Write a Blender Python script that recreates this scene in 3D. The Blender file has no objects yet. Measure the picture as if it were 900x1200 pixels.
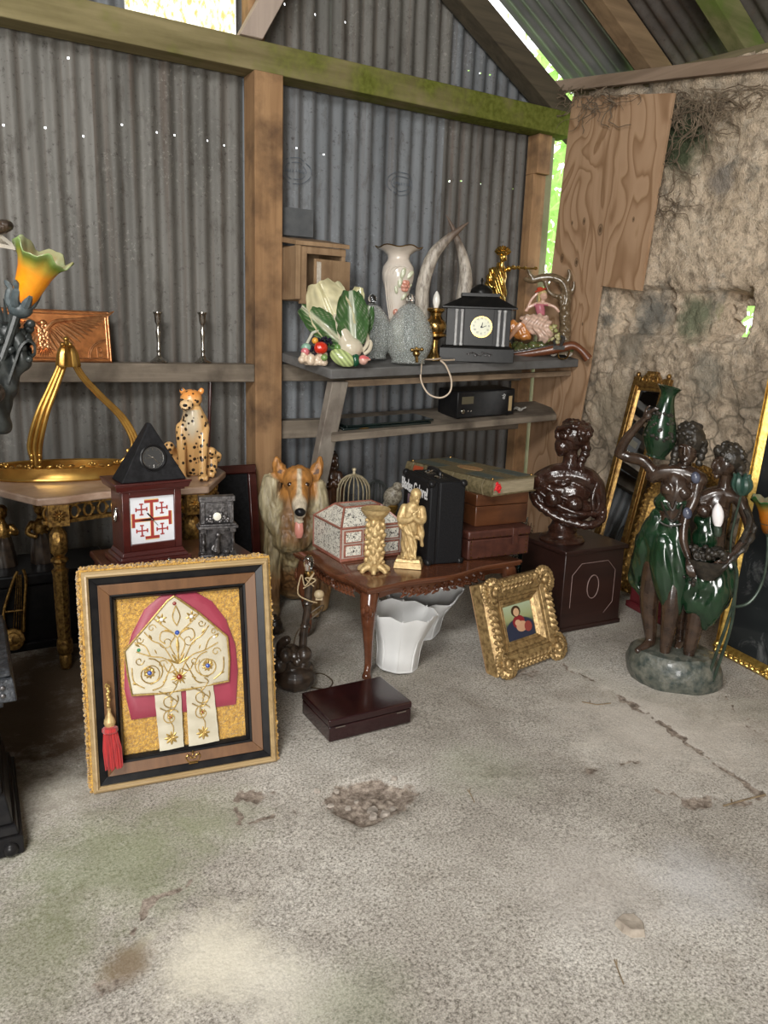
import bpy, bmesh, math, random
from mathutils import Vector, Matrix, Euler, noise
from math import sin, cos, pi, radians as R, atan2, sqrt
random.seed(7)
SC = bpy.context.scene
COL = SC.collection
# ---------------------------------------------------------------- camera model
FPX, CH = 912.0, 1.3
AZ, PT, RO = R(31.1), R(13.0), R(2.0)
CF = Vector((sin(AZ)*cos(PT), cos(AZ)*cos(PT), -sin(PT)))
_r0 = Vector((cos(AZ), -sin(AZ), 0)); _u0 = _r0.cross(CF)
CR = _r0*cos(RO)+_u0*sin(RO); CU = _u0*cos(RO)-_r0*sin(RO)
CAM = Vector((0, 0, CH))
def ray(x, y): return CF+CR*((x-450)/FPX)-CU*((y-600)/FPX)
def onZ(x, y, z=0.0):
    d = ray(x, y); return CAM+d*((z-CH)/d.z)
def onY(x, y, Y):
    d = ray(x, y); return CAM+d*(Y/d.y)
def onX(x, y, X):
    d = ray(x, y); return CAM+d*(X/d.x)
cd = bpy.data.cameras.new('camera'); cam = bpy.data.objects.new('camera', cd); COL.objects.link(cam)
m = Matrix((CR, CU, -CF)).transposed().to_4x4(); m.translation = CAM; cam.matrix_world = m
cd.sensor_fit = 'VERTICAL'; cd.sensor_height = 36.0; cd.lens = FPX/1200*36; cd.clip_start = .02; cd.clip_end = 200
SC.camera = cam
SC.view_settings.view_transform = 'Standard'; SC.view_settings.look = 'None'
SC.view_settings.gamma = 1.0; SC.view_settings.use_curve_mapping = False

# ---------------------------------------------------------------- materials
class NT:
    def __init__(s, name):
        s.m = bpy.data.materials.new(name); s.m.use_nodes = True
        s.t = s.m.node_tree; s.n = s.t.nodes; s.l = s.t.links
        s.b = s.n['Principled BSDF']; s.out = s.n['Material Output']
    def new(s, t, **kw):
        n = s.n.new(t)
        for k, v in kw.items(): setattr(n, k, v)
        return n
    def link(s, a, b): s.l.new(a, b)
    def co(s, kind='Object', scale=(1, 1, 1), rot=(0, 0, 0)):
        tc = s.new('ShaderNodeTexCoord'); mp = s.new('ShaderNodeMapping')
        mp.inputs['Scale'].default_value = scale; mp.inputs['Rotation'].default_value = rot
        s.link(tc.outputs[kind], mp.inputs['Vector']); return mp.outputs['Vector']
    def noise(s, vec, scale, detail=4, rough=.55, dist=0):
        n = s.new('ShaderNodeTexNoise'); n.inputs['Scale'].default_value = scale
        n.inputs['Detail'].default_value = detail; n.inputs['Roughness'].default_value = rough
        n.inputs['Distortion'].default_value = dist
        if vec: s.link(vec, n.inputs['Vector'])
        return n.outputs['Fac']
    def voro(s, vec, scale, feature='F1', out='Distance', rand=1.0):
        n = s.new('ShaderNodeTexVoronoi', feature=feature); n.inputs['Scale'].default_value = scale
        n.inputs['Randomness'].default_value = rand
        if vec: s.link(vec, n.inputs['Vector'])
        return n.outputs[out]
    def ramp(s, fac, *stops):
        n = s.new('ShaderNodeValToRGB'); e = n.color_ramp.elements
        while len(e) < len(stops): e.new(.5)
        for i, (p, c) in enumerate(stops):
            e[i].position = p
            if not hasattr(c, '__len__'): c = (c, c, c)
            e[i].color = (*c[:3], 1)
        s.link(fac, n.inputs['Fac']); return n.outputs['Color']
    def mix(s, fac, a, b, mode='MIX'):
        n = s.new('ShaderNodeMix', data_type='RGBA', blend_type=mode)
        for i, v in ((0, fac), (6, a), (7, b)):
            if hasattr(v, 'is_linked'): s.link(v, n.inputs[i])
            elif i == 0: n.inputs[0].default_value = v
            else: n.inputs[i].default_value = (*v[:3], 1)
        return n.outputs[2]
    def math(s, op, a, b=0.0):
        n = s.new('ShaderNodeMath', operation=op)
        for i, v in enumerate((a, b)):
            if hasattr(v, 'is_linked'): s.link(v, n.inputs[i])
            else: n.inputs[i].default_value = v
        return n.outputs[0]
    def color(s, c):
        if hasattr(c, 'is_linked'): s.link(c, s.b.inputs['Base Color'])
        else: s.b.inputs['Base Color'].default_value = (*c[:3], 1)
    def bump(s, h, strength=.3, dist=.01):
        n = s.new('ShaderNodeBump'); n.inputs['Strength'].default_value = strength
        n.inputs['Distance'].default_value = dist
        s.link(h, n.inputs['Height']); s.link(n.outputs['Normal'], s.b.inputs['Normal'])
    def set(s, rough=.5, metal=0, spec=None, coat=0, trans=0, sheen=0):
        b = s.b.inputs
        b['Roughness'].default_value = rough; b['Metallic'].default_value = metal
        if spec is not None: b['Specular IOR Level'].default_value = spec
        b['Coat Weight'].default_value = coat; b['Coat Roughness'].default_value = .12
        b['Transmission Weight'].default_value = trans
        if sheen: b['Sheen Weight'].default_value = sheen
        return s.m

def M(name, c1, c2=None, sc=25, lo=.35, hi=.65, rough=.5, metal=0, bump=0, bsc=None, coat=0, spec=None, detail=4, stretch=(1, 1, 1), bdist=.004, sheen=0):
    """plain material: two colours mixed by noise, optional bump"""
    t = NT(name)
    v = t.co('Object', stretch)
    if c2 is None: t.color(c1)
    else: t.color(t.ramp(t.noise(v, sc, detail), (lo, c1), (hi, c2)))
    if bump: t.bump(t.noise(v, bsc or sc*2, 3), bump, bdist)
    return t.set(rough, metal, spec, coat, 0, sheen)

def wood(name, c1, c2, axis=0, sc=9, rough=.55, coat=0, dark=None, bump=.15):
    """grain running along the given axis"""
    t = NT(name); st = [sc*3.2]*3; st[axis] = sc*.22
    v = t.co('Object', tuple(st))
    g = t.noise(v, 1.0, 6, .6, .6)
    c = t.ramp(g, (.3, c1), (.68, c2))
    if dark:
        v2 = t.co('Object'); c = t.mix(t.ramp(t.noise(v2, 6, 5), (.45, 0), (.72, 1)), c, dark)
    t.color(c); t.bump(g, bump, .004)
    return t.set(rough, 0, None, coat)

def VC(name, rough=.5, metal=0, coat=0, bump=0, bsc=40, spec=None, var=0.0, stretch=(1, 1, 1)):
    """colour from the mesh's colour attribute (its own local colouring)"""
    t = NT(name); a = t.new('ShaderNodeVertexColor', layer_name='Col'); c = a.outputs['Color']
    v = t.co('Object', stretch)
    if var: c = t.mix(t.ramp(t.noise(v, bsc, 4), (.35, 0), (.7, var)), c, (.02, .012, .008))
    t.color(c)
    if bump: t.bump(t.noise(v, bsc, 4), bump, .004)
    return t.set(rough, metal, spec, coat)

# ---------------------------------------------------------------- objects
PROPS = ('label', 'category', 'group', 'kind')
class Thing:
    """Empty at the base of a thing; s = metres per unit (x, y, z) of its parts' coordinates"""
    def __init__(s, name, label, cat, loc, rot=0.0, group=None, k=1.0, kz=None, tilt=None):
        e = bpy.data.objects.new(name, None); COL.objects.link(e)
        e.location = loc; e.rotation_euler = tilt if tilt else (0, 0, rot); e.empty_display_size = .05
        e['label'] = label; e['category'] = cat
        if group: e['group'] = group
        s.e = e; s.s = (k, k, kz or k); s.sh = 0.0
class Px(Thing):
    """a thing measured in picture pixels at its own distance and turned towards where the photographer stood;
    x to the right, z up, y away; 0,0 at its base"""
    def __init__(s, name, label, cat, bx, by, z=None, Y=None, X=None, yaw=0.0, group=None, zmid=40, zset=None, lean=False):
        p = onZ(bx, by, z) if (Y is None and X is None) else (onY(bx, by, Y) if Y is not None else onX(bx, by, X))
        w = (p-CAM).dot(CF); k = w/FPX; vu = (600-by+zmid)/FPX
        kz = k/(cos(PT)+vu*sin(PT))
        if zset is not None: p.z = zset
        s.p = p
        Thing.__init__(s, name, label, cat, p, -atan2(p.x, p.y)+yaw, group, k, kz)
        if lean:   # verticals fan out in the photograph: measure shapes against the local vertical
            q = p+Vector((0, 0, .5))-CAM; q0 = p-CAM; s.sh = .85*(q.dot(CR)/q.dot(CF)-q0.dot(CR)/q0.dot(CF))/(q.dot(CU)/q.dot(CF)-q0.dot(CU)/q0.dot(CF))
def struct(o, kind='structure'): o['kind'] = kind; return o

class MB:
    def __init__(s): s.v = []; s.f = []; s.c = None; s.T = None; s.fm = []
    def add(s, vs, fs, col=None):
        o = len(s.v)
        for p in vs:
            p = Vector(p); s.v.append(s.T @ p if s.T else p)
        s.f += [tuple(i+o for i in f) for f in fs]
        if col is not None:
            if s.c is None: s.c = []
            while len(s.c) < o: s.c.append((.5, .5, .5))
            s.c += [col]*len(vs)
        return s
    def box(s, x0, x1, y0, y1, z0, z1, tx=0, ty=0, col=None):
        v = [(x0, y0, z0), (x1, y0, z0), (x1, y1, z0), (x0, y1, z0), (x0+tx, y0+ty, z1), (x1-tx, y0+ty, z1), (x1-tx, y1-ty, z1), (x0+tx, y1-ty, z1)]
        return s.add(v, [(0, 3, 2, 1), (4, 5, 6, 7), (0, 1, 5, 4), (1, 2, 6, 5), (2, 3, 7, 6), (3, 0, 4, 7)], col)
    def hexa(s, b, t, col=None):
        """solid from four bottom and four top points"""
        return s.add(list(b)+list(t), [(0, 3, 2, 1), (4, 5, 6, 7), (0, 1, 5, 4), (1, 2, 6, 5), (2, 3, 7, 6), (3, 0, 4, 7)], col)
    def prism(s, poly, y0, y1, plane='xz', col=None):
        n = len(poly)
        def P(a, b, c): return (a, c, b) if plane == 'xz' else ((a, b, c) if plane == 'xy' else (c, a, b))
        v = [P(a, b, y0) for a, b in poly]+[P(a, b, y1) for a, b in poly]
        f = [tuple(range(n)), tuple(range(2*n-1, n-1, -1))]+[(i, i+n, (i+1) % n+n, (i+1) % n) for i in range(n)]
        return s.add(v, f, col)
    def lathe(s, prof, n=32, c=(0, 0, 0), sx=1, sy=1, wave=None, col=None, cap=True):
        """prof: (r, z) pairs"""
        v = []
        for (r, z) in prof:
            for i in range(n):
                a = 2*pi*i/n; rr, zz = (r, z) if wave is None else wave(r, z, a)
                v.append((c[0]+rr*cos(a)*sx, c[1]+rr*sin(a)*sy, c[2]+zz))
        f = []
        for j in range(len(prof)-1):
            for i in range(n):
                k = (i+1) % n; f.append((j*n+i, j*n+k, (j+1)*n+k, (j+1)*n+i))
        if cap:
            f.append(tuple(range(n-1, -1, -1))); L = (len(prof)-1)*n; f.append(tuple(range(L, L+n)))
        return s.add(v, f, col)
    def tube(s, pts, rad, n=8, closed=False, col=None, flat=1.0):
        pts = [Vector(p) for p in pts]; m_ = len(pts)
        if not hasattr(rad, '__len__'): rad = [rad]*m_
        v = []; up = None
        for i, p in enumerate(pts):
            if closed: t = pts[(i+1) % m_]-pts[i-1]
            else: t = pts[min(i+1, m_-1)]-pts[max(i-1, 0)]
            if t.length < 1e-9: t = Vector((0, 0, 1))
            t.normalize()
            if up is None: up = Vector((0, 0, 1)) if abs(t.z) < .9 else Vector((1, 0, 0))
            a = t.cross(up)
            if a.length < 1e-6: a = t.orthogonal()
            a.normalize(); b = a.cross(t); up = b
            for k in range(n):
                g = 2*pi*k/n; v.append(p+(a*cos(g)+b*sin(g)*flat)*rad[i])
        f = []
        for j in range(m_ if closed else m_-1):
            j2 = (j+1) % m_
            for k in range(n):
                k2 = (k+1) % n; f.append((j*n+k, j*n+k2, j2*n+k2, j2*n+k))
        if not closed: f += [tuple(range(n-1, -1, -1)), tuple(range((m_-1)*n, m_*n))]
        return s.add(v, f, col)
    def ball(s, c, r, seg=12, rings=8, rot=None, col=None):
        if not hasattr(r, '__len__'): r = (r, r, r)
        c = Vector(c); v = []; rm = Euler(rot).to_matrix() if rot else None
        def P(x, y, z):
            q = Vector((x*r[0], y*r[1], z*r[2])); return c+(rm @ q if rm else q)
        v.append(P(0, 0, -1))
        for j in range(1, rings):
            t = pi*j/rings
            for i in range(seg):
                a = 2*pi*i/seg; v.append(P(sin(t)*cos(a), sin(t)*sin(a), -cos(t)))
        v.append(P(0, 0, 1)); f = []; L = len(v)-1
        for i in range(seg):
            k = (i+1) % seg; f.append((0, 1+k, 1+i)); f.append((L, L-seg+i, L-seg+k))
            for j in range(rings-2):
                a = 1+j*seg; f.append((a+i, a+k, a+seg+k, a+seg+i))
        return s.add(v, f, col)
    def grid(s, fn, nu, nv, wrap=False, colfn=None, col=None):
        v = []; o = len(s.v)
        for j in range(nv+1):
            for i in range(nu+(0 if wrap else 1)): v.append(fn(i/nu, j/nv))
        w = nu if wrap else nu+1; f = []
        for j in range(nv):
            for i in range(nu):
                k = (i+1) % w if wrap else i+1; f.append((j*w+i, j*w+k, (j+1)*w+k, (j+1)*w+i))
        s.add(v, f, col)
        return s
    def solid_sheet(s, fn, nu, nv, th, col=None):
        """curved sheet fn(u,v) given thickness th along its normal"""
        P = [[Vector(fn(i/nu, j/nv)) for i in range(nu+1)] for j in range(nv+1)]; w = nu+1
        def nrm(i, j):
            a = P[j][min(i+1, nu)]-P[j][max(i-1, 0)]; b = P[min(j+1, nv)][i]-P[max(j-1, 0)][i]
            c = a.cross(b); return c.normalized() if c.length > 1e-12 else Vector((0, 0, 1))
        fr = [P[j][i] for j in range(nv+1) for i in range(w)]
        bk = [P[j][i]+nrm(i, j)*th for j in range(nv+1) for i in range(w)]; N = len(fr); f = []
        for j in range(nv):
            for i in range(nu):
                a = j*w+i; f.append((a+w, a+w+1, a+1, a)); f.append((N+a, N+a+1, N+a+w+1, N+a+w))
        ring = [i for i in range(w)]+[j*w+nu for j in range(1, nv+1)]+[nv*w+i for i in range(nu-1, -1, -1)]+[j*w for j in range(nv-1, 0, -1)]
        for a, b in zip(ring, ring[1:]+ring[:1]): f.append((a, b, N+b, N+a))
        return s.add(fr+bk, f, col)
    def mesh(s, name, sc=(1, 1, 1), smooth=35, sh=0.0):
        me = bpy.data.meshes.new(name)
        me.from_pydata([((p.x-sh*p.z)*sc[0], p.y*sc[1], p.z*sc[2]) for p in s.v], [], s.f); me.update()
        bm = bmesh.new(); bm.from_mesh(me); bmesh.ops.recalc_face_normals(bm, faces=bm.faces); bm.to_mesh(me); bm.free()
        if s.c is not None:
            while len(s.c) < len(s.v): s.c.append((.5, .5, .5))
            at = me.color_attributes.new('Col', 'FLOAT_COLOR', 'POINT')
            for i, c in enumerate(s.c): at.data[i].color = (*c, 1)
        if smooth:
            for p in me.polygons: p.use_smooth = True
            me.set_sharp_from_angle(angle=R(smooth))
        return me
    def build(s, name, mat, parent=None, bevel=0, smooth=35, seg=2, label=None, sub=0):
        sc = (1, 1, 1); e = parent; sh = 0.0
        if isinstance(parent, Thing): sc, e, sh = parent.s, parent.e, parent.sh
        elif isinstance(parent, tuple): e, sc = parent
        o = bpy.data.objects.new(name, s.mesh(name, sc, smooth, sh)); COL.objects.link(o)
        o.data.materials.append(mat); o.parent = e
        if bevel:
            b = o.modifiers.new('b', 'BEVEL'); b.width = bevel; b.segments = seg; b.limit_method = 'ANGLE'; b.angle_limit = R(40)
        if sub:
            b = o.modifiers.new('s', 'SUBSURF'); b.levels = sub; b.render_levels = sub
        if label: o['label'] = label
        return o

def tag(o, label, cat, group=None):
    o['label'] = label; o['category'] = cat
    if group: o['group'] = group
    return o

def bez(pts, n=10):
    """smooth path through points (Catmull-Rom); points may carry a 4th value"""
    P = [tuple(p) for p in pts]; out = []; D = len(P[0])
    for i in range(len(P)-1):
        a, b, c, d = P[max(i-1, 0)], P[i], P[i+1], P[min(i+2, len(P)-1)]
        for k in range(n):
            t = k/n
            out.append(tuple(.5*((2*b[j])+(-a[j]+c[j])*t+(2*a[j]-5*b[j]+4*c[j]-d[j])*t*t+(-a[j]+3*b[j]-3*c[j]+d[j])*t**3) for j in range(D)))
    out.append(P[-1]); return out
def btube(mb, pts4, n=10, seg=6, **kw):
    q = bez(pts4, seg); return mb.tube([p[:3] for p in q], [max(p[3], 1e-4) for p in q], n, **kw)

class Org:
    """one continuous modelled body: blobs and limbs fused into one skin"""
    def __init__(s): s.mb = MB()
    def ball(s, c, r, rot=None): s.mb.ball(c, r, 16, 10, rot); return s
    def limb(s, pts4, seg=5, n=12):
        q = bez(pts4, seg)
        s.mb.tube([p[:3] for p in q], [p[3] for p in q], n)
        s.mb.ball(q[0][:3], q[0][3]); s.mb.ball(q[-1][:3], q[-1][3]); return s
    def build(s, name, mat, parent, vox=1.0, smooth=3, colfn=None, disp=None, label=None, zmin=0.0):
        sc = (1, 1, 1); e = parent; sh = 0.0
        if isinstance(parent, Thing): sc, e, sh = parent.s, parent.e, parent.sh
        elif isinstance(parent, tuple): e, sc = parent
        me = s.mb.mesh('tmp'); o = bpy.data.objects.new('tmp', me); COL.objects.link(o)
        r = o.modifiers.new('r', 'REMESH'); r.mode = 'VOXEL'; r.voxel_size = vox; r.use_smooth_shade = True
        if smooth:
            w = o.modifiers.new('w', 'SMOOTH'); w.factor = .5; w.iterations = smooth
        dg = bpy.context.evaluated_depsgraph_get()
        nm = bpy.data.meshes.new_from_object(o.evaluated_get(dg)); bpy.data.objects.remove(o)
        nm.name = name; nm.materials.clear()
        if colfn:
            at = nm.color_attributes.new('Col', 'FLOAT_COLOR', 'POINT')
            for i, v in enumerate(nm.vertices): at.data[i].color = (*colfn(v.co, v.normal), 1)
        if disp:
            ds = [(v.co.copy(), v.normal.copy()) for v in nm.vertices]
            for v, (p, n_) in zip(nm.vertices, ds): v.co = p+n_*disp(p)
        for v in nm.vertices: v.co = Vector(((v.co.x-sh*v.co.z)*sc[0], v.co.y*sc[1], max(zmin, v.co.z)*sc[2]))
        for p in nm.polygons: p.use_smooth = True
        nm.update(); ob = bpy.data.objects.new(name, nm); COL.objects.link(ob); ob.data.materials.append(mat); ob.parent = e
        if label: ob['label'] = label
        return ob

def spiral(mb, c, r0, turns, th, ax='xz', hand=1, start=0.0, n=18, y=0.0, rise=0.0):
    pts = []
    for i in range(n+1):
        t = i/n; a = start+hand*turns*2*pi*t; r = r0*(1-.85*t)
        d = (r*cos(a), r*sin(a))
        pts.append((c[0]+d[0], y-rise*t, c[1]+d[1]))
    mb.tube(pts, [th*(1-.35*i/n) for i in range(n+1)], 6)
def leaf(mb, c, ang, L, W, y, bulge):
    """small raised carved leaf in the xz plane"""
    n = 8; v = []; f = []
    for i in range(n+1):
        t = i/n; w = W*sin(pi*min(1, t*.9+.05))**.8
        for q in (-1, -.5, 0, .5, 1):
            x = L*t; z = q*w; yy = y-bulge*(1-abs(q))*sin(pi*min(1, .1+t*.85))-.0
            v.append((c[0]+x*cos(ang)-z*sin(ang), yy, c[1]+x*sin(ang)+z*cos(ang)))
    for i in range(n):
        for j in range(4): f.append((i*5+j, i*5+j+1, i*5+j+6, i*5+j+5))
    mb.add(v, f)
def rosette(mb, c, r, y, bulge, petals=8, th=None):
    for k in range(petals): leaf(mb, c, 2*pi*k/petals, r, r*.26, y, bulge)
    mb.ball((c[0], y-bulge*.4, c[1]), (r*.22, bulge*.9, r*.22), 8, 6)
def text_mesh(body, size, extrude=.0005, bold=0.0, shear=0):
    cu = bpy.data.curves.new('t', 'FONT'); cu.body = body; cu.size = size; cu.extrude = extrude; cu.offset = bold
    cu.align_x = 'CENTER'; cu.align_y = 'CENTER'; cu.shear = shear
    o = bpy.data.objects.new('t', cu); COL.objects.link(o)
    dg = bpy.context.evaluated_depsgraph_get(); me = bpy.data.meshes.new_from_object(o.evaluated_get(dg)); bpy.data.objects.remove(o)
    return me
def put_text(name, body, size, mat, parent, loc, rot, extrude=.0005, bold=0, sx=1.0):
    me = text_mesh(body, size, extrude, bold); o = bpy.data.objects.new(name, me); COL.objects.link(o)
    o.data.materials.clear(); o.data.materials.append(mat); o.parent = parent; o.location = loc; o.rotation_euler = rot; o.scale = (sx, 1, 1)
    return o
# ---------------------------------------------------------------- shared materials
def gold(name, base=(.62, .38, .10), dark=(.16, .08, .025), rough=.32, sc=60, lo=.3, hi=.62, bump=.25, metal=.85):
    t = NT(name); v = t.co('Object'); n = t.noise(v, sc, 5)
    t.color(t.ramp(n, (lo, dark), (hi, base))); t.bump(t.noise(v, sc*1.6, 3), bump, .003)
    return t.set(rough, metal)
GILT = gold('gilt'); GILT2 = gold('antique_gilt', (.50, .30, .085), (.11, .055, .02), .38, 80, .34, .66, .4)
GILT3 = gold('smooth_gilt', (.60, .36, .09), (.36, .19, .05), .3, 14, .3, .7, .05, .9)
GPAINT = gold('gold_paint', (.60, .44, .21), (.40, .26, .11), .45, 70, .3, .6, .3, .35)
BRASS = gold('brass', (.52, .34, .12), (.3, .18, .06), .25, 12, .3, .7, .03, 1.0)
SILVER = M('silver', (.62, .6, .56), (.38, .36, .33), 20, rough=.22, metal=1)
PEWTER = M('pewter', (.20, .19, .19), (.07, .065, .065), 90, rough=.4, metal=.8, bump=.3)
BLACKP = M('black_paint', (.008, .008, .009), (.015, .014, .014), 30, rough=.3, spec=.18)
BLACKM = M('black_matte', (.010, .010, .011), (.02, .02, .022), 60, rough=.6, spec=.15)
BRONZE = M('dark_bronze', (.018, .013, .010), (.055, .036, .024), 35, rough=.3, coat=.25, bump=.2)
SLATE = M('slate_grey_board', (.075, .08, .085), (.10, .105, .11), 20, rough=.8)
WHITEP = M('white_porcelain', (.72, .66, .58), (.66, .58, .5), 10, rough=.2, coat=.4)
MAHOG = wood('mahogany', (.040, .008, .006), (.075, .016, .012), 0, 7, .28, .35)
CHERRY = wood('cherry_lacquer', (.010, .0022, .003), (.024, .005, .006), 0, 9, .2, .5, bump=.04)
TIMBER_H = wood('rough_timber_along', (.19, .13, .08), (.33, .24, .16), 0, 6, .85, 0, (.10, .065, .04), .4)
TIMBER_V = wood('rough_timber_up', (.235, .125, .055), (.38, .225, .11), 2, 6, .85, 0, (.11, .06, .03), .4)
TIMBER_Y = wood('rough_timber_back', (.16, .11, .07), (.30, .22, .14), 1, 6, .85, 0, (.09, .06, .035), .4)
GREYWOOD = wood('weathered_board', (.135, .108, .08), (.255, .21, .16), 0, 7, .85, 0, (.075, .058, .042), .4)

def floor_mat():
    t = NT('worn_concrete'); v = t.co('Object')
    base = t.ramp(t.noise(v, 1.6, 6, .65), (.32, (.32, .295, .26)), (.5, (.44, .415, .375)), (.68, (.56, .54, .50)))
    # speckled aggregate
    sp = t.ramp(t.noise(v, 140, 3, .7), (.33, (.40, .38, .35)), (.5, (.98, .96, .94)), (.66, (1.25, 1.24, 1.21)))
    c = t.mix(1.0, base, sp, 'MULTIPLY')
    g1 = t.ramp(t.voro(v, 46), (.05, (.42, .40, .37)), (.13, (1, 1, 1)))
    c = t.mix(t.ramp(t.noise(v, 5, 3), (.42, 0), (.6, .8)), c, t.mix(1.0, c, g1, 'MULTIPLY'))
    fine = t.ramp(t.noise(v, 260, 2, .6), (.35, .55), (.62, 1.15)); c = t.mix(.75, c, t.mix(1.0, c, fine, 'MULTIPLY'))
    # green algae film in broad patches, warm pale patches, and brown dirt with the left shadow painted in
    c = t.mix(t.ramp(t.noise(v, .95, 4, .6, .5), (.56, 0), (.76, .30)), c, (.34, .37, .24))
    tc = t.new('ShaderNodeTexCoord')
    for p, r, col, amt in STAIN_SHADOW:
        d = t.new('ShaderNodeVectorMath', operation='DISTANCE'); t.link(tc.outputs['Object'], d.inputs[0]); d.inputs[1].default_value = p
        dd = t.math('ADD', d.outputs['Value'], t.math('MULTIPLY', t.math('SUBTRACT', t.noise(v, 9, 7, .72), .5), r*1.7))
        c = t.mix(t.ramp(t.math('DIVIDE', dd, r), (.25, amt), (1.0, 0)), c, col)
    c = t.mix(t.ramp(t.noise(v, 3.4, 6, .72, .6), (.55, 0), (.70, .5)), c, t.mix(1.0, c, (.62, .58, .53), 'MULTIPLY'))
    a = t.new('ShaderNodeVertexColor', layer_name='Col')   # broken places of the slab: brown hardcore shows
    bf = t.math('ADD', a.outputs['Color'], t.math('MULTIPLY', t.math('SUBTRACT', t.noise(v, 38, 6, .7), .5), 1.1))
    c = t.mix(t.ramp(bf, (.34, 0), (.52, 1)), c, t.ramp(t.noise(v, 55, 6, .7), (.35, (.10, .078, .062)), (.5, (.24, .195, .16)), (.65, (.42, .36, .30))))
    t.color(c)
    h = t.math('ADD', t.noise(v, 28, 6, .7), t.math('MULTIPLY', t.noise(v, 130, 3), .55))
    t.bump(h, .32, .008)
    return t.set(.9, 0, .15)
def px0(x, y): p = onZ(x, y); return (p.x, p.y, 0)
STAIN_SHADOW = [(px0(130, 1010), .30, (.20, .235, .11), .55), (px0(240, 960), .2, (.27, .30, .17), .35), (px0(30, 1120), .22, (.15, .16, .08), .55),
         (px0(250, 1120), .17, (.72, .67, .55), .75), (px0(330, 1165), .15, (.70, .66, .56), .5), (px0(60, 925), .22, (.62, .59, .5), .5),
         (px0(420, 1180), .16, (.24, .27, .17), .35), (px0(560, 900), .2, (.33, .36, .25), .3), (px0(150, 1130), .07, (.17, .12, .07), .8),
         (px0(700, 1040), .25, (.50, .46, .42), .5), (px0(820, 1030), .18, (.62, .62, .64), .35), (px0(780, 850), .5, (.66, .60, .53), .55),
         (px0(15, 850), .62, (.075, .050, .030), .97), (px0(70, 790), .62, (.075, .050, .030), .95), (px0(330, 740), .45, (.16, .125, .09), .6)]  # brown dirt at left, with the pedestal's shadow painted into it
# ---- floor
PIT = onZ(432, 936); PIT2 = onZ(300, 930); P3 = onZ(610, 790); P4 = onZ(820, 940)
CR1 = [onZ(*p) for p in ((655, 776), (720, 812), (790, 858), (835, 893), (900, 934))]
CR2 = [onZ(*p) for p in ((285, 925), (272, 945), (285, 965), (320, 960))]
CR3 = [onZ(*p) for p in ((215, 1035), (170, 1065), (158, 1085), (155, 1120))]
CR4 = [onZ(*p) for p in ((330, 940), (380, 985), (430, 1000), (478, 975), (484, 940))]
CR5 = [onZ(*p) for p in ((770, 925), (830, 945), (895, 935))]
CR6 = [onZ(*p) for p in ((850, 815), (875, 845), (900, 870))]
def seg_d(p, path):
    best = 9
    for a, b in zip(path, path[1:]):
        ab = (b-a); t = max(0, min(1, (p-a).dot(ab)/max(ab.length_squared, 1e-9))); best = min(best, (p-a-ab*t).length)
    return best
def floor_pt(x, y):
    p = Vector((x, y, 0)); n = noise.fractal(p*2.2, 1, 2, 4)
    z = .006*n+.003*noise.noise(p*9); br = 0
    w = p+Vector((noise.noise(p*14), noise.noise(p*14+Vector((5, 5, 5))), 0))*.03+Vector((noise.noise(p*40), noise.noise(p*40+Vector((5, 5, 5))), 0))*.014
    d = Vector(((w.x-PIT.x)/.17, (w.y-PIT.y)/.125, 0)).length
    if d < 1: k = min(1, (1-d)*2.2); z -= .022*k*(1+.5*noise.noise(p*30)); br = max(br, min(1, k*1.0))
    for c, rx, ry, a in ((PIT2, .06, .035, .7), (P3, .13, .045, .45), (P4, .075, .035, .7), (onZ(135, 1150), .05, .04, .5), (onZ(740, 895), .05, .02, .6), (onZ(690, 900), .035, .03, .6)):
        d = Vector(((w.x-c.x)/rx, (w.y-c.y)/ry, 0)).length
        if d < 1.1: k = min(1, (1.1-d)*2); z -= .008*k*a; br = max(br, k*a)
    for path, wd, a in ((CR1, .020, .75), (CR2, .012, .9), (CR3, .014, .8), (CR4, .010, .45), (CR5, .013, .7), (CR6, .010, .6)):
        if min((p-q).length for q in path) < .5:
            d = seg_d(w, path); wv = wd*(.7+.8*noise.noise(p*8+Vector((3, 1, 0))))
            if d < wv: k = 1-d/max(wv, 1e-4); z -= .006*k*a; br = max(br, min(1, k*1.4)*a)
    return (x, y, z), br
xs = [-4, -3, -2, -1, -.4]+[-.05+i*.0155 for i in range(228)]+[3.6, 3.9, 4.4]
ys = [-3.2, -2.4, -1.6, -.8, 0, .3, .5]+[.6+i*.0155 for i in range(213)]+[3.95]
fb = MB(); fb.c = []
for y in ys:
    for x in xs:
        if .55 < y < 3.92 and -.1 < x < 3.6: p, b = floor_pt(x, y)
        else: p, b = (x, y, 0), 0
        fb.v.append(Vector(p)); fb.c.append((b, b, b))
W_ = len(xs)
for j in range(len(ys)-1):
    for i in range(W_-1): fb.f.append((j*W_+i, j*W_+i+1, (j+1)*W_+i+1, (j+1)*W_+i))
struct(fb.build('floor', floor_mat(), smooth=180))

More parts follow.
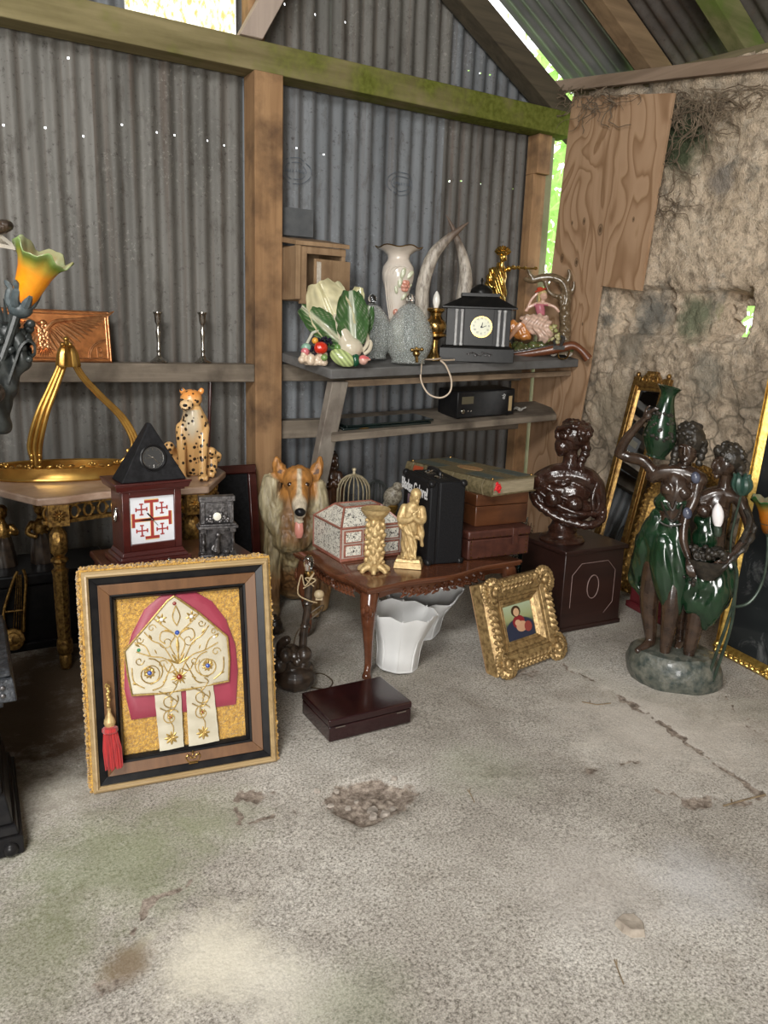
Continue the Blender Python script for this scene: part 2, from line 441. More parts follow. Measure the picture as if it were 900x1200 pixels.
# ---- corrugated iron
def iron_mat(name, c1, c2, rust=(.10, .065, .045), amt=.5, wear=.3):
    t = NT(name); v = t.co('Object', (1, 1, .16)); v1 = t.co('Object'); vs = t.co('Object', (26, 26, .5))
    c = t.ramp(t.noise(v, 6, 5, .6), (.32, c1), (.66, c2))
    c = t.mix(t.ramp(t.noise(vs, 1, 3, .6), (.5, 0), (.74, amt)), c, rust)
    c = t.mix(t.math('MULTIPLY', t.ramp(t.noise(v1, 55, 5, .7), (.57, 0), (.64, wear*1.6)), t.ramp(t.noise(v1, 3.5, 4, .6), (.48, 0), (.64, 1))), c, tuple(x*1.9 for x in c2))
    c = t.mix(t.ramp(t.noise(t.co('Object', (1, 1, .4)), 15, 6, .75), (.54, 0), (.68, .55)), c, (.055, .045, .036))
    c = t.mix(t.ramp(t.noise(v1, 38, 5, .75), (.58, 0), (.68, .7)), c, (.04, .032, .027))
    t.color(c); t.bump(t.noise(v1, 160, 3), .15, .003)
    return t.set(.62, .12, .3)
IRON = [iron_mat('corrugated_iron_a', (.125, .121, .110), (.205, .198, .182)), iron_mat('corrugated_iron_b', (.10, .096, .087), (.172, .165, .15), amt=.65),
        iron_mat('corrugated_iron_c', (.112, .121, .130), (.192, .204, .216), amt=.45), iron_mat('corrugated_iron_d', (.095, .091, .085), (.162, .156, .145), amt=.75)]
PITCH, AMP, YB = .0815, .0105, 3.875
TANR = math.tan(R(31)); RIDGE_X = .55
def gable_z(x): return 2.665+(3.42-x)*TANR if x > RIDGE_X else 2.665+(3.42-RIDGE_X)*TANR-(RIDGE_X-x)*TANR
HOLES = [(onY(x, y, YB).x, onY(x, y, YB).z) for x, y in ((5, 146), (54, 149), (99, 159), (143, 146), (185, 155), (205, 158), (243, 165), (262, 170), (347, 174), (380, 181), (528, 212), (541, 212), (565, 215), (602, 221),
         (551, 82), (565, 85), (577, 87), (602, 90), (335, 4), (371, 16), (405, 26), (138, 8), (598, 148), (79, 68))]
def sheet(x0, x1, z0, z1fn, dy, mat, ph=0.0, holes=()):
    n = max(2, round((x1-x0)/PITCH*10)); hs = [h for h in holes if x0 < h[0] < x1]
    zs = sorted(set([z0+(2.6-z0)*k/6 for k in range(1, 6) if z0 < 2.0]+[h[1]-.0045 for h in hs]+[h[1]+.0045 for h in hs]))
    zs = [z for z in zs if z > z0+.002]
    mb = MB()
    cols = []
    for i in range(n+1):
        x = x0+(x1-x0)*i/n; y = YB+dy+AMP*cos(2*pi*(x+ph)/PITCH)+.002*noise.noise(Vector((x*3, 0, dy*50)))
        top = z1fn(x); cols.append([(x, y, z) for z in [z0]+[min(z, top-.001) for z in zs]+[top]])
    m_ = len(cols[0])
    for c in cols: mb.v += [Vector(p) for p in c]
    for i in range(n):
        for j in range(m_-1):
            cx = (cols[i][j][0]+cols[i+1][j][0])/2; cz = (cols[i][j][2]+cols[i][j+1][2])/2
            if any(abs(cx-h[0]) <= (x1-x0)/n*.5 and abs(cz-h[1]) < .003 for h in hs): continue
            mb.f.append((i*m_+j, (i+1)*m_+j, (i+1)*m_+j+1, i*m_+j+1))
    o = mb.build('wall_back', mat, smooth=60); struct(o); return o
edges = [-4.2, -3.2, -2.2, -1.2, -.54, .12, .785, 1.45, 2.02, 2.62, 3.285]
for i, (a, b) in enumerate(zip(edges, edges[1:])):
    mi = (1, 3, 1, 0, 2, 0, 1, 2, 2, 3)[i]
    sheet(a-.015, b+.015, 0, lambda x: 2.58, (.004 if i % 2 else -.004), IRON[mi], holes=HOLES)
WX0, WX1 = onY(147, 20, YB).x, onY(277, 30, YB).x
up = [-4.2, -3.2, -2.2, -1.2, -.4, .3, WX0, WX1, 1.95, 2.66, 3.40]
for i, (a, b) in enumerate(zip(up, up[1:])):
    if a == WX0: continue
    sheet(a, b+(.01 if b not in (WX0,) else 0), 2.50, lambda x: gable_z(x)+.035, .012+(.004 if i % 2 else -.004), IRON[(0, 1, 3, 2, 0, 2, 1, 1, 1, 2)[i]], holes=HOLES)
# clear sheet in the gable
t = NT('clear_corrugated_sheet'); v = t.co('Object')
tr = t.new('ShaderNodeBsdfTranslucent'); tp = t.new('ShaderNodeBsdfTransparent'); mx = t.new('ShaderNodeMixShader'); mx2 = t.new('ShaderNodeMixShader')
cc = t.ramp(t.noise(t.co('Object', (1, 1, .5)), 45, 5, .7), (.40, (.45, .33, .12)), (.58, (.95, .90, .70)))
t.link(cc, tr.inputs['Color']); t.link(cc, tp.inputs['Color']); mx.inputs[0].default_value = .45
t.link(tr.outputs[0], mx.inputs[1]); t.link(tp.outputs[0], mx.inputs[2]); t.link(mx.outputs[0], t.out.inputs['Surface'])
mb = MB(); n = 60
mb.grid(lambda u, w: (WX0+(WX1-WX0)*u, YB+.02+AMP*cos(2*pi*(WX0+(WX1-WX0)*u)/PITCH), 2.5+(gable_z(WX0+(WX1-WX0)*u)-2.5)*w), n, 4)
struct(mb.build('window_1', t.m))

# maker's oval ink stamps on the iron
INK = M('faded_blue_ink', (.06, .085, .12), (.10, .12, .15), 60, rough=.7)
def stamp(px, py, s):
    p = onY(px, py, YB-.02); mb = MB(); ring = []
    for (rx, rz) in ((.085*s, .062*s), (.062*s, .040*s)):
        pts = [(p.x+rx*cos(2*pi*k/40), YB-.0135-.001+AMP*cos(2*pi*(p.x+rx*cos(2*pi*k/40))/PITCH)+.0, p.z+rz*sin(2*pi*k/40)) for k in range(40)]
        for k in range(40):
            if noise.noise(Vector((k*.7, s, px))) > -.22: mb.tube([pts[k], pts[(k+1) % 40]], .0014*s, 4)
    for k in range(9):
        x = p.x+(k-4)*.0125*s; y = YB-.0145+AMP*cos(2*pi*x/PITCH)
        mb.tube([(x-.004*s, y, p.z-.008*s), (x, y, p.z+.008*s), (x+.004*s, y, p.z-.008*s)], .0011*s, 4)
    return struct(mb.build('wall_back_stamp', INK))
stamp(347, 200, 1.0); stamp(470, 215, .95)

DOOR0, DOOR1 = -3.0, -1.1
# ---- right stone wall with recesses
STX = 3.42
NICHE = []   # (y0, y1, z0, z1, depth)
def nyz(x0, y0, x1, y1): a = onX(x0, y0, STX); b = onX(x1, y1, STX); return (min(a.y, b.y), max(a.y, b.y), min(a.z, b.z), max(a.z, b.z))
NICHE = [(*nyz(724, 337, 783, 395), .07), (*nyz(783, 340, 838, 402), .035), (*nyz(840, 338, 874, 402), .17)]
def stone_pt(y, z):
    p = Vector((0, y, z)); w = p+Vector((0, noise.noise(p*6), noise.noise(p*6+Vector((9, 0, 0)))))*.05
    dd, _ = noise.voronoi(Vector((0, w.y*6.2, w.z*9.5))); cell = min(1, (dd[1]-dd[0])*2.2)
    low = 1/(1+math.exp((z-1.15)*6)); top = 1/(1+math.exp(-(z-2.2)*8))
    st = max(low, top*.8)
    d = .024*(1-cell)*st+.014*noise.fractal(p*3, 1, 2, 4)+.012*noise.fractal(p*12, 1, 2, 3)+.007*noise.fractal(p*34, 1, 2, 2)
    d += max(0, noise.noise(p*2.3+Vector((4, 4, 4)))-.12)*.10*(1-low)
    hue = cell
    for a, b, c, e, dep in NICHE:
        fy = min((y-a)/.02, (b-y)/.02, 1)+noise.noise(p*25)*.4; fz = min((z-c)/.02, (e-z)/.02, 1)+noise.noise(p*25)*.4
        k = max(0, min(1, fy))*max(0, min(1, fz)); d += dep*k
    return STX-.02+d, st*(1-cell), low
ys = [-3.2, -2, -1, 0, .5, 1, 1.3]+[1.5+i*.0125 for i in range(172)]+[3.665]
zs = [0+i*.0125 for i in range(224)]
sb = MB(); sb.c = []; slot = (2.39, 2.41)
YSL = NICHE[2]
for z in zs:
    for y in ys:
        if y >= 1.3: X, j, lo = stone_pt(y, z)
        else: X, j, lo = STX, 0, 0
        sb.v.append(Vector((X, y, z))); sb.c.append((j, lo, 0))
W_ = len(ys); cx0, cx1 = YSL[0]+.06, YSL[0]+.125
for j in range(len(zs)-1):
    for i in range(W_-1):
        yc = (ys[i]+ys[i+1])/2; zc = (zs[j]+zs[j+1])/2
        if cx0 < yc < cx1 and YSL[2]+.03 < zc < YSL[3]-.08 and noise.noise(Vector((0, yc*60, zc*25))) > -.35: continue
        if zc > 2.62+.02*noise.noise(Vector((0, yc*5, 0)))-(3.0-yc)*.06: continue
        sb.f.append((j*W_+i, j*W_+i+1, (j+1)*W_+i+1, (j+1)*W_+i))
t = NT('lime_plastered_rubble_stone'); v = t.co('Object')
c = t.ramp(t.noise(v, 3.2, 6, .62), (.3, (.48, .375, .265)), (.48, (.68, .54, .395)), (.66, (.80, .655, .495)))
c = t.mix(t.ramp(t.noise(v, 9, 6, .7, .4), (.56, 0), (.64, .85)), c, (.33, .26, .19))
c = t.mix(t.ramp(t.noise(v, 4.1, 5, .65, .3), (.58, 0), (.68, .85)), c, (.19, .185, .16))
c = t.mix(t.ramp(t.noise(v, 24, 5, .7), (.36, .7), (.52, 0)), c, (.22, .17, .12))
c = t.mix(t.ramp(t.noise(v, 13, 6, .72, .5), (.52, 0), (.60, .6)), c, (.78, .66, .52))
a = t.new('ShaderNodeVertexColor', layer_name='Col'); sp = t.new('ShaderNodeSeparateColor'); t.link(a.outputs['Color'], sp.inputs[0])
c = t.mix(t.math('MULTIPLY', sp.outputs[0], .65), c, (.25, .21, .16))
wd = t.new('ShaderNodeVectorMath', operation='ADD'); t.link(v, wd.inputs[0]); nz = t.new('ShaderNodeTexNoise'); nz.inputs['Scale'].default_value = 5; t.link(v, nz.inputs['Vector']); nzs = t.new('ShaderNodeVectorMath', operation='SCALE'); nzs.inputs['Scale'].default_value = .16; t.link(nz.outputs['Color'], nzs.inputs[0]); t.link(nzs.outputs[0], wd.inputs[1])
ck = t.ramp(t.voro(wd.outputs[0], 6.5, 'DISTANCE_TO_EDGE'), (.012, 1), (.05, 0)); c = t.mix(t.math('MULTIPLY', ck, t.math('ADD', t.math('MULTIPLY', sp.outputs[1], .75), .08)), c, (.15, .125, .09))
c = t.mix(t.ramp(t.noise(v, 70, 4, .7), (.56, 0), (.70, .55)), c, (.22, .18, .13))
tc = t.new('ShaderNodeTexCoord')
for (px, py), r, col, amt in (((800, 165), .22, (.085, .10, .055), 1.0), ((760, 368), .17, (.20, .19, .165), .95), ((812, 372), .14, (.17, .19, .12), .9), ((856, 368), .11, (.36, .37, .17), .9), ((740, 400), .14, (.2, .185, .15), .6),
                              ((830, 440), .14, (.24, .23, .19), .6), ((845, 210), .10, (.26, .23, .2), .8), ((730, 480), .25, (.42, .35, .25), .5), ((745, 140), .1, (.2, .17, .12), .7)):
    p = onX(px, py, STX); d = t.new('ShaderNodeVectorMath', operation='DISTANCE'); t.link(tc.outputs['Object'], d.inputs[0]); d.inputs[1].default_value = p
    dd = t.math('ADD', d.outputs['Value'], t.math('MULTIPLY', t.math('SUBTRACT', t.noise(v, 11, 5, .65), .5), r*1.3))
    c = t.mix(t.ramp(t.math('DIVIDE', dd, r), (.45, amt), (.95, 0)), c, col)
t.color(c); t.bump(t.math('ADD', t.noise(v, 30, 6, .7), t.math('MULTIPLY', t.noise(v, 120, 3), .5)), .9, .018)
struct(sb.build('wall_right', t.set(.92, 0, .2), smooth=180))
mb = MB(); mb.box(3.66, 3.72, -3.2, 3.3, 0, 2.0); mb.box(3.66, 3.72, -3.2, YSL[0]-.06, 0, 2.4); mb.box(3.66, 3.72, YSL[0]+.14, 3.3, 0, 2.4)
# left wall, out of frame
mb = MB(); mb.box(-4.3, -4.2, -3.2, 3.9, 0, 2.6); struct(mb.build('wall_left', IRON[1]))

# front wall, behind the photographer, with the wide doorway the daylight comes through
mb = MB(); mb.box(-4.3, DOOR0, -3.26, -3.2, 0, 2.6); mb.box(DOOR1, 3.6, -3.26, -3.2, 0, 2.6); mb.box(-4.3, 3.6, -3.26, -3.2, 2.58, 2.6); mb.prism([(-4.3, 2.6), (3.6, 2.6), (RIDGE_X, gable_z(RIDGE_X))], -3.26, -3.2, 'xz'); struct(mb.build('wall_front', IRON[1]))
# ---- timbers
BEAMM = NT('mossy_beam'); v = BEAMM.co('Object', (2, 20, 20)); g = BEAMM.noise(v, 1, 6)
c = BEAMM.ramp(g, (.3, (.15, .12, .06)), (.68, (.28, .23, .125)))
sx = BEAMM.new('ShaderNodeSeparateXYZ'); tc = BEAMM.new('ShaderNodeTexCoord'); BEAMM.link(tc.outputs['Object'], sx.inputs[0])
gr = BEAMM.math('ADD', BEAMM.math('MULTIPLY', sx.outputs[0], .22), BEAMM.math('MULTIPLY', BEAMM.noise(BEAMM.co('Object'), 5, 5), .9))
c = BEAMM.mix(BEAMM.ramp(gr, (.78, .12), (1.2, .95)), c, BEAMM.ramp(BEAMM.noise(BEAMM.co('Object'), 40, 4), (.35, (.085, .10, .012)), (.65, (.15, .165, .03))))
BEAMM.color(c); BEAMM.bump(g, .5, .006); BEAMM.set(.95, 0, .2)
def timber(name, mat, *boxes, bevel=.004):
    mb = MB()
    for b in boxes: mb.box(*b)
    return struct(mb.build(name, mat, bevel=bevel))
timber('trim_1_tie_beam', BEAMM.m, (-4.2, 3.45, 3.72, 3.85, 2.455, 2.585))
timber('trim_2_post', TIMBER_V, (1.462, 1.605, 3.71, 3.85, 0, 2.455))
timber('trim_3_ledge', GREYWOOD, (-4.2, 1.462, 3.72, 3.86, 1.035, 1.122))
timber('trim_4_rail', GREYWOOD, (1.605, 3.24, 3.775, 3.86, 1.035, 1.122))
timber('trim_5_rail', GREYWOOD, (1.605, 3.24, 3.77, 3.86, .735, .83))
timber('trim_6_sole_plate', GREYWOOD, (-4.2, 1.462, 3.74, 3.86, 0, .13))
timber('trim_7_corner_post', TIMBER_V, (3.235, 3.33, 3.79, 3.865, 0, 2.24))
timber('trim_8_corner_block', TIMBER_V, (3.235, 3.335, 3.765, 3.865, 2.24, 2.455))
GREENPOST = wood('green_stained_post', (.14, .13, .075), (.26, .24, .14), 2, 6, .9, 0, (.12, .135, .05))
timber('trim_9_corner_post', GREENPOST, (3.335, 3.388, 3.80, 3.875, 0, 2.47))
# upright and brace by the window in the gable
timber('trim_10_upright', TIMBER_V, (WX1+.02, WX1+.10, 3.77, 3.86, 2.585, 3.6))
mb = MB(); a = onY(290, 45, 3.74); b = onY(318, -6, 3.74); dx = (b-a)
mb.prism([(a.x-.05, 2.585), (a.x+.06, 2.585), (a.x+.06+1.1*dx.x/dx.z, 2.585+1.1), (a.x-.05+1.1*dx.x/dx.z, 2.585+1.1)], 3.70, 3.77, 'xz'); struct(mb.build('trim_11_brace', wood('pale_brace', (.30, .24, .2), (.45, .36, .30), 2, 6, .85), bevel=.004))
# gable rafter
mb = MB(); x0, x1 = .55, 3.52
mb.prism([(x0, gable_z(x0)-.16), (x1, gable_z(x1)-.16), (x1, gable_z(x1)-.01), (x0, gable_z(x0)-.01)], 3.73, 3.85, 'xz')
DARKT = wood('dark_timber', (.045, .035, .022), (.10, .08, .05), 0, 6, .9)
struct(mb.build('trim_12_gable_rafter', DARKT, bevel=.004))
# roof
ROOF_OFF = .17
def roof_z(x): return gable_z(x)+ROOF_OFF
ROOFM = iron_mat('roof_iron', (.07, .060, .054), (.125, .11, .10), amt=.5, wear=.1)
def roof_sheet(y0, y1, mat):
    mb = MB(); n = round((y1-y0)/PITCH*8)
    def fn(u, w):
        y = y0+(y1-y0)*u; x = RIDGE_X+(3.75-RIDGE_X)*w; return (x, y, roof_z(x)+AMP*cos(2*pi*y/PITCH))
    mb.grid(fn, n, 3); struct(mb.build('ceiling', mat, smooth=60))
    for ya, yb, xa, xb in ((y0, y1, 0, 4.9),) if y0 > 0 else ((y0, -.85, 0, 4.9), (.65, y1, 0, 4.9), (-.85, .65, 0, .85), (-.85, .65, 2.6, 4.9)):   # an unseen roof light, added for the floor, is left open on the far slope
        mb = MB()
        def fn2(u, w):
            y = ya+(yb-ya)*u; x = RIDGE_X-xa-(xb-xa)*w; return (x, y, roof_z(x)+AMP*cos(2*pi*y/PITCH))
        mb.grid(fn2, round((yb-ya)/PITCH*8), 3); struct(mb.build('ceiling', mat, smooth=60))
roof_sheet(3.34, 3.86, M('daylit_roof_iron', (.20, .205, .20), (.30, .305, .30), 5, rough=.4, metal=.5, stretch=(.2, 1, 1))); roof_sheet(-3.2, 3.38, ROOFM)  # paler end sheet: daylight from the gable gap put into its colour
ROOFT = wood('roof_timber', (.15, .095, .05), (.27, .18, .10), 0, 6, .9)
MOSST = wood('mossy_rafter', (.10, .11, .03), (.24, .22, .10), 0, 5, .95, 0, (.10, .15, .02))
def rafter(name, yc, w, mat):
    mb = MB(); x0, x1 = RIDGE_X, 3.74
    mb.prism([(x0, roof_z(x0)-.15), (x1, roof_z(x1)-.15), (x1, roof_z(x1)-.014), (x0, roof_z(x0)-.014)], yc-w/2, yc+w/2, 'xz')
    struct(mb.build(name, mat, bevel=.004))
yr1 = onX(712, 55, 3.15).y; yr2 = onX(828, 40, 3.25).y
rafter('trim_13_rafter', yr1, .10, ROOFT); rafter('trim_14_rafter', yr2, .09, MOSST); rafter('trim_15_rafter', yr2-.62, .09, ROOFT); rafter('trim_16_rafter', yr2-1.24, .09, ROOFT)
# board across the rafter feet and wall plate
a, b = onX(652, 101, 3.36), onX(905, 70, 3.36)
mb = MB(); q = (a-b)/(a-b).length
a2, b2 = a+q*.02, b-q*2.5
hh = .062
mb.hexa([(3.36, a2.y, a2.z-hh/2), (3.40, a2.y, a2.z-hh/2), (3.40, b2.y, b2.z-hh/2), (3.36, b2.y, b2.z-hh/2)], [(3.36, a2.y, a2.z+hh/2), (3.40, a2.y, a2.z+hh/2), (3.40, b2.y, b2.z+hh/2), (3.36, b2.y, b2.z+hh/2)])
struct(mb.build('trim_17_eaves_board', wood('eaves_board', (.17, .115, .075), (.28, .20, .14), 1, 6, .85), bevel=.003))
mb = MB(); mb.hexa([(3.43, 3.72, 2.60), (3.56, 3.72, 2.60), (3.56, -3.2, 2.2), (3.43, -3.2, 2.2)], [(3.43, 3.72, 2.70), (3.56, 3.72, 2.70), (3.56, -3.2, 2.3), (3.43, -3.2, 2.3)])
struct(mb.build('trim_18_wall_plate', wood('mossy_plate', (.09, .07, .04), (.18, .15, .08), 1, 6, .9, 0, (.11, .12, .04))))

# ---- plywood panel leaning in the corner
PLY = NT('plywood'); v = PLY.co('Object', (1, 1, .22)); d0 = PLY.noise(v, 3.4, 2, .4, .4)
w = PLY.new('ShaderNodeTexWave', wave_type='BANDS', bands_direction='Y'); w.inputs['Scale'].default_value = 1.5; w.inputs['Distortion'].default_value = 16; w.inputs['Detail'].default_value = 3; w.inputs['Detail Scale'].default_value = .55; w.inputs['Detail Roughness'].default_value = .6
PLY.link(PLY.co('Object', (1, 1, .13)), w.inputs['Vector'])
vv = PLY.new('ShaderNodeVectorMath', operation='ADD'); PLY.link(PLY.co('Object', (1, 9, .55)), vv.inputs[0]); nzp = PLY.new('ShaderNodeTexNoise'); nzp.inputs['Scale'].default_value = 2.2; nzp.inputs['Detail'].default_value = 1; PLY.link(PLY.co('Object', (1, 1.5, .7)), nzp.inputs['Vector']); nzs = PLY.new('ShaderNodeVectorMath', operation='SCALE'); nzs.inputs['Scale'].default_value = 5.5; PLY.link(nzp.outputs['Color'], nzs.inputs[0]); PLY.link(nzs.outputs[0], vv.inputs[1])
gsum = PLY.math('FRACT', PLY.math('MULTIPLY', PLY.noise(vv.outputs[0], .55, 1.5, .4), 7.0))
c = PLY.ramp(gsum, (0, (.44, .285, .175)), (.55, (.40, .252, .150)), (.86, (.27, .155, .082)), (.97, (.42, .27, .16)))
c = PLY.mix(PLY.ramp(PLY.noise(PLY.co('Object', (1, 30, 1.2)), 1, 5), (.5, 0), (.8, .5)), c, (.22, .125, .065))
tc = PLY.new('ShaderNodeTexCoord')
for px, py, r in ((709, 270, .022), (690, 260, .014), (664, 303, .018), (650, 306, .014), (681, 308, .018), (748, 258, .010), (688, 380, .008), (676, 262, .009)):
    p = onX(px, py, 3.385); mp = PLY.new('ShaderNodeMapping', vector_type='POINT'); PLY.link(tc.outputs['Object'], mp.inputs['Vector'])
    mp.inputs['Location'].default_value = (0, -p.y, -p.z*.6); mp.inputs['Scale'].default_value = (0, 1, .6)
    ln = PLY.new('ShaderNodeVectorMath', operation='LENGTH'); PLY.link(mp.outputs[0], ln.inputs[0])
    c = PLY.mix(PLY.ramp(PLY.math('DIVIDE', ln.outputs['Value'], r), (.3, .9), (.62, .25), (.68, .8), (1.0, 0)), c, (.085, .05, .025))
PLY.color(c); PLY.bump(gsum, .06, .002); PLY.set(.75, 0, .3)
poly = [(onX(x, y, 3.35).y, onX(x, y, 3.35).z) for x, y in ((671, 113), (790, 109), (751, 341), (704, 335), (690.5, 430), (678, 496))]
low = onX(678, 496, 3.35); poly += [(low.y+.02, .02), (3.78, .02), (3.78, 1.50), (onX(645, 330, 3.35).y, onX(645, 330, 3.35).z)]
mb = MB(); mb.prism(poly, 3.348, 3.366, 'yz')
o = mb.build('plywood_panel', PLY.m, bevel=.001); tag(o, 'tall notched sheet of knotty plywood covering the corner beside the stone wall', 'panel')

# ---- dry roots and creeper along the wall top
rt = M('dry_roots', (.10, .07, .045), (.2, .15, .10), 20, rough=.9)
mb = MB(); rnd = random.Random(3)
def root(px, py, L, X=3.36, drop=1.0, r=.0035):
    p = onX(px, py, X); pts = []; a = rnd.uniform(0, 6.28)
    for k in range(9):
        pts.append((p.x-rnd.uniform(0, .015), p.y, p.z)); a += rnd.uniform(-.8, .8)
        p = p+Vector((0, cos(a)*L/9, -abs(sin(a))*L/9*drop+rnd.uniform(-.012, .012)))
    mb.tube([q[:3] for q in bez(pts, 2)], [r*(1-.5*i/17) for i in range(17)], 5)
for k in range(46): root(rnd.uniform(640, 720), rnd.uniform(98, 125), rnd.uniform(.15, .5), 3.325, .4, rnd.uniform(.0015, .004))
for k in range(60): root(rnd.uniform(778, 840), rnd.uniform(100, 140), rnd.uniform(.15, .45), 3.38, .9, rnd.uniform(.0015, .0045))
for k in range(34): root(rnd.uniform(765, 800), rnd.uniform(130, 250), rnd.uniform(.1, .35), 3.37, 1.0, rnd.uniform(.0015, .004))
for k in range(16): root(rnd.uniform(840, 900), rnd.uniform(98, 120), rnd.uniform(.2, .4), 3.38, .4, rnd.uniform(.0015, .004))
o = mb.build('dry_roots', rt); struct(o, 'stuff'); tag(o, 'tangle of dry brown roots hanging along the top of the stone wall', 'roots')

# ---- greenery outside, seen through the gaps
t = NT('hedge_leaves'); v = t.co('Object'); t.color(t.ramp(t.noise(v, 14, 4), (.35, (.14, .30, .05)), (.65, (.45, .70, .20)))); LEAFM = t.set(.6); tl0 = t.new('ShaderNodeBsdfTranslucent'); tl0.inputs['Color'].default_value = (.6, .85, .3, 1); mx0 = t.new('ShaderNodeMixShader'); mx0.inputs[0].default_value = .5; t.link(t.b.outputs[0], mx0.inputs[1]); t.link(tl0.outputs[0], mx0.inputs[2]); t.link(mx0.outputs[0], t.out.inputs['Surface'])
def hedge(name, x0, x1, y0, y1, h, n, label):
    mb = MB(); rr = random.Random(n)
    for k in range(n):
        c = Vector((rr.uniform(x0, x1), rr.uniform(y0, y1), rr.uniform(.1, h))); a = Euler((rr.uniform(0, 6), rr.uniform(0, 6), rr.uniform(0, 6))).to_matrix(); s = rr.uniform(.05, .12)
        mb.add([c+a @ Vector(q)*s for q in ((-1, 0, 0), (0, -.5, .15), (1, 0, 0), (0, .5, .15))], [(0, 1, 2), (0, 2, 3)])
    o = mb.build(name, LEAFM, smooth=0); struct(o, 'stuff'); tag(o, label, 'hedge')
hedge('hedge', 4.6, 7.5, 4.4, 8.0, 4.2, 5200, 'bright green hedge growing outside behind the corner gap')
t = NT('grass_outside'); v = t.co('Object'); t.color(t.ramp(t.noise(v, 4, 5), (.35, (.09, .16, .03)), (.65, (.2, .3, .08)))); t.set(.9)
mb = MB(); mb.grid(lambda u, w: (-14+30*u, -14+32*w, -.06), 6, 6); struct(mb.build('ground_outside', t.m))
# ================================================================ LEFT SIDE
MARBLE = M('pink_brown_marble', (.30, .19, .13), (.46, .33, .25), 14, rough=.3, detail=8, coat=.2)
# ---- console table with gilt legs
T = Thing('console_table', 'gilt carved console table with pinkish marble top against the corrugated iron', 'table', (.35, 2.95, 0))
plan = [(-.015, 0), (.08, 0)]+[(.08+.44*k/8, .045*sin(pi*k/8)) for k in range(1, 8)]+[(.52, 0), (.615, 0), (.79, .30), (.81, .70), (-.24, .70), (-.16, .30)]
mb = MB(); mb.prism(plan, .652, .68, 'xy'); mb.build('marble_top', MARBLE, T, bevel=.006)
mb = MB(); inner = [(x*.94+.018, y*.92+.03) for x, y in plan]
def rail(a, b, z0, z1, th):
    d = Vector((b[0]-a[0], b[1]-a[1])); n_ = Vector((-d.y, d.x)).normalized()*th
    mb.hexa([(a[0], a[1], z0), (b[0], b[1], z0), (b[0]+n_.x, b[1]+n_.y, z0), (a[0]+n_.x, a[1]+n_.y, z0)], [(a[0], a[1], z1), (b[0], b[1], z1), (b[0]+n_.x, b[1]+n_.y, z1), (a[0]+n_.x, a[1]+n_.y, z1)])
for a, b in zip(inner[:-1], inner[1:]):
    if a[1] > .7 and b[1] > .7: continue
    rail(a, b, .64, .652, .025); rail(a, b, .575, .588, .03)
    d = Vector((b[0]-a[0], b[1]-a[1], 0)); L = d.length; n = max(1, round(L/.042)); u = d/L
    for k in range(n):
        c = Vector((a[0], a[1], .614))+d*((k+.5)/n); nn = Vector((-u.y, u.x, 0))*.01
        mb.tube([c+u*(.017*cos(t))+Vector((0, 0, .024*sin(t)))+nn for t in [2*pi*q/12 for q in range(12)]], .0052, 6, True)
        mb.ball(c+u*.021+nn, (.006, .006, .009), 6, 5)
mb.build('pierced_apron', GILT2, T)
def turned_leg(x, y):
    pr = [(4, 173), (5, 171), (4, 168), (6, 165), (8.5, 160), (9, 150), (8.5, 140), (6, 136), (5, 134), (8.5, 132), (8.7, 129), (6, 126), (5.6, 121), (8.4, 119), (8.2, 116), (7.6, 113), (7.4, 80), (6.6, 36), (7.6, 35), (8.2, 28), (7.6, 20), (5.6, 17), (6.4, 14), (6, 4), (5, 0)]
    mb = MB(); mb.lathe([(r*.0036, z*.575/173) for r, z in pr], 24, (x, y, 0), wave=lambda r, z, a: ((r*(1-.10*abs(sin(4*a))) if (.45 > z > .13 or .56 > z > .47) else r), z))
    return mb.build('leg', GILT2, T)
for x, y in ((.055, .05), (.56, .05), (-.12, .655), (.72, .655)): turned_leg(x, y)
for x in (.055, .56):
    mb = MB(); mb.box(x-.036, x+.036, -.004, .06, .572, .652); mb.T = None; rosette(mb, (x, .612), .026, -.004, .008)
    mb.build('corner_block', GILT2, T, bevel=.003)

# ---- gilt corona (bed crown) on the console
T = Px('bed_corona', 'gilt bed corona with two curved arms meeting at a knob, on the marble console', 'corona', 78, 562, z=.681, zmid=70)
S = 6/T.s[0]*.001
mb = MB(); rx, ry = 79, 34
for k in range(1):
    mb.lathe([(1, 0), (1.015, 1.5), (.985, 3), (.98, 12), (1.0, 13.5), (1.01, 15.5), (.97, 16.5), (.93, 15), (.93, 1.0), (.96, 0)], 64, (0, ry*.55, 0), sx=rx, sy=ry, cap=False)
    # the last ring closes onto the first
mb.lathe([(.001, .8), (.95, .8)], 64, (0, ry*.55, 0), sx=rx, sy=ry, cap=False)
mb.build('base_band', GILT3, T)
mb = MB()
for k in range(22):
    a = -pi+pi*k/21*1.0; x = rx*cos(a)*.985; y = ry*.55+ry*sin(a)*.985
    h = 16.5+2.2*abs(sin(k*1.3)); mb.ball((x, y, h), (4.2, 2, 1.7), 10, 6, (0, .3*sin(k*2), a+pi/2))
    if k % 3 == 1:
        for q in (-1, 0, 1): mb.ball((x+q*3.2, y-.8, h+2.4-abs(q)), 1.7, 8, 6)
mb.build('rim_carving', GILT, T)
def arm(name, path, w):
    mb = MB(); q = bez(path, 8)
    for off, r in ((-w, w*.55), (0, w*.62), (w, w*.55)):
        mb.tube([(p[0]+off*p[3], p[1]-abs(off)*-.12, p[2]) for p in q], [r*(.75+.3*p[3]) for p in q], 10)
    c0 = path[1]
    for off in (-w, w):
        for z in (-2, 4): mb.ball((c0[0]+off*.9, c0[1]-w*.45, c0[2]+z), (2.4, 2.2, 3.2), 8, 6)
    mb.build(name, GILT3, T)
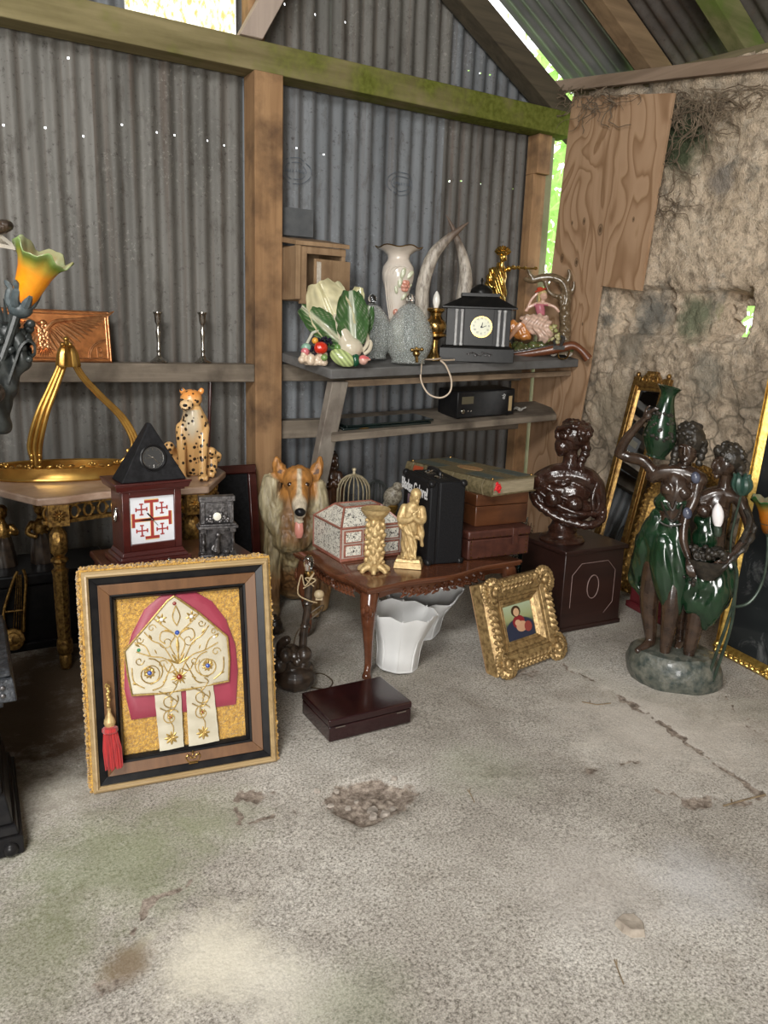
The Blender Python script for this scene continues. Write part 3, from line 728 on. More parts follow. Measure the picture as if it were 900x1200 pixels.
arm('arm', [(-31, -5, 15, 1.0), (-31, -6, 26, .9), (-31, -6, 44, 1.25), (-22, -3, 76, 1.15), (-8, 4, 108, .9), (3, 9, 134, .65), (6, 10, 150, .5)], 4.6)
arm('arm', [(62, 14, 15, .75), (74, 15, 26, .75), (79, 15, 42, .95), (66, 14, 70, .9), (42, 12, 97, .8), (23, 10, 120, .7), (13, 10, 142, .6), (11, 10, 152, .5)], 3.6)
mb = MB(); mb.lathe([(12, 130), (12.6, 132), (12, 135), (10.5, 145), (7, 153), (3, 157), (2.2, 159)], 32, (9, 10, 0), wave=lambda r, z, a: (r*(1+.10*cos(8*a)), z))
mb.ball((8, 10, 161), 3.2); mb.ball((4, 3, 155), 3); mb.ball((12, 3, 155), 3); mb.build('crown_knob', GILT3, T)

# ---- cheetah
t = NT('spotted_cheetah_glaze'); a = t.new('ShaderNodeVertexColor', layer_name='Col'); v = t.co('Object')
wv = t.new('ShaderNodeVectorMath', operation='ADD'); t.link(v, wv.inputs[0]); t.link(t.noise(v, 30, 2), wv.inputs[1])
sp = t.voro(v, 44, rand=.75)
t.color(t.mix(t.ramp(sp, (.30, 1), (.36, 0)), a.outputs['Color'], (.022, .012, .008))); CHEET = t.set(.28, 0, None, .3)
T = Px('cheetah_figurine', 'spotted seated cheetah figurine on the right end of the marble console', 'figurine', 226, 560, z=.681, zmid=50)
g = Org()
g.limb([(0, 22, 12, 16), (2, 14, 40, 17), (3, 6, 62, 17), (2, 2, 74, 12.5), (0, 0, 84, 9.5)])          # trunk and neck
g.ball((0, -1, 92), (12.5, 12.5, 11)); g.ball((-5, -11, 86), (8, 8, 6.2), (0, 0, -.3)); g.ball((-6, -14, 82.5), (5.5, 6, 3.4))
for x in (-9.5, 11.5): g.ball((x, 2, 100.5), (3.4, 2.2, 4), (0, .3 if x > 0 else -.3, 0))
g.limb([(-11, 2, 58, 7.5), (-12, -3, 36, 5.2), (-11.5, -5, 18, 4.3), (-11.5, -6, 5, 4.2)]); g.ball((-11.5, -10, 3.6), (5, 7, 3.6))
g.limb([(13, 2, 58, 7.5), (12, -8, 36, 5.6), (11, -13, 16, 4.6), (11, -14, 5, 4.6)]); g.ball((11.5, -19, 4), (6.4, 8, 4.2))
for x in (-3.6, 0, 3.6): g.ball((11.5+x, -25, 3.6), (2, 3, 3))
g.limb([(-16, 22, 10, 13), (-24, 14, 26, 9.5), (-26, 2, 36, 6.5)]); g.limb([(-24, 14, 26, 8), (-23, 8, 10, 7), (-21, -6, 4.5, 5)]); g.ball((-20, -10, 4), (5, 7, 4))
g.limb([(16, 22, 10, 13), (22, 14, 24, 9), (21, 4, 30, 6)]); g.limb([(22, 14, 24, 8), (22, 4, 8, 6), (21, -3, 4.5, 4.5)])
g.limb([(16, 30, 6, 4), (27, 22, 14, 3.4), (31, 12, 24, 3.2), (28, 8, 27, 3)])
def cc(p, n):
    if p.z > 80: f = max(0, min(1, (p.z-86)/12)); return (.78-.02*f, .46-.16*f, .18-.11*f) if p.y > -13 else (.74, .50, .26)
    w = max(0, 1-abs(p.x)/13)*max(0, min(1, (p.z-38)/24))*(1 if p.y < 8 else 0); a = (.72, .43, .17); b = (.62, .53, .38)
    return tuple(a[i]+(b[i]-a[i])*min(1, w*1.6) for i in range(3))
g.build('body', CHEET, T, .9, 3, cc)
for x in (-10, 3.5):
    mb = MB(); mb.ball((x, -11.6, 91.5), (2.6, 1.2, 1.4), 10, 6, (0, .25, 0)); mb.build('eye', BLACKP, T)
mb = MB(); mb.ball((-6.8, -19, 86), (2.6, 1.6, 1.8)); mb.tube([(-10, -17.5, 82.5), (-6.5, -20.2, 81), (-3, -18, 82)], .7, 6); mb.build('muzzle_markings', BLACKP, T)

# ---- copper eagle plaque on the ledge
x0, x1 = onY(-14, 395, 3.74).x, onY(131, 400, 3.74).x; W = x1-x0; z1 = onY(128, 364, 3.74).z; H = z1-1.122
COPPER = gold('embossed_copper', (.74, .30, .10), (.34, .115, .04), .36, 26, .3, .7, .1, .9)
COPPERH = gold('worn_copper', (.80, .42, .20), (.5, .2, .08), .3, 50, .3, .7, .2, .85)
T = Thing('copper_plaque', 'embossed copper plaque of a spread-winged eagle on the ledge', 'plaque', (x0, 3.742, 1.122), tilt=(R(-10), 0, 0))
mb = MB(); mb.box(0, W, 0, .012, 0, H); mb.build('sheet', COPPER, T, bevel=.004)
mb = MB(); e = .018
for (a, b) in (((e, e), (W-e, e)), ((W-e, e), (W-e, H-e)), ((W-e, H-e), (e, H-e)), ((e, H-e), (e, e))): mb.tube([(a[0], -.001, a[1]), (b[0], -.001, b[1])], .0035, 8)
for q in (.006,):
    for (a, b) in (((q, q), (W-q, q)), ((W-q, q), (W-q, H-q)), ((W-q, H-q), (q, H-q)), ((q, H-q), (q, q))): mb.tube([(a[0], -.001, a[1]), (b[0], -.001, b[1])], .003, 8)
for r in (.085, .078):
    for sx_ in (1, -1):
        c = W-e if sx_ > 0 else e; mb.tube([(c-sx_*r*cos(t), -.001, e+r*sin(t)) for t in [pi/2*k/12 for k in range(13)]], .003, 6)
mb.build('raised_border', COPPERH, T)
mb = MB(); cx, cz = W*.44, H*.54
for s_ in (1, -1):
    Lw = .255 if s_ > 0 else .20
    for row, (n, L0, w0) in enumerate(((17, .105, .0075), (13, .070, .0065), (10, .042, .006))):
        for k in range(n):
            t = k/(n-1); bx = cx+s_*(.012+Lw*t*(1-.12*row)); bz = cz-.006+.070*sin(min(1, t*1.25)*pi/2)*(1-.10*row)+.006*row
            a = R(-62+92*t); leaf(mb, (bx-s_*.03*t, bz+.004), a if s_ > 0 else pi-a, L0*(.55+.45*sin(pi*(.25+.6*t))), w0, -.0015*(2-row), .004)
    btube(mb, [(cx+s_*.008, -.003, cz+.012, .010), (cx+s_*(.05), -.003, cz+.052, .009), (cx+s_*.14, -.002, cz+.066, .006), (cx+s_*Lw, -.001, cz+.07, .003)], 8)
for k in range(34):
    t = k/33; mb.ball((cx+.020*sin(k*2.4)*(1-.3*t), -.003, cz+.035-.095*t), (.010, .008, .012), 8, 5)
mb.ball((cx, -.004, cz+.045), (.016, .010, .014)); leaf(mb, (cx-.008, cz+.045), pi, .02, .006, -.003, .006)
for k in range(7): leaf(mb, (cx, cz-.045), -pi/2+R(-36+12*k), .055, .006, 0, .006)
for s in (1, -1): btube(mb, [(cx+s*.015, -.002, cz-.04, .006), (cx+s*.025, -.003, cz-.062, .005), (cx+s*.04, -.003, cz-.07, .0035)], 8)
mb.build('eagle_relief', COPPERH, T)
mb = MB(); bx = W-.055; bz = .045
for dz in (.012, -.012):
    mb.tube([(bx+.012*cos(t), -.001, bz+dz+.011*sin(t)) for t in [R(-120+24*k) for k in range(11)]], .0028, 6)
mb.tube([(bx-.008, -.001, bz-.022), (bx-.008, -.001, bz+.022)], .0028, 6); mb.build('corner_mark', COPPERH, T)

# ---- silver candlesticks
def candlestick(px, label):
    T = Px('candlestick', label, 'candlestick', px, 424, Y=3.765, zset=1.123, group='silver candlesticks on the ledge', zmid=30)
    mb = MB(); mb.lathe([(10, 0), (10.5, 1), (10, 2), (7, 4), (3.5, 7), (2.4, 9)], 24); mb.build('foot', SILVER, T)
    mb = MB(); mb.lathe([(2.2, 8), (1.8, 12), (3.2, 14), (2, 16.5), (1.7, 24), (2.6, 32), (3.2, 36), (1.8, 39), (1.7, 44), (2.6, 46)], 20); mb.build('stem', SILVER, T)
    mb = MB(); mb.lathe([(2.4, 45), (3.6, 48), (4.2, 56), (5.6, 58), (5.6, 59.4), (3.2, 59.4), (3.0, 50)], 24); mb.build('cup', SILVER, T)
candlestick(186.5, 'silver candlestick next to the copper plaque, left of the pair'); candlestick(238, 'silver candlestick nearest the timber post on the ledge')

# ---- dark walking stick and frame behind the console
mb = MB(); a = onY(246.5, 444, 3.79); b = onY(243, 600, 3.75); d = (b-a)/(b.z-a.z); c = a+d*(0.01-a.z)
mb.tube([a, c], [.008, .007], 10); mb.ball(a, .011); mb.tube([c, c+d*-.03], .009, 10)
tag(mb.build('walking_stick', MAHOG), 'thin dark red stick leaning on the iron behind the cheetah', 'stick')
T = Thing('picture_frame', 'dark brown empty picture frame leaning beside the timber post', 'frame', (1.17, 3.55, 0), tilt=(R(-9), 0, 0))
hz = .64; mb = MB()
for a, b in (((0, 0), (.27, .045)), ((0, hz-.045), (.27, hz)), ((0, .045), (.045, hz-.045)), ((.225, .045), (.27, hz-.045))): mb.box(a[0], b[0], 0, .03, a[1], b[1])
mb.build('moulding', MAHOG, T, bevel=.006)
mb = MB(); mb.box(.04, .23, .015, .025, .04, hz-.04); mb.build('backing_panel', BLACKM, T)

# ---- low red chest behind the big frame
T = Thing('low_chest', 'low reddish mahogany chest carrying the cross clock', 'chest', (.49, 2.48, 0), R(1.5))
mb = MB(); mb.box(0, .46, .02, .27, .03, .50); mb.build('carcass', MAHOG, T, bevel=.004)
mb = MB(); mb.box(-.012, .485, 0, .285, .50, .522); mb.build('top_board', MAHOG, T, bevel=.006)
mb = MB(); mb.box(-.008, .475, .01, .28, 0, .035); mb.build('plinth', MAHOG, T, bevel=.004)

# ---- cross clock
CZ = .523
REDW = wood('red_stained_wood', (.050, .008, .007), (.09, .017, .014), 0, 8, .3, .4)
T = Thing('cross_clock', 'red wooden mantel clock with red crosses on its white square dial', 'clock', (.515, 2.50, CZ), R(4))
W, D = .245, .165
mb = MB(); mb.box(0, W, 0, D, 0, .018); mb.box(.008, W-.008, .008, D-.008, .018, .03, .004, .004); mb.box(.016, W-.016, .016, D-.016, .03, .045, .006, .006); mb.build('stepped_base', REDW, T, bevel=.002)
b0, b1 = .024, W-.024; mb = MB(); z0, z1 = .045, .245
mb.box(b0, b1, .034, D-.02, z0, z1); F = .024
for q in ((b0, b0+F, z0, z1), (b1-F, b1, z0, z1), (b0+F, b1-F, z0, z0+F), (b0+F, b1-F, z1-F*.8, z1)): mb.box(q[0], q[1], .022, .036, q[2], q[3])
mb.build('case', REDW, T, bevel=.002)
mb = MB(); mb.box(.014, W-.014, .012, D-.012, z1, z1+.008); mb.box(.004, W-.004, .002, D-.002, z1+.008, z1+.026, -.006, -.006); mb.box(-.004, W+.004, -.006, D+.006, z1+.026, z1+.034); mb.build('cornice', REDW, T, bevel=.002)
dw = b1-b0-2*F; dh = z1-z0-1.8*F; cx = (b0+b1)/2; cz = z0+F+dh/2
mb = MB(); mb.box(cx-dw/2, cx+dw/2, .032, .0338, cz-dh/2, cz+dh/2); dial = mb.build('dial', M('white_dial', (.78, .80, .84), rough=.35), T)
def potent(mb, x, z, s, t_, y0, y1):
    mb.box(x-t_/2, x+t_/2, y0, y1, z-s, z+s); mb.box(x-s, x-t_/2, y0, y1, z-t_/2, z+t_/2); mb.box(x+t_/2, x+s, y0, y1, z-t_/2, z+t_/2)
    b = s*.42
    mb.box(x-b, x+b, y0, y1, z+s, z+s+t_); mb.box(x-b, x+b, y0, y1, z-s-t_, z-s); mb.box(x+s, x+s+t_, y0, y1, z-b, z+b); mb.box(x-s-t_, x-s, y0, y1, z-b, z+b)
mb = MB(); potent(mb, cx, cz, .056, .0125, .0312, .0322)
mb.build('cross_outline', M('yellow_dial_edge', (.75, .5, .18), rough=.4), (dial, (1, 1, 1)))
mb = MB(); potent(mb, cx, cz, .0565, .009, .0304, .0314)
for sx_ in (-1, 1):
    for sz_ in (-1, 1): potent(mb, cx+sx_*.034, cz+sz_*.036, .0155, .0045, .0304, .0314)
mb.build('cross_print', M('brick_red_print', (.36, .045, .04), rough=.4), (dial, (1, 1, 1)))
mb = MB(); mb.prism([(cx, cz), (cx-.008, cz+.004), (cx-.050, cz+.001), (cx-.008, cz-.004)], .0285, .0295); mb.prism([(cx+.004, cz-.004), (cx-.018, cz+.022), (cx-.014, cz+.024), (cx+.006, cz)], .0272, .0282); mb.build('hand', BLACKP, T)
mb = MB(); mb.tube([(cx-.004, .0265, cz+.006), (cx+.018, .0265, cz-.022)], .0009, 6); mb.ball((cx, .027, cz), .003); mb.build('second_hand', SILVER, T)
mb = MB(); mb.tube([(.019, .085+.011*cos(2*pi*k/20), .16+.021*sin(2*pi*k/20)) for k in range(20)], .003, 8, True); mb.tube([(.018, .085+.005*cos(2*pi*k/20), .16+.012*sin(2*pi*k/20)) for k in range(20)], .0022, 8, True); mb.ball((.022, .085, .182), .005); mb.build('ring_handle', SILVER, T)
mb = MB(); mb.lathe([(.006, 0), (.008, .003), (.006, .008), (.003, .010)], 16); mb.T = None
for i, p in enumerate(mb.v): mb.v[i] = Vector((p.x+.165, -p.z-.0005, p.y+.010))
mb.build('drawer_knob', SILVER, T)

# ---- pyramid clock standing on it
T = Thing('pyramid_clock', 'black triangular pyramid clock standing on the red wooden clock', 'clock', (.64, 2.545, CZ+z1+.0345), R(5))
w_ = .108; h_ = .185
mb = MB(); mb.add([(-w_, -.03, 0), (w_, -.03, 0), (w_, .075, 0), (-w_, .075, 0), (-.004, .0, h_), (.004, .0, h_), (.004, .03, h_), (-.004, .03, h_)], [(0, 3, 2, 1), (4, 5, 6, 7), (0, 1, 5, 4), (1, 2, 6, 5), (2, 3, 7, 6), (3, 0, 4, 7)])
mb.build('pyramid_case', BLACKM, T, bevel=.003)
tl = math.atan2(.03, h_); dz = .075
T2 = Matrix.Translation((0, -.03+.03*dz/h_-.0005, dz)) @ Matrix.Rotation(R(90)-tl*-1*-1, 4, 'X')
mb = MB(); mb.T = T2; mb.lathe([(.036, 0), (.044, 0), (.044, .004), (.040, .006), (.036, .003)], 40, cap=False); mb.build('bezel', BLACKP, T)
mb = MB(); mb.T = T2; mb.lathe([(.037, -.001), (.037, .0015)], 40); fc = mb.build('dial', M('dark_dial', (.05, .05, .05), rough=.3), T)
mb = MB(); mb.T = T2
for k in range(12):
    a = 2*pi*k/12; mb.tube([(.031*cos(a), .031*sin(a), .0018), ((.026 if k % 3 else .023)*cos(a), (.026 if k % 3 else .023)*sin(a), .0018)], .0006, 5)
mb.tube([(.034*cos(2*pi*k/40), .034*sin(2*pi*k/40), .0018) for k in range(40)], .0005, 5, True); mb.build('hour_mark', SILVER, (fc, (1, 1, 1)))
mb = MB(); mb.T = T2; mb.tube([(0, 0, .0025), (-.017, .012, .0025)], .0011, 5); mb.tube([(-.004, .005, .003), (.019, -.022, .003)], .0010, 5); mb.tube([(0, 0, .003), (-.026, .001, .003)], .0006, 5); mb.build('hand', SILVER, (fc, (1, 1, 1)))

# ---- pewter fireplace ornament
T = Px('fireplace_ornament', 'small pewter fireplace ornament with a tiny dial, beside the cross clock', 'ornament', 256, 655, z=.523, zmid=40, yaw=R(10))
mb = MB(); mb.box(-21, 21, -4, 14, 0, 6); mb.lathe([(20, 0), (20, 4), (17, 5)], 24, (0, -3, 0), sy=.45); mb.build('hearth', PEWTER, T, bevel=.002)
mb = MB(); mb.box(-20, 20, 6, 14, 5, 38)
for x in (-17, 17):
    mb.box(x-3.5, x+3.5, -2, 8, 5, 9); mb.lathe([(2.6, 9), (2.2, 12), (2.2, 28), (3, 31)], 14, (x, 2, 0)); mb.box(x-3.6, x+3.6, -2, 8, 31, 36); mb.ball((x, -2, 20), (2, 2, 4))
mb.box(-12, 12, 2, 8, 28, 36); mb.build('surround', PEWTER, T, bevel=.0015)
mb = MB(); mb.box(-23, 23, -4, 15, 36, 39); mb.box(-21, 21, -2, 14, 39, 41); mb.build('mantel_shelf', PEWTER, T, bevel=.0015)
mb = MB(); mb.box(-19, 19, 6, 13, 41, 70)
for x in (-16.5, 16.5): mb.box(x-2.4, x+2.4, 3, 8, 41, 66)
mb.box(-20.5, 20.5, 2, 14, 66, 72); mb.box(-12, 12, 4.6, 7, 45, 64); mb.build('overmantel', PEWTER, T, bevel=.0015)
mb = MB()
for k in range(26):
    a = k*2.4; x = -12+24*(k/25); mb.ball((x+1.5*sin(a), 2, 44+8*abs(sin(k*.9))*(1-abs(x)/16)+2*cos(a)), (2.4, 2, 2.2), 8, 6)
mb.build('mantel_carving', PEWTER, T)
mb = MB(); mb.T = Matrix.Translation((-1, -1, 50)) @ Matrix.Rotation(R(90), 4, 'X'); mb.lathe([(4.6, -1), (4.6, 1), (3.8, 1.5)], 20); mb.build('tiny_dial', M('cream_dial', (.75, .72, .62), rough=.3), T)
g = Org(); g.ball((-3, -2, 10), (5.5, 5, 6)); g.limb([(-3, -2, 12, 4.5), (-2, -3, 22, 3.4), (-1, -4, 27, 2.6)]); g.ball((-1, -5, 29.5), 3.2); g.limb([(-5, -3, 18, 1.6), (-8, -5, 13, 1.3), (-4, -8, 11, 1.2)]); g.ball((9, -2, 9), (4, 4, 3.4))
g.build('seated_figure', PEWTER, T, .6, 2)

# ---- box on the wall with an open door, slate above
T = Thing('wooden_wall_box', 'small wooden box with an open door fixed beside the timber post', 'box', (1.61, 3.56, onY(318, 349, 3.56).z))
BOXW = wood('raw_pine', (.22, .135, .068), (.35, .23, .13), 2, 7, .8, 0, (.16, .09, .045))
W, D, H = .265, .27, onY(318, 279, 3.56).z-onY(318, 349, 3.56).z
mb = MB(); mb.box(0, .02, 0, D, 0, H-.02); mb.box(W-.02, W, 0, D, 0, H-.02); mb.box(0, W, D-.015, D, 0, H); mb.box(.02, W-.02, 0, D, .02, .04)
mb.box(.02, .055, -.004, .016, -.02, H-.02); mb.box(.055, W, -.004, .016, H-.055, H-.02); mb.box(-.006, .02, -.012, .006, .0, H-.01)
mb.build('carcass', BOXW, T, bevel=.002)
mb = MB(); mb.hexa([(-.01, -.02, H-.02), (W+.012, -.02, H-.02), (W+.012, D, H+.02), (-.01, D, H+.02)], [(-.01, -.02, H), (W+.012, -.02, H), (W+.012, D, H+.045), (-.01, D, H+.045)]); mb.build('roof_board', BOXW, T, bevel=.002)
mb = MB(); mb.T = Matrix.Translation((W+.012, -.014, -.075)) @ Matrix.Rotation(R(11), 4, 'Z'); mb.box(-.215, 0, -.012, 0, 0, H-.005); dr = mb.build('door', BOXW, T, bevel=.0015)
mb = MB(); mb.T = Matrix.Translation((W+.012, -.014, -.075)) @ Matrix.Rotation(R(11), 4, 'Z'); mb.box(-.205, -.18, -.0128, -.0118, .12, .25); mb.build('flaked_paint', M('flaked_white_paint', (.45, .38, .3), (.6, .55, .48), 90, rough=.9), (dr, (1, 1, 1)))
a, b = onY(313, 276, 3.80), onY(366, 254, 3.80)
mb = MB(); mb.box(a.x+.02, b.x, 3.785, 3.797, T.e.location.z+H+.047, b.z+.03); tag(mb.build('slate_board', SLATE, bevel=.001), 'plain dark grey board standing on top of the wall box', 'board')

# ---- dim things under the console
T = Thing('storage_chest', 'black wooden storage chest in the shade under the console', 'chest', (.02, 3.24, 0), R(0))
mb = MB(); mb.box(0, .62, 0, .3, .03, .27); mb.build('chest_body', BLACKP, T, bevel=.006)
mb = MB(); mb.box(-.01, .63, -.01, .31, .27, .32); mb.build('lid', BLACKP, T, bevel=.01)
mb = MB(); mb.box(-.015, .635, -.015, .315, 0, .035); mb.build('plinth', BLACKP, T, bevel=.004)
def putto(px, label):
    T = Px('gilt_figure', label, 'figurine', px, 684, Y=3.39, zset=.321, group='gilt figures under the console', zmid=50)
    g = Org(); g.limb([(0, 0, 6, 10), (0, 0, 22, 8), (0, 0, 40, 9)]); g.limb([(-9, 0, 44, 4), (-14, -6, 36, 3.2), (-6, -12, 32, 2.6)]); g.limb([(9, 0, 44, 4), (14, -6, 38, 3.2), (8, -12, 40, 2.6)])
    g.limb([(0, 0, 40, 9), (0, 0, 47, 6), (0, 0, 51, 3.6), (0, -1, 56, 3.4)]); g.ball((0, -1, 61), (6.4, 7, 7.4)); g.ball((0, -8, 60), (1.4, 1.6, 1.6)); g.ball((0, 1, 64), (7, 7, 6))
    g.build('body', GILT2, T, .8, 2)
    mb = MB(); mb.lathe([(13, 0), (12, 12), (10, 26), (8.5, 34)], 36, wave=lambda r, z, a: (r*(1+.07*cos(9*a+z*.1)), z)); mb.build('skirt', BRONZE, T)
putto(8, 'gilt figure under the console just behind the lyre ornament'); putto(52, 'gilt figure in a dark skirt just behind the console leg')
T = Px('lyre_ornament', 'dark lyre-shaped ornament with a round disc, under the console', 'ornament', 14, 700, Y=3.22, zset=.02, zmid=40)
mb = MB(); mb.tube(bez([(-8, 0, 20), (-10, 0, 45), (2, 0, 80), (8, 0, 92)], 6), 1.8, 8); mb.tube(bez([(10, 0, 20), (12, 0, 45), (16, 0, 80), (14, 0, 94)], 6), 1.8, 8)
for k in range(4): mb.tube([(-2+3*k, 0, 18), (7+1.5*k, 0, 88)], .5, 5)
mb.tube([(-10, 0, 46), (13, 0, 46)], 1.3, 8); mb.build('lyre_arms', GILT2, T)
mb = MB(); mb.T = Matrix.Translation((-2, -2, 13)) @ Matrix.Rotation(R(80), 4, 'X'); mb.lathe([(12, -2), (13, 0), (12, 2), (8, 2.6), (7, 1.6), (2, 3)], 28); mb.build('disc', GILT2, T)
T = Px('dish_stand', 'small dark dish on a stem in the shade behind the mitre frame', 'stand', 108, 700, Y=3.66, zset=0, zmid=30)
mb = MB(); mb.lathe([(9, 0), (9, 2), (3, 6), (2.4, 20), (2.6, 38), (6, 42)], 20); mb.build('stem', BRONZE, T)
mb = MB(); mb.lathe([(5, 41), (14, 46), (17, 54), (16, 54), (12, 48), (3, 44)], 28); mb.build('dish', BRONZE, T)
T = Px('dark_foliage_spray', 'spray of black artificial leaves behind the cross clock', 'artificial plant', 124, 664, Y=3.02, zset=0, zmid=30)
mb = MB(); mb.lathe([(9, 0), (11, 14), (10, 14), (7, 3)], 20); mb.build('pot', BRONZE, T)
mb = MB(); rr = random.Random(5)
for k in range(46):
    a = rr.uniform(0, 6.28); L = rr.uniform(8, 20); z = rr.uniform(30, 62); e = rr.uniform(-.3, .9)
    p = Vector((2*cos(a), 2*sin(a), z)); q = p+Vector((L*cos(a)*cos(e), L*sin(a)*cos(e)*.8, L*sin(e))); s = (q-p).cross(Vector((0, 0, 1))).normalized()*L*.22; m_ = (p+q)/2
    mb.add([p, m_+s, q, m_-s], [(0, 1, 2, 3)])
mb.tube([(0, 0, 6), (0, 0, 60)], 1.2, 6); mb.build('foliage', M('black_green_leaf', (.006, .010, .008), rough=.5), T)

# ---- black pedestal and lamp figure at the picture's edge
T = Thing('stepped_pedestal', 'black stepped pedestal at the near left edge, carved top', 'pedestal', (-.06, 2.12, 0), R(-3))
mb = MB(); h = .205
mb.box(-h, h, -h, h, 0, .05); mb.box(-h+.008, h-.008, -h+.008, h-.008, .05, .075, .006, .006); mb.box(-h+.02, h-.02, -h+.02, h-.02, .075, .15, .012, .012); mb.box(-h+.04, h-.04, -h+.04, h-.04, .15, .17); mb.build('stepped_foot', BLACKP, T, bevel=.004)
mb = MB(); mb.box(-.15, .15, -.15, .15, .17, .40); mb.build('shaft', BLACKP, T, bevel=.004)  # off-frame shaft made wide for its shadow
for x, y in ((h-.03, -h+.02), (-h+.03, -h+.02)):
    mb = MB(); mb.ball((x, y-.022, .02), (.018, .014, .018)); mb.build('bead', BLACKP, T)
mb = MB(); c = .215
mb.box(-c+.03, c-.03, -c+.03, c-.03, .39, .415); mb.box(-c, c, -c, c, .415, .475, .006, .006); mb.box(-c+.01, c-.01, -c+.01, c-.01, .475, .49); mb.build('carved_cap', M('blue_black_carved', (.012, .014, .018), (.06, .066, .075), 60, .45, .7, .4, bump=.5), T, bevel=.004)
mb = MB()
for k in range(10):
    x = c-.03-.012*(k % 5)*2; mb.ball((x, -c-.001, .435+.02*(k//5)), (.006, .004, .006), 8, 6)
mb.build('studs', PEWTER, T)
T = Thing('figure_lamp', 'dark bronze figure lamp with an orange and green flower shade', 'lamp', (-.06, 2.12, .4905), R(-8))
ROCK = M('grey_rock', (.13, .14, .115), (.30, .31, .27), 30, rough=.85, bump=.8, bsc=50, bdist=.01)
g = Org(); g.ball((0.03, 0, .03), (.15, .15, .07)); g.ball((.07, -.05, .08), (.09, .08, .06)); g.ball((-.05, .03, .06), (.10, .10, .06))
g.build('rock_base', ROCK, T, .008, 2, disp=lambda p: .012*noise.noise(p*28)+.005*noise.noise(p*80))
mb = MB(); mb.solid_sheet(lambda u, w: (.02+.16*u, -.17-.02*w+.03*u, .012+.05*w*(.3+.7*u)+.012*sin(8*u)), 14, 5, .006); mb.build('pink_drape', M('dull_pink', (.42, .24, .21), (.58, .40, .36), 40, rough=.6), T)
g = Org()
g.limb([(-.07, .02, .12, .14), (-.06, .02, .40, .13), (-.05, .03, .70, .10), (-.04, .03, .86, .05)]); g.ball((-.03, .02, .92), (.06, .065, .08)); g.limb([(-.17, .04, .10, .06), (-.18, .03, .5, .06), (-.15, .03, .78, .05)])  # second, unseen robed body added to widen the shadow
g.limb([(0, 0, .10, .09), (.01, 0, .30, .10), (0, 0, .5, .085), (0, 0, .62, .10), (0, 0, .70, .07), (0, 0, .75, .04)]); g.ball((0, -.01, .83), (.055, .062, .075)); g.ball((0, -.07, .82), (.01, .014, .018))
g.limb([(-.09, 0, .69, .035), (-.17, -.04, .56, .03), (-.10, -.12, .48, .022)]); g.limb([(.09, 0, .69, .036), (.16, -.03, .60, .032), (.22, -.08, .64, .024)]); g.ball((.225, -.09, .645), .028)
g.build('figure', BRONZE, T, .010, 2)
def T_at(px, py): # point in this lamp's own frame at its distance
    p = onY(px, py, 2.02); return Matrix.Rotation(R(8), 4, 'Z') @ (p-Vector((-.06, 2.12, .4905)))
DVINE = M('dark_patina', (.009, .011, .011), (.030, .034, .032), 40, rough=.4, bump=.2)
mb = MB(); rr = random.Random(2)
for k in range(70):
    p = T_at(-25+rr.uniform(0, 62), 372+rr.uniform(0, 52)); p.y += rr.uniform(-.01, .06); mb.ball(p, rr.uniform(.008, .013), 8, 6)
mb.build('grape_cluster', DVINE, T)
A = [T_at(*q) for q in ((-30, 380), (10, 372), (36, 400), (42, 412))]; 
g = Org(); V3 = lambda x, y, dy=0: tuple(T_at(x, y)+Vector((0, dy, 0)))
for pts in ([(-30, 410, .05, .05), (0, 420, .04, .042), (8, 445, .03, .03), (4, 470, .03, .014)], [(-25, 430, .03, .05), (-6, 470, .03, .04), (-8, 500, .03, .03)], [(-20, 395, .04, .05), (14, 398, .03, .03), (22, 420, .02, .022), (14, 448, .02, .012)]): g.limb([(*V3(x, y, dy), r) for x, y, dy, r in pts])
g.build('drapery', DVINE, T, .006, 2, disp=lambda p: .006*sin(p.x*120+p.z*40)+.008*noise.noise(p*30), zmin=-1)
mb = MB(); path = bez([(8, 452), (17, 425), (24, 407), (33, 400), (41, 405), (42, 416), (36, 421)], 6)
mb.solid_sheet(lambda u, w: T_at(*path[min(len(path)-1, int(w*(len(path)-1)+.5))])+Vector((0, (u-.5)*.075*(.35+.9*sin(pi*min(1, .15+w*.8)))+.02, .008*abs(u-.5))), 6, len(path)-1, .005); mb.build('curled_leaf', DVINE, T)
mb = MB(); mb.tube([T_at(*q) for q in ((-20, 450), (2, 420), (12, 392), (19, 370))], .011, 10); mb.build('flower_stem', DVINE, T)
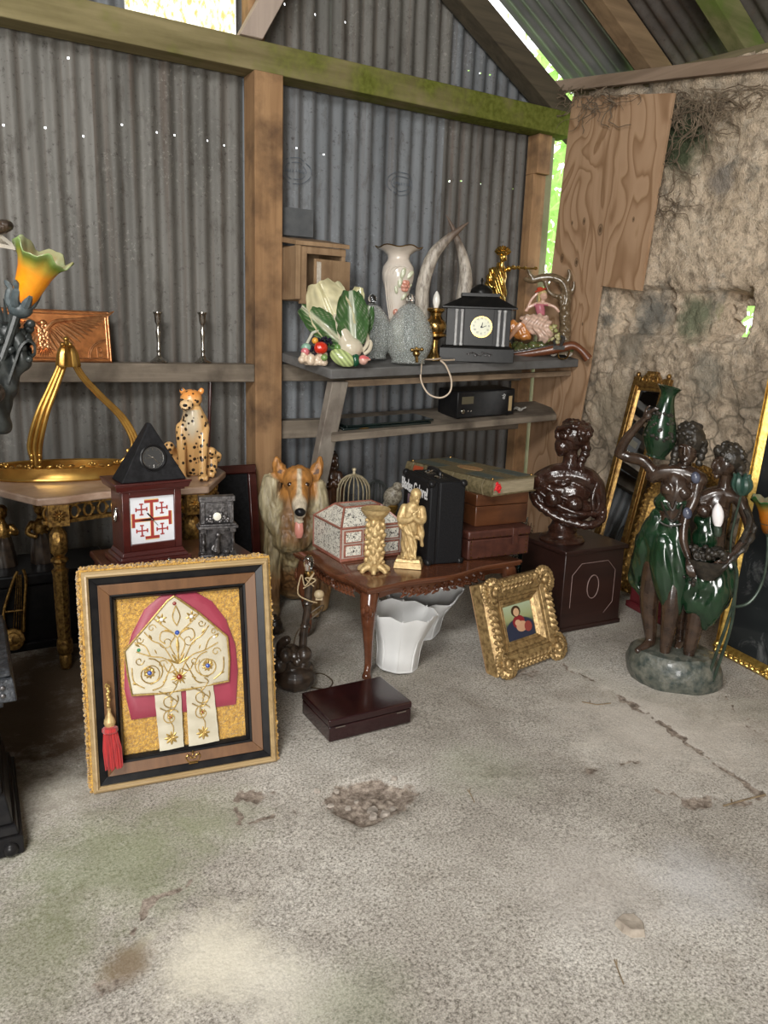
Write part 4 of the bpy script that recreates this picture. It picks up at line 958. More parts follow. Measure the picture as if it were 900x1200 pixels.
def flower(name, base, top, r_rim, cols, parent, seed, wav=.22, open_=1.0, n=48, sh=None):
    ax = (top-base); L = ax.length; q = Vector((0, 0, 1)).rotation_difference(ax.normalized()).to_matrix().to_4x4(); mt = Matrix.Translation(base) @ q
    prof = [(.30, 0), (.36, .06), (.44, .2), (.52, .42), (.60, .62), (.72, .78), (.88, .90), (1.0, .97), (1.04, 1.0)]
    mb = MB(); mb.T = mt; mb.c = []
    def col(t): 
        for (a, ca), (b, cb) in zip(cols, cols[1:]):
            if t <= b: f = (t-a)/(b-a); return tuple(ca[i]+(cb[i]-ca[i])*f for i in range(3))
        return cols[-1][1]
    for side in (0, 1):
        rings = prof if side == 0 else prof[::-1]; o = len(mb.v)
        for (r, z) in rings:
            for i in range(n):
                a = 2*pi*i/n; wv = wav*max(0, (z-.6)/.4)**1.5*sin(5*a+seed)+.06*max(0, (z-.6)/.4)*sin(11*a+seed*2)
                rr_ = r*r_rim-(.0035 if side else 0); mb.v.append(mt @ Vector((rr_*cos(a), rr_*sin(a), z*L+wv*r_rim+(.002 if side and z < 1 else 0))))
                c_ = col(z); mb.c.append(tuple(min(1, x*(1.25 if side and z > .5 else 1)) for x in c_) if not side else tuple(.5*x+.35*y for x, y in zip(c_, (.75, .68, .5))))
        for j in range(len(rings)-1):
            for i in range(n): k = (i+1) % n; mb.f.append((o+j*n+i, o+j*n+k, o+(j+1)*n+k, o+(j+1)*n+i))
    N = len(prof)*n
    for i in range(n): k = (i+1) % n; mb.f.append((N-n+i, N-n+k, N+k, N+i))
    mb.T = None
    return mb.build(name, SHADE, parent, smooth=180)
t = NT('coloured_art_glass'); a = t.new('ShaderNodeVertexColor', layer_name='Col'); v = t.co('Object')
cc_ = t.mix(t.ramp(t.noise(v, 22, 5, .6, 1.0), (.38, 0), (.7, .45)), a.outputs['Color'], t.mix(1, a.outputs['Color'], (.9, .38, .2), 'MULTIPLY'))
t.color(cc_); t.set(.18, 0, None, .3); t.b.inputs['Subsurface Weight'].default_value = .0
tr = t.new('ShaderNodeBsdfTranslucent'); t.link(cc_, tr.inputs['Color']); mx = t.new('ShaderNodeMixShader'); mx.inputs[0].default_value = .3; t.link(t.b.outputs[0], mx.inputs[1]); t.link(tr.outputs[0], mx.inputs[2]); t.link(mx.outputs[0], t.out.inputs['Surface']); SHADE = t.m
ORG = [(0, (.75, .20, .01)), (.3, (.95, .42, .01)), (.62, (.90, .36, .02)), (.80, (.42, .36, .05)), (.93, (.12, .24, .04)), (1.0, (.30, .42, .16))]
flower('flower_shade', T_at(25, 357), T_at(51, 297)+Vector((0, -.035, 0)), .064, ORG, T, 2.2, wav=.15)
mb = MB(); b0 = T_at(24, 362)
for k in range(6):
    a = 2*pi*k/6; d = Vector((cos(a), sin(a), 0)); pts = [b0+d*.010, b0+d*.026+Vector((.004, 0, .02)), b0+d*.030+Vector((.012, 0, .045)), b0+d*.045+Vector((.016, 0, .062))]
    mb.tube(bez([tuple(p) for p in pts], 4), [.012]*4+[.010]*4+[.007]*3+[.004, .002], 8)
mb.ball(b0, (.027, .027, .022)); mb.build('calyx', M('blue_grey_patina', (.035, .046, .05), (.075, .092, .097), 50, rough=.4), T)
mb = MB(); b1 = T_at(8, 372)
for k in range(4): mb.tube([b1+Vector((-.01+.008*k, .01, -.01)), b1+Vector((-.02+.016*k, .01, .05-.008*k))], [.008, .001], 6)
mb.build('leaf_tip', DVINE, T)
mb = MB(); mb.solid_sheet(lambda u, w: T_at(-28+48*u, 291-(30*(1-u)+4)*w-2*sin(4*u)) + Vector((0, .04*sin(pi*w)+.02*u, 0)), 16, 8, .008); mb.build('pale_shade', M('pale_grey_glass', (.36, .32, .26), (.56, .52, .45), 14, rough=.25), T)
mb = MB()
for k in range(8): mb.ball(T_at(-22+4.0*k, 262-3*sin(k)-k*-.6), (.018, .02, .014), 10, 6)
mb.build('hair', BRONZE, T)
# ================================================================ MITRE IN ITS FRAME
BL, BR = onZ(110, 932), onZ(325, 893); FW = (BR-BL).length; FH = .63; frot = atan2((BR-BL).y, (BR-BL).x); LEAN = R(-10.5)
T = Thing('mitre_display_frame', 'large framed display of a cream embroidered bishop mitre on gold plush', 'framed display', (BL.x, BL.y, .002), tilt=(LEAN, 0, frot))
SHAG = M('gold_plush', (.34, .16, .02), (.72, .42, .07), 110, .3, .7, .85, bump=1.0, bsc=150, bdist=.012, sheen=.5)
GOLDM = wood('pale_gold_moulding', (.26, .17, .075), (.42, .30, .15), 0, 12, .45, .1)
BROWNM = wood('tan_wood_band', (.098, .042, .014), (.16, .073, .027), 2, 10, .5)
def ring(mb, i0, i1, ya, yb, yback=.012):
    """mitred picture-frame band between insets i0 and i1; front depth ya at the outside, yb inside"""
    o = [(i0, i0), (FW-i0, i0), (FW-i0, FH-i0), (i0, FH-i0)]; n = [(i1, i1), (FW-i1, i1), (FW-i1, FH-i1), (i1, FH-i1)]
    for k in range(4):
        l = (k+1) % 4
        mb.hexa([(o[k][0], yback, o[k][1]), (o[l][0], yback, o[l][1]), (n[l][0], yback, n[l][1]), (n[k][0], yback, n[k][1])],
                [(o[k][0], ya, o[k][1]), (o[l][0], ya, o[l][1]), (n[l][0], yb, n[l][1]), (n[k][0], yb, n[k][1])])
mb = MB(); ring(mb, 0, .007, .002, -.004); ring(mb, .007, .013, -.007, -.008); ring(mb, .013, .018, -.006, .0); mb.build('gold_outer_moulding', GOLDM, T, bevel=.001)
mb = MB(); ring(mb, .018, .041, .006, .014, .022); mb.build('black_band', BLACKP, T, bevel=.001)
mb = MB(); ring(mb, .041, .072, .006, .012, .024); mb.build('tan_band', BROWNM, T, bevel=.001)
mb = MB(); ring(mb, .072, .079, .010, .013, .026); ring(mb, .081, .088, .011, .022, .03); mb.build('black_inner_slip', BLACKP, T, bevel=.001)
# plush sides of the box behind
g = MB(); rr = random.Random(4)
[g.box(*q) for q in ((-.006, .03, .012, .075, 0, FH+.006), (FW-.03, FW+.006, .012, .075, 0, FH+.006), (.03, FW-.03, .012, .075, FH-.03, FH+.006), (.03, FW-.03, .045, .075, 0, FH-.03), (.03, FW-.03, .012, .045, 0, .03))]
for k in range(900):
    s = rr.random(); y = rr.uniform(.010, .075)
    if s < .5: g.ball((-.008+rr.uniform(-.003, .002), y, rr.uniform(.004, FH)), rr.uniform(.003, .0055), 6, 4)
    elif s < .8: g.ball((rr.uniform(0, FW), y, FH+.007+rr.uniform(-.003, .002)), rr.uniform(.003, .0055), 6, 4)
    else: g.ball((FW+.008, y, rr.uniform(.004, FH)), rr.uniform(.003, .0055), 6, 4)
g.build('plush_side', SHAG, T, smooth=60)
I = .088; iw, ih = FW-2*I, FH-2*I
def L(u, v_, y=0): return (I+u*iw, y, I+v_*ih)
mb = MB()
N_, M_ = 90, 110
mb.grid(lambda u, w: (I-.004+(iw+.008)*u, .034+.004*noise.noise(Vector((u*60, w*80, 0)))+.003*noise.noise(Vector((u*23, w*30, 4))), I-.004+(ih+.008)*w), N_, M_); mb.build('plush_backing', SHAG, T, smooth=180)
def pad(poly, y, th, edge):
    mb = MB(); c = Vector((sum(p[0] for p in poly)/len(poly), 0, sum(p[2] for p in poly)/len(poly))); n = len(poly)
    rings = []
    for s, yy in ((1, y+.006), (1.0, y), (.97, y-th*.6), (.85, y-th*.9), (.4, y-th)): rings.append([(c.x+(p[0]-c.x)*s, yy, c.z+(p[2]-c.z)*s) for p in poly])
    vs = [q for r_ in rings for q in r_]; fs = []
    for j in range(4):
        for i in range(n): k = (i+1) % n; fs.append((j*n+i, j*n+k, (j+1)*n+k, (j+1)*n+i))
    fs += [tuple(range(4*n, 5*n)), tuple(range(n-1, -1, -1))]; return mb.add(vs, fs)
MAG = M('magenta_silk', (.23, .020, .042), (.30, .032, .060), 8, rough=.45, sheen=.4)
arch = [L(.07, .22), (L(.93, .22)), L(.96, .45), L(.95, .62), L(.88, .80), L(.77, .93), L(.64, 1.0), L(.36, 1.0), L(.22, .92), L(.11, .77), L(.045, .62), L(.03, .42)]
pad(arch, .029, .006, 0).build('magenta_lining', MAG, T)
CREAM = M('cream_silk', (.43, .385, .285), (.54, .495, .38), 9, rough=.5, sheen=.4, bump=.1, bsc=200)
THREAD = gold('gold_thread', (.52, .36, .12), (.30, .19, .06), .4, 120, .3, .6, .2, .6)
mit = [L(.085, .385), L(.3, .372), L(.55, .375), L(.87, .392), L(.885, .54), L(.875, .69), L(.66, .86), L(.5, .965), L(.455, .992), L(.40, .965), L(.25, .84), L(.045, .672), L(.06, .52)]
mo = pad(mit, .021, .006, 0).build('mitre', CREAM, T)
mb = MB(); mb.tube([(p[0], .016, p[2]) for p in mit], .0032, 6, True); mb.build('gold_braid', THREAD, (mo, (1, 1, 1)))
def lap(u0, u1, b0, b1):
    mb = MB()
    P = lambda u, w: (L(u0+(u1-u0)*u+(b0+(b1-b0)*u)*(1-w), 0)[0], .0225-.003*sin(pi*u)-.0015*sin(w*25+u*3), L(0, .0+.405*w)[2])
    mb.solid_sheet(P, 10, 24, .006); return mb.build('lappet', CREAM, T)
laps = [lap(.26, .47, .02, .0), lap(.515, .735, 0, .03)]
# embroidery
def emb(pts, r=.0013, y=.0145): return [(L(u, v_)[0], y, L(u, v_)[2]) for u, v_ in bez(pts, 5)]
def curl(cu, cv, r0, turns, hand, start, y=.0140):
    out = []
    for i in range(22):
        t = i/21; a = start+hand*turns*2*pi*t; r = r0*(1-.8*t); q = L(cu, cv); out.append((q[0]+r*cos(a), y, q[2]+r*sin(a)))
    return out
mb = MB(); C0 = .465
for s in (1, -1):
    X = lambda u: C0+s*u
    for pts in ([(X(.01), .46), (X(.05), .55), (X(.12), .60), (X(.22), .62), (X(.33), .66)], [(X(.02), .60), (X(.06), .68), (X(.02), .74), (X(.10), .80), (X(.18), .86)], [(X(.05), .58), (X(.12), .68), (X(.20), .72), (X(.26), .78)],
                [(X(0), .72), (X(.05), .76), (X(.12), .77), (X(.14), .72), (X(.10), .69)], [(X(.28), .42), (X(.36), .47), (X(.37), .56)], [(X(.05), .56), (X(.10), .48), (X(.14), .42), (X(.22), .40)], [(X(.0), .80), (X(.03), .86), (X(.0), .93)],
                [(X(.02), .52), (X(.08), .50), (X(.12), .55)], [(X(.22), .62), (X(.26), .69), (X(.34), .72)]):
        mb.tube(emb(pts), .0019, 5)
    mb.tube(curl(X(.235), .515, .043, 1.35, s, pi/2 if s > 0 else pi/2), .0019, 5); mb.tube(curl(X(.235), .515, .034, 1.0, -s, -pi/2), .0015, 5); mb.tube(curl(X(.31), .60, .014, 1.1, s, 0), .0014, 5); mb.tube(curl(X(.13), .56, .014, 1.1, -s, 0), .0014, 5); mb.tube(curl(X(.30), .735, .011, 1.1, s, 0), .0013, 5); mb.tube(curl(X(.20), .80, .012, 1.1, -s, 0), .0013, 5)
    mb.tube(curl(X(.09), .70, .020, 1.1, -s, 0 if s > 0 else pi), .0012, 5)
    for k in range(9): leaf(mb, (L(X(.235), .515)[0], L(X(.235), .515)[2]), 2*pi*k/9, .017, .0048, .0150, .003)
    for k in range(6): leaf(mb, (L(X(.12), .85)[0], L(X(.12), .85)[2]), 2*pi*k/6+.3, .017, .0034, .0155, .002)
    for u, v_, a in ((.30, .69, .6), (.17, .63, 1.2), (.33, .45, .3), (.10, .46, -.6), (.20, .73, 1.0), (.06, .77, .3)): leaf(mb, (L(X(u), v_)[0], L(X(u), v_)[2]), a if s > 0 else pi-a, .016, .003, .0155, .002)
for k in range(13): leaf(mb, (L(C0, .465)[0], L(C0, .465)[2]), 2*pi*k/13, .026 if k % 2 else .020, .003, .0150, .002)
for k in range(5): leaf(mb, (L(C0, .55)[0], L(C0, .55)[2]), pi/2+R(-60+30*k), .036, .0036, .0150, .002)
leaf(mb, (L(C0, .62)[0], L(C0, .62)[2]), pi/2, .045, .005, .015, .002)
mb.build('mitre_embroidery', THREAD, (mo, (1, 1, 1)))
for lp, c in zip(laps, (.375, .635)):
    mb = MB()
    for k, v_ in enumerate((.33, .22)):
        mb.tube(curl(c, v_-.01, .026, 1.3, 1 if k else -1, .5, .0118), .0016, 5); mb.tube(emb([(c-.08, v_+.06), (c, v_+.03), (c+.06, v_+.08), (c+.03, v_+.11)], y=.0118), .0015, 5)
    for k in range(8): leaf(mb, (L(c, .075)[0], L(c, .075)[2]), 2*pi*k/8, .020, .0040, .0125, .002)
    for k in range(7): leaf(mb, (L(c, .215)[0], L(c, .215)[2]), 2*pi*k/7, .010, .0028, .0122, .002)
    mb.tube(emb([(c, .05), (c+.02, .14), (c-.02, .22), (c+.015, .30), (c, .375)], y=.0120), .0016, 5)
    mb.build('lappet_embroidery', THREAD, (lp, (1, 1, 1)))
    mb = MB(); q = L(c, .215); mb.ball((q[0], .0105, q[2]), (.003, .002, .003), 10, 6); mb.build('gem', M('red_gem', (.25, .01, .01), rough=.1, coat=1), (lp, (1, 1, 1)))
GB, GG, GR, GC = M('blue_gem', (.03, .08, .35), rough=.08, coat=1), M('green_gem', (.02, .22, .10), rough=.08, coat=1), M('dark_red_gem', (.22, .012, .01), rough=.08, coat=1), M('clear_gem', (.75, .75, .72), rough=.08, coat=1)
for u, v_, mm, r in ((C0+.235, .515, GB, .0060), (C0-.235, .515, GB, .0060), (C0, .755, GB, .0052), (C0, .465, GR, .0066), (C0+.12, .85, GC, .004), (C0-.12, .85, GC, .004), (C0-.01, .945, GR, .004), (C0-.31, .67, GG, .0036), (C0+.30, .70, GC, .0032)):
    q = L(u, v_); mb = MB(); mb.ball((q[0], .0125, q[2]), (r, r*.55, r), 12, 8); mb.tube([(q[0]+r*1.15*cos(2*pi*k/14), .0135, q[2]+r*1.15*sin(2*pi*k/14)) for k in range(14)], .0009, 5, True); mb.build('gem', mm, (mo, (1, 1, 1)))
# crown emblem on the lower band
mb = MB(); cx, cz, y = FW*.525, .052, .004
mb.tube([(cx-.013, y, cz-.012), (cx+.013, y, cz-.012)], .002, 6); mb.tube([(cx-.012, y, cz-.008), (cx+.012, y, cz-.008)], .0012, 6)
for s in (1, -1):
    mb.tube([q for q in bez([(cx+s*.012, y, cz-.008), (cx+s*.021, y, cz+.006), (cx+s*.012, y, cz+.012), (cx+s*.001, y, cz+.001)], 5)], .0017, 6); mb.ball((cx+s*.016, y, cz+.014), .0024, 8, 6); mb.ball((cx+s*.007, y, cz+.004), .002, 8, 6)
mb.ball((cx, y, cz+.014), .0028, 8, 6); mb.tube([(cx-.006, y, cz+.020), (cx+.006, y, cz+.020)], .0013, 6); mb.tube([(cx, y, cz+.014), (cx, y, cz+.026)], .0013, 6); mb.build('crown_emblem', BRASS, T)
# red tassel hanging down the left of the frame
T = Thing('red_tassel', 'red fringed tassel with a gilt knob hanging on the mitre frame', 'tassel', (BL.x, BL.y, .002), tilt=(LEAN, 0, frot))
tx = .052
def at_(zs): return [(r, z) for r, z in zs]
mb = MB(); z0 = .30
for k in range(7): mb.ball((tx+.002*sin(k*2), -.017, z0-.008*k), (.0048, .0045, .006), 8, 6)
mb.tube(bez([(tx+.006, -.014, z0+.004), (tx-.003, -.016, z0+.014), (tx-.006, -.015, z0+.004)], 5), .0022, 6); mb.build('hanging_cord', THREAD, T)
mb = MB(); mb.lathe([(.003, .246), (.006, .243), (.005, .236), (.007, .228), (.014, .214), (.016, .204), (.013, .196), (.011, .192)], 24, (tx, -.019, 0)); mb.build('gilt_knob', GPAINT, T)
RED = M('red_fringe', (.26, .004, .006), (.46, .014, .014), 200, rough=.6, stretch=(1, 1, .05), bump=.6, bsc=260, sheen=.4)
mb = MB(); rr = random.Random(9)
mb.lathe([(.011, .195), (.020, .190), (.021, .180), (.018, .176)], 24, (tx, -.019, 0), wave=lambda r, z, a: (r*(1+.05*cos(16*a)), z))
for k in range(64):
    a = 2*pi*k/64; q = rr.uniform(.5, 1); r0, r1 = .017*q, .0235*q; zb = .070+rr.uniform(0, .012)
    mb.tube([(tx+r0*cos(a), -.019+r0*sin(a)*.7, .182), (tx+.003+r1*1.03*cos(a), -.019+r1*sin(a)*.7, .13), (tx+.005+r1*cos(a+.05), -.019+r1*sin(a)*.7, zb)], [.0022, .0024, .0019], 5)
mb.build('fringe', RED, T)
# ================================================================ WORKBENCH SHELF AND WHAT STANDS ON IT
SFL, SFR, SBL = onY(388, 433, 3.33), onY(690.5, 420.5, 3.40), onY(326, 412, 3.765)
SN = (SFR-SFL).cross(SBL-SFL).normalized()
def on_shelf(x, y):
    d = ray(x, y); t = (SFL-CAM).dot(SN)/d.dot(SN); p = CAM+d*t
    Y = max(3.40, min(3.70, p.y)); q = onY(x, y, Y); q.z = shelf_z(q.x, Y); return q
def shelf_z(x, y): return SFL.z-((x-SFL.x)*SN.x+(y-SFL.y)*SN.y)/SN.z
def Sh(name, label, cat, x, y, Y=None, **kw):
    p = on_shelf(x, y); Y = Y or p.y; q = onY(x, y, Y)
    return Px(name, label, cat, x, y, Y=Y, zset=shelf_z(q.x, Y)+.001, **kw)
TOPW = wood('grey_painted_board', (.10, .10, .098), (.165, .16, .155), 0, 7, .8, 0, (.07, .065, .06), .3)
T = Thing('workbench_shelf', 'rough grey two-tier wooden shelf on a slanting leg, fixed against the corrugated iron', 'shelf', (SFL.x, 3.55, 0))
o3 = Vector(T.e.location); th = Vector((0, 0, .046)); SBR = Vector((3.30, 3.765, shelf_z(3.30, 3.765)))
SFR2 = Vector((min(SFR.x, 3.343), SFR.y, 0)); SFR2.z = shelf_z(SFR2.x, SFR2.y)
mb = MB(); mb.hexa([p-th-o3 for p in (SFL, SFR2, SBR, SBL)], [p-o3 for p in (SFL, SFR2, SBR, SBL)]); mb.build('top_board', TOPW, T, bevel=.005)
LFL, LFR, LBL, LBR = onY(388, 510, 3.42), onY(652.5, 485.5, 3.46), onY(392, 486, 3.762), onY(640, 474, 3.762)
LN = (LFR-LFL).cross(LBL-LFL).normalized()
def low_z(x, y): return LFL.z-((x-LFL.x)*LN.x+(y-LFL.y)*LN.y)/LN.z
LBR.z = low_z(LBR.x, LBR.y); th2 = Vector((0, 0, .036))
mb = MB(); mb.hexa([p-th2-o3 for p in (LFL, LFR, LBR, LBL)], [p-o3 for p in (LFL, LFR, LBR, LBL)]); mb.build('lower_shelf', GREYWOOD, T, bevel=.004)
def bar(mb, a, b, wx, wy):
    mb.hexa([(a[0]-wx, a[1]-wy, a[2]), (a[0]+wx, a[1]-wy, a[2]), (a[0]+wx, a[1]+wy, a[2]), (a[0]-wx, a[1]+wy, a[2])], [(b[0]-wx, b[1]-wy, b[2]), (b[0]+wx, b[1]-wy, b[2]), (b[0]+wx, b[1]+wy, b[2]), (b[0]-wx, b[1]+wy, b[2])])
a = onY(396, 446, 3.40)-o3; b = onY(366, 566, 3.66)-o3; c = b+(b-a)*(b.z+o3.z)/(a.z-b.z)*.55
mb = MB(); bar(mb, (c.x, min(c.y, .16), c.z), (a.x, a.y, a.z-.004), .044, .03); mb.build('leg', wood('grey_leg', (.20, .17, .14), (.34, .30, .25), 2, 6, .85, 0, (.13, .10, .08), .4), T, bevel=.004)
a = onY(407, 449.5, 3.40)-o3; b = onY(672, 437, 3.46)-o3
mb = MB(); mb.hexa([(a.x, a.y, a.z-.017), (b.x, b.y, b.z-.017), (b.x, b.y+.03, b.z-.017), (a.x, a.y+.03, a.z-.017)], [(a.x, a.y, a.z+.015), (b.x, b.y, b.z+.012), (b.x, b.y+.03, b.z+.012), (a.x, a.y+.03, a.z+.015)]); mb.build('front_batten', TIMBER_H, T, bevel=.003)

# ---- ceramic vegetable centrepiece
GLZ = VC('glazed_ceramic', .22, 0, .4, .1, 60)
T = Sh('ceramic_vegetable_centrepiece', 'ceramic centrepiece of a leafy cauliflower and small vegetables at the left end of the shelf', 'ornament', 390, 429, zmid=50)
CREAMC, GREENC, PALEC = (.68, .62, .36), (.055, .13, .04), (.62, .55, .42)
def leafy(name, cx, cz, ang, L, W, y, cup, cols, rib=True, curlx=0.0, seed=0):
    """ruffled ceramic leaf with thickness"""
    mb = MB(); mb.c = []; nu, nv = 26, 26; ca, sa = cos(ang), sin(ang)
    def P(u, w, off):
        q = (u-.5)*2; wd = W*(.30+.95*sin(pi*min(1, .12+.80*w))**.7)*(1 if w < .9 else .92); ruf = noise.noise(Vector((q*3+seed, w*7, seed)))
        x = L*w+ (.05*L*noise.noise(Vector((q*2, seed, 2))) if w > .9 else 0); z = q*wd*(1+.10*noise.noise(Vector((w*9, q*2, seed))))
        yy = y+cup*(q*q)*(1 if w > .2 else w*5)-off+2.2*ruf*abs(q)+curlx*w*w-(1.2 if rib and abs(q) < .07 else 0)
        return (cx+x*ca-z*sa, yy, cz+x*sa+z*ca)
    for off in (0, 1.2):
        for j in range(nv+1):
            for i in range(nu+1):
                u, w = i/nu, j/nv; q = abs(u-.5)*2; mb.v.append(Vector(P(u, w, -off)))
                f = max(0, min(1, (q-.10)/.16)) if rib else 0; vn = abs(sin((w*7-q*3.0)*pi)); f *= (.55+.45*min(1, vn*3)); n_ = .85+.3*noise.noise(Vector((u*9, w*9, seed)))
                c1, c2 = cols; mb.c.append(tuple((c1[k]+(c2[k]-c1[k])*f)*n_ for k in range(3)))
    w_ = nu+1; N = w_*(nv+1)
    for j in range(nv):
        for i in range(nu):
            a = j*w_+i; mb.f.append((a, a+1, a+w_+1, a+w_)); mb.f.append((N+a, N+a+w_, N+a+w_+1, N+a+1))
    ring_ = [i for i in range(w_)]+[j*w_+nu for j in range(1, nv+1)]+[nv*w_+i for i in range(nu-1, -1, -1)]+[j*w_ for j in range(nv-1, 0, -1)]
    for a, b in zip(ring_, ring_[1:]+ring_[:1]): mb.f.append((a, b, N+b, N+a))
    return mb.build(name, GLZ, T, smooth=70)
leafy('cream_leaf', 10, 32, R(114), 70, 20, 2, -9, (CREAMC, (.70, .64, .40)), True, -4, 1); leafy('cream_leaf', 8, 34, R(100), 64, 15, 7, -7, (CREAMC, (.70, .66, .42)), True, 6, 2); leafy('cream_leaf', 20, 44, R(80), 50, 8, 9, -4, (CREAMC, (.66, .62, .36)), True, 4, 3)
leafy('green_leaf', 20, 20, R(140), 74, 13, -7, 6, ((.60, .60, .42), GREENC), True, 0, 4); leafy('green_leaf', 24, 26, R(95), 62, 15, -4, -8, ((.58, .62, .48), GREENC), True, -3, 5); leafy('green_leaf', 27, 28, R(72), 46, 9, 5, -5, ((.5, .55, .4), GREENC), True, 3, 6)
g = Org(); g.ball((20, -2, 22), (15, 13, 13)); g.limb([(16, 0, 26, 12), (10, 0, 40, 9), (4, 2, 56, 6)]); g.build('stem_bulb', GLZ, T, .9, 3, lambda p, n: PALEC)
mb = MB(); btube(mb, [(34, 0, 18, 2), (39, 0, 26, 2.4), (40, 0, 34, 2.2), (37, 0, 42, 1.8)], 8, col=PALEC); btube(mb, [(36, -2, 15, 2), (42, -2, 20, 2.4), (44, -2, 28, 2), (42, -2, 32, 1.5)], 8, col=PALEC); mb.build('curling_stalk', GLZ, T)
g = Org(); rr = random.Random(8)
for k in range(30): g.ball((-22+rr.uniform(-14, 13), -6+rr.uniform(-6, 6), 7+rr.uniform(-5, 6)), rr.uniform(3, 5))
g.build('cauliflower_florets', GLZ, T, .8, 2, lambda p, n: (.70, .56, .42))
g = Org(); g.ball((-14, -11, 21), (8, 8, 7.4)); g.ball((-17, -12, 21), (5, 7, 7)); g.build('tomato', GLZ, T, .8, 2, lambda p, n: (.62, .03, .012))
mb = MB()
for k in range(44):
    a = rr.uniform(0, 6.28); mb.ball((-10+10*cos(a)*rr.random(), -3+rr.uniform(-5, 4), 30+8*sin(a)*rr.random()), 2.1, 8, 6)
GRP = M('dark_grape_glaze', (.012, .010, .022), rough=.15, coat=.5); mb.build('dark_grapes', GRP, T); mb = MB()
for k in range(10): mb.ball((-23+rr.uniform(-4, 4), -10, 17+rr.uniform(-5, 5)), 2, 8, 6)
mb.build('dark_grapes', GRP, T)
g = Org(); g.ball((11, -11, 10), (16, 7, 9.5), (0, .45, 0)); g.build('pale_cabbage', GLZ, T, .9, 2, lambda p, n: tuple(c*(1+.35*sin(p.x*1.1+p.z*.9)) for c in (.40, .48, .20)))
g = Org(); g.ball((26, -9, 8), (6, 6, 8)); g.build('green_pepper', GLZ, T, .8, 2, lambda p, n: (.01, .075, .035))
g = Org(); g.ball((35, -10, 8.5), (6, 6, 6)); g.limb([(39, -10, 10, 3), (43, -11, 9, 1)]); g.build('radish', GLZ, T, .7, 2, lambda p, n: (.68, .40, .32) if p.z < 10 else (.70, .16, .16))
mb = MB(); mb.tube([(-30, -4, 12), (-30, -4, 26), (-24, -4, 38), (-16, -4, 42)], 1.8, 8, col=(.55, .55, .45)); mb.ball((-31, -6, 21), (6, 4, 5), col=(.25, .42, .32)); mb.ball((-32, -8, 16), (5, 4, 5), col=(.65, .18, .2)); mb.ball((-21, -6, 29), (4, 4, 4), col=(.75, .36, .05)); mb.ball((5, -10, 22), (4, 3, 4), col=(.12, .25, .06)); mb.ball((-10, -14, 10), (4, 3, 4), col=(.2, .32, .1)); mb.build('small_fruit', GLZ, T)

# ---- crackle glass jars shaped like eggs
t = NT('crackled_clear_glass'); v = t.co('Object'); t.color((.62, .64, .62)); vo = t.voro(v, 95, rand=.95); t.bump(vo, 1.0, .004); t.set(.12, 0, .9, .5)
tp = t.new('ShaderNodeBsdfTransparent'); tp.inputs['Color'].default_value = (.95, .97, .96, 1); mx = t.new('ShaderNodeMixShader'); lw = t.new('ShaderNodeLayerWeight'); lw.inputs['Blend'].default_value = .45
t.link(t.math('ADD', t.math('MULTIPLY', lw.outputs['Facing'], .45), t.ramp(vo, (.1, .42), (.5, .12))), mx.inputs[0]); t.link(tp.outputs[0], mx.inputs[1]); t.link(t.b.outputs[0], mx.inputs[2]); t.link(mx.outputs[0], t.out.inputs['Surface']); GLASS = t.m
t = NT('clear_glass'); t.color((.95, .96, .96)); GLASSC = t.set(.03, 0, None, 0, 1.0)
def egg(px, py, w, h, label, tap, seed):
    T = Sh('glass_egg_jar', label, 'jar', px, py, group=None, zmid=30)
    pr = [(w*.30, 0), (w*.36, 1)]+[(w*.5*sin(pi*(.16+.78*k/18))**.78*(1.0-.12*(k/18-.4)), h*(.02+.98*k/18)) for k in range(1, 18)]+[(w*.09, h*.995)]
    mb = MB(); mb.lathe(pr, 48, cap=True); n_ = len(mb.v); mb.lathe([(max(.5, r-1.5), z*.97+1.2) for r, z in pr], 48, cap=True); mb.build('jar_body', GLASS, T, smooth=80)
    mb = MB(); mb.ball((0, 0, h+6), (5.0, 5.0, 5.2), 16, 10); mb.lathe([(5, h-1), (5.5, h), (3, h+1.5), (3, h+2.5)], 20); mb.build('knob', GLASSC, T)
    if tap:
        mb = MB(); y = -w*.42
        mb.tube([(9, y+4, 13), (9, y-6, 13)], 2.6, 10); mb.ball((9, y-6, 13), (4, 3, 4)); mb.tube([(9, y-6, 13), (10, y-7, 3)], 1.8, 8); mb.tube([(4, y-6, 17), (15, y-7, 18)], 1.7, 8); mb.ball((4, y-6, 17), 2.3); mb.ball((15, y-7, 18), 2.3); mb.ball((9, y-5, 19), 2); mb.build('tap', BRASS, T)
egg(434, 421, 52, 64, 'egg-shaped crackle glass jar behind the other glass egg, next to the vegetables', False, 1); egg(478, 428, 56, 70, 'egg-shaped crackle glass jar in front, with a small brass tap', True, 2)

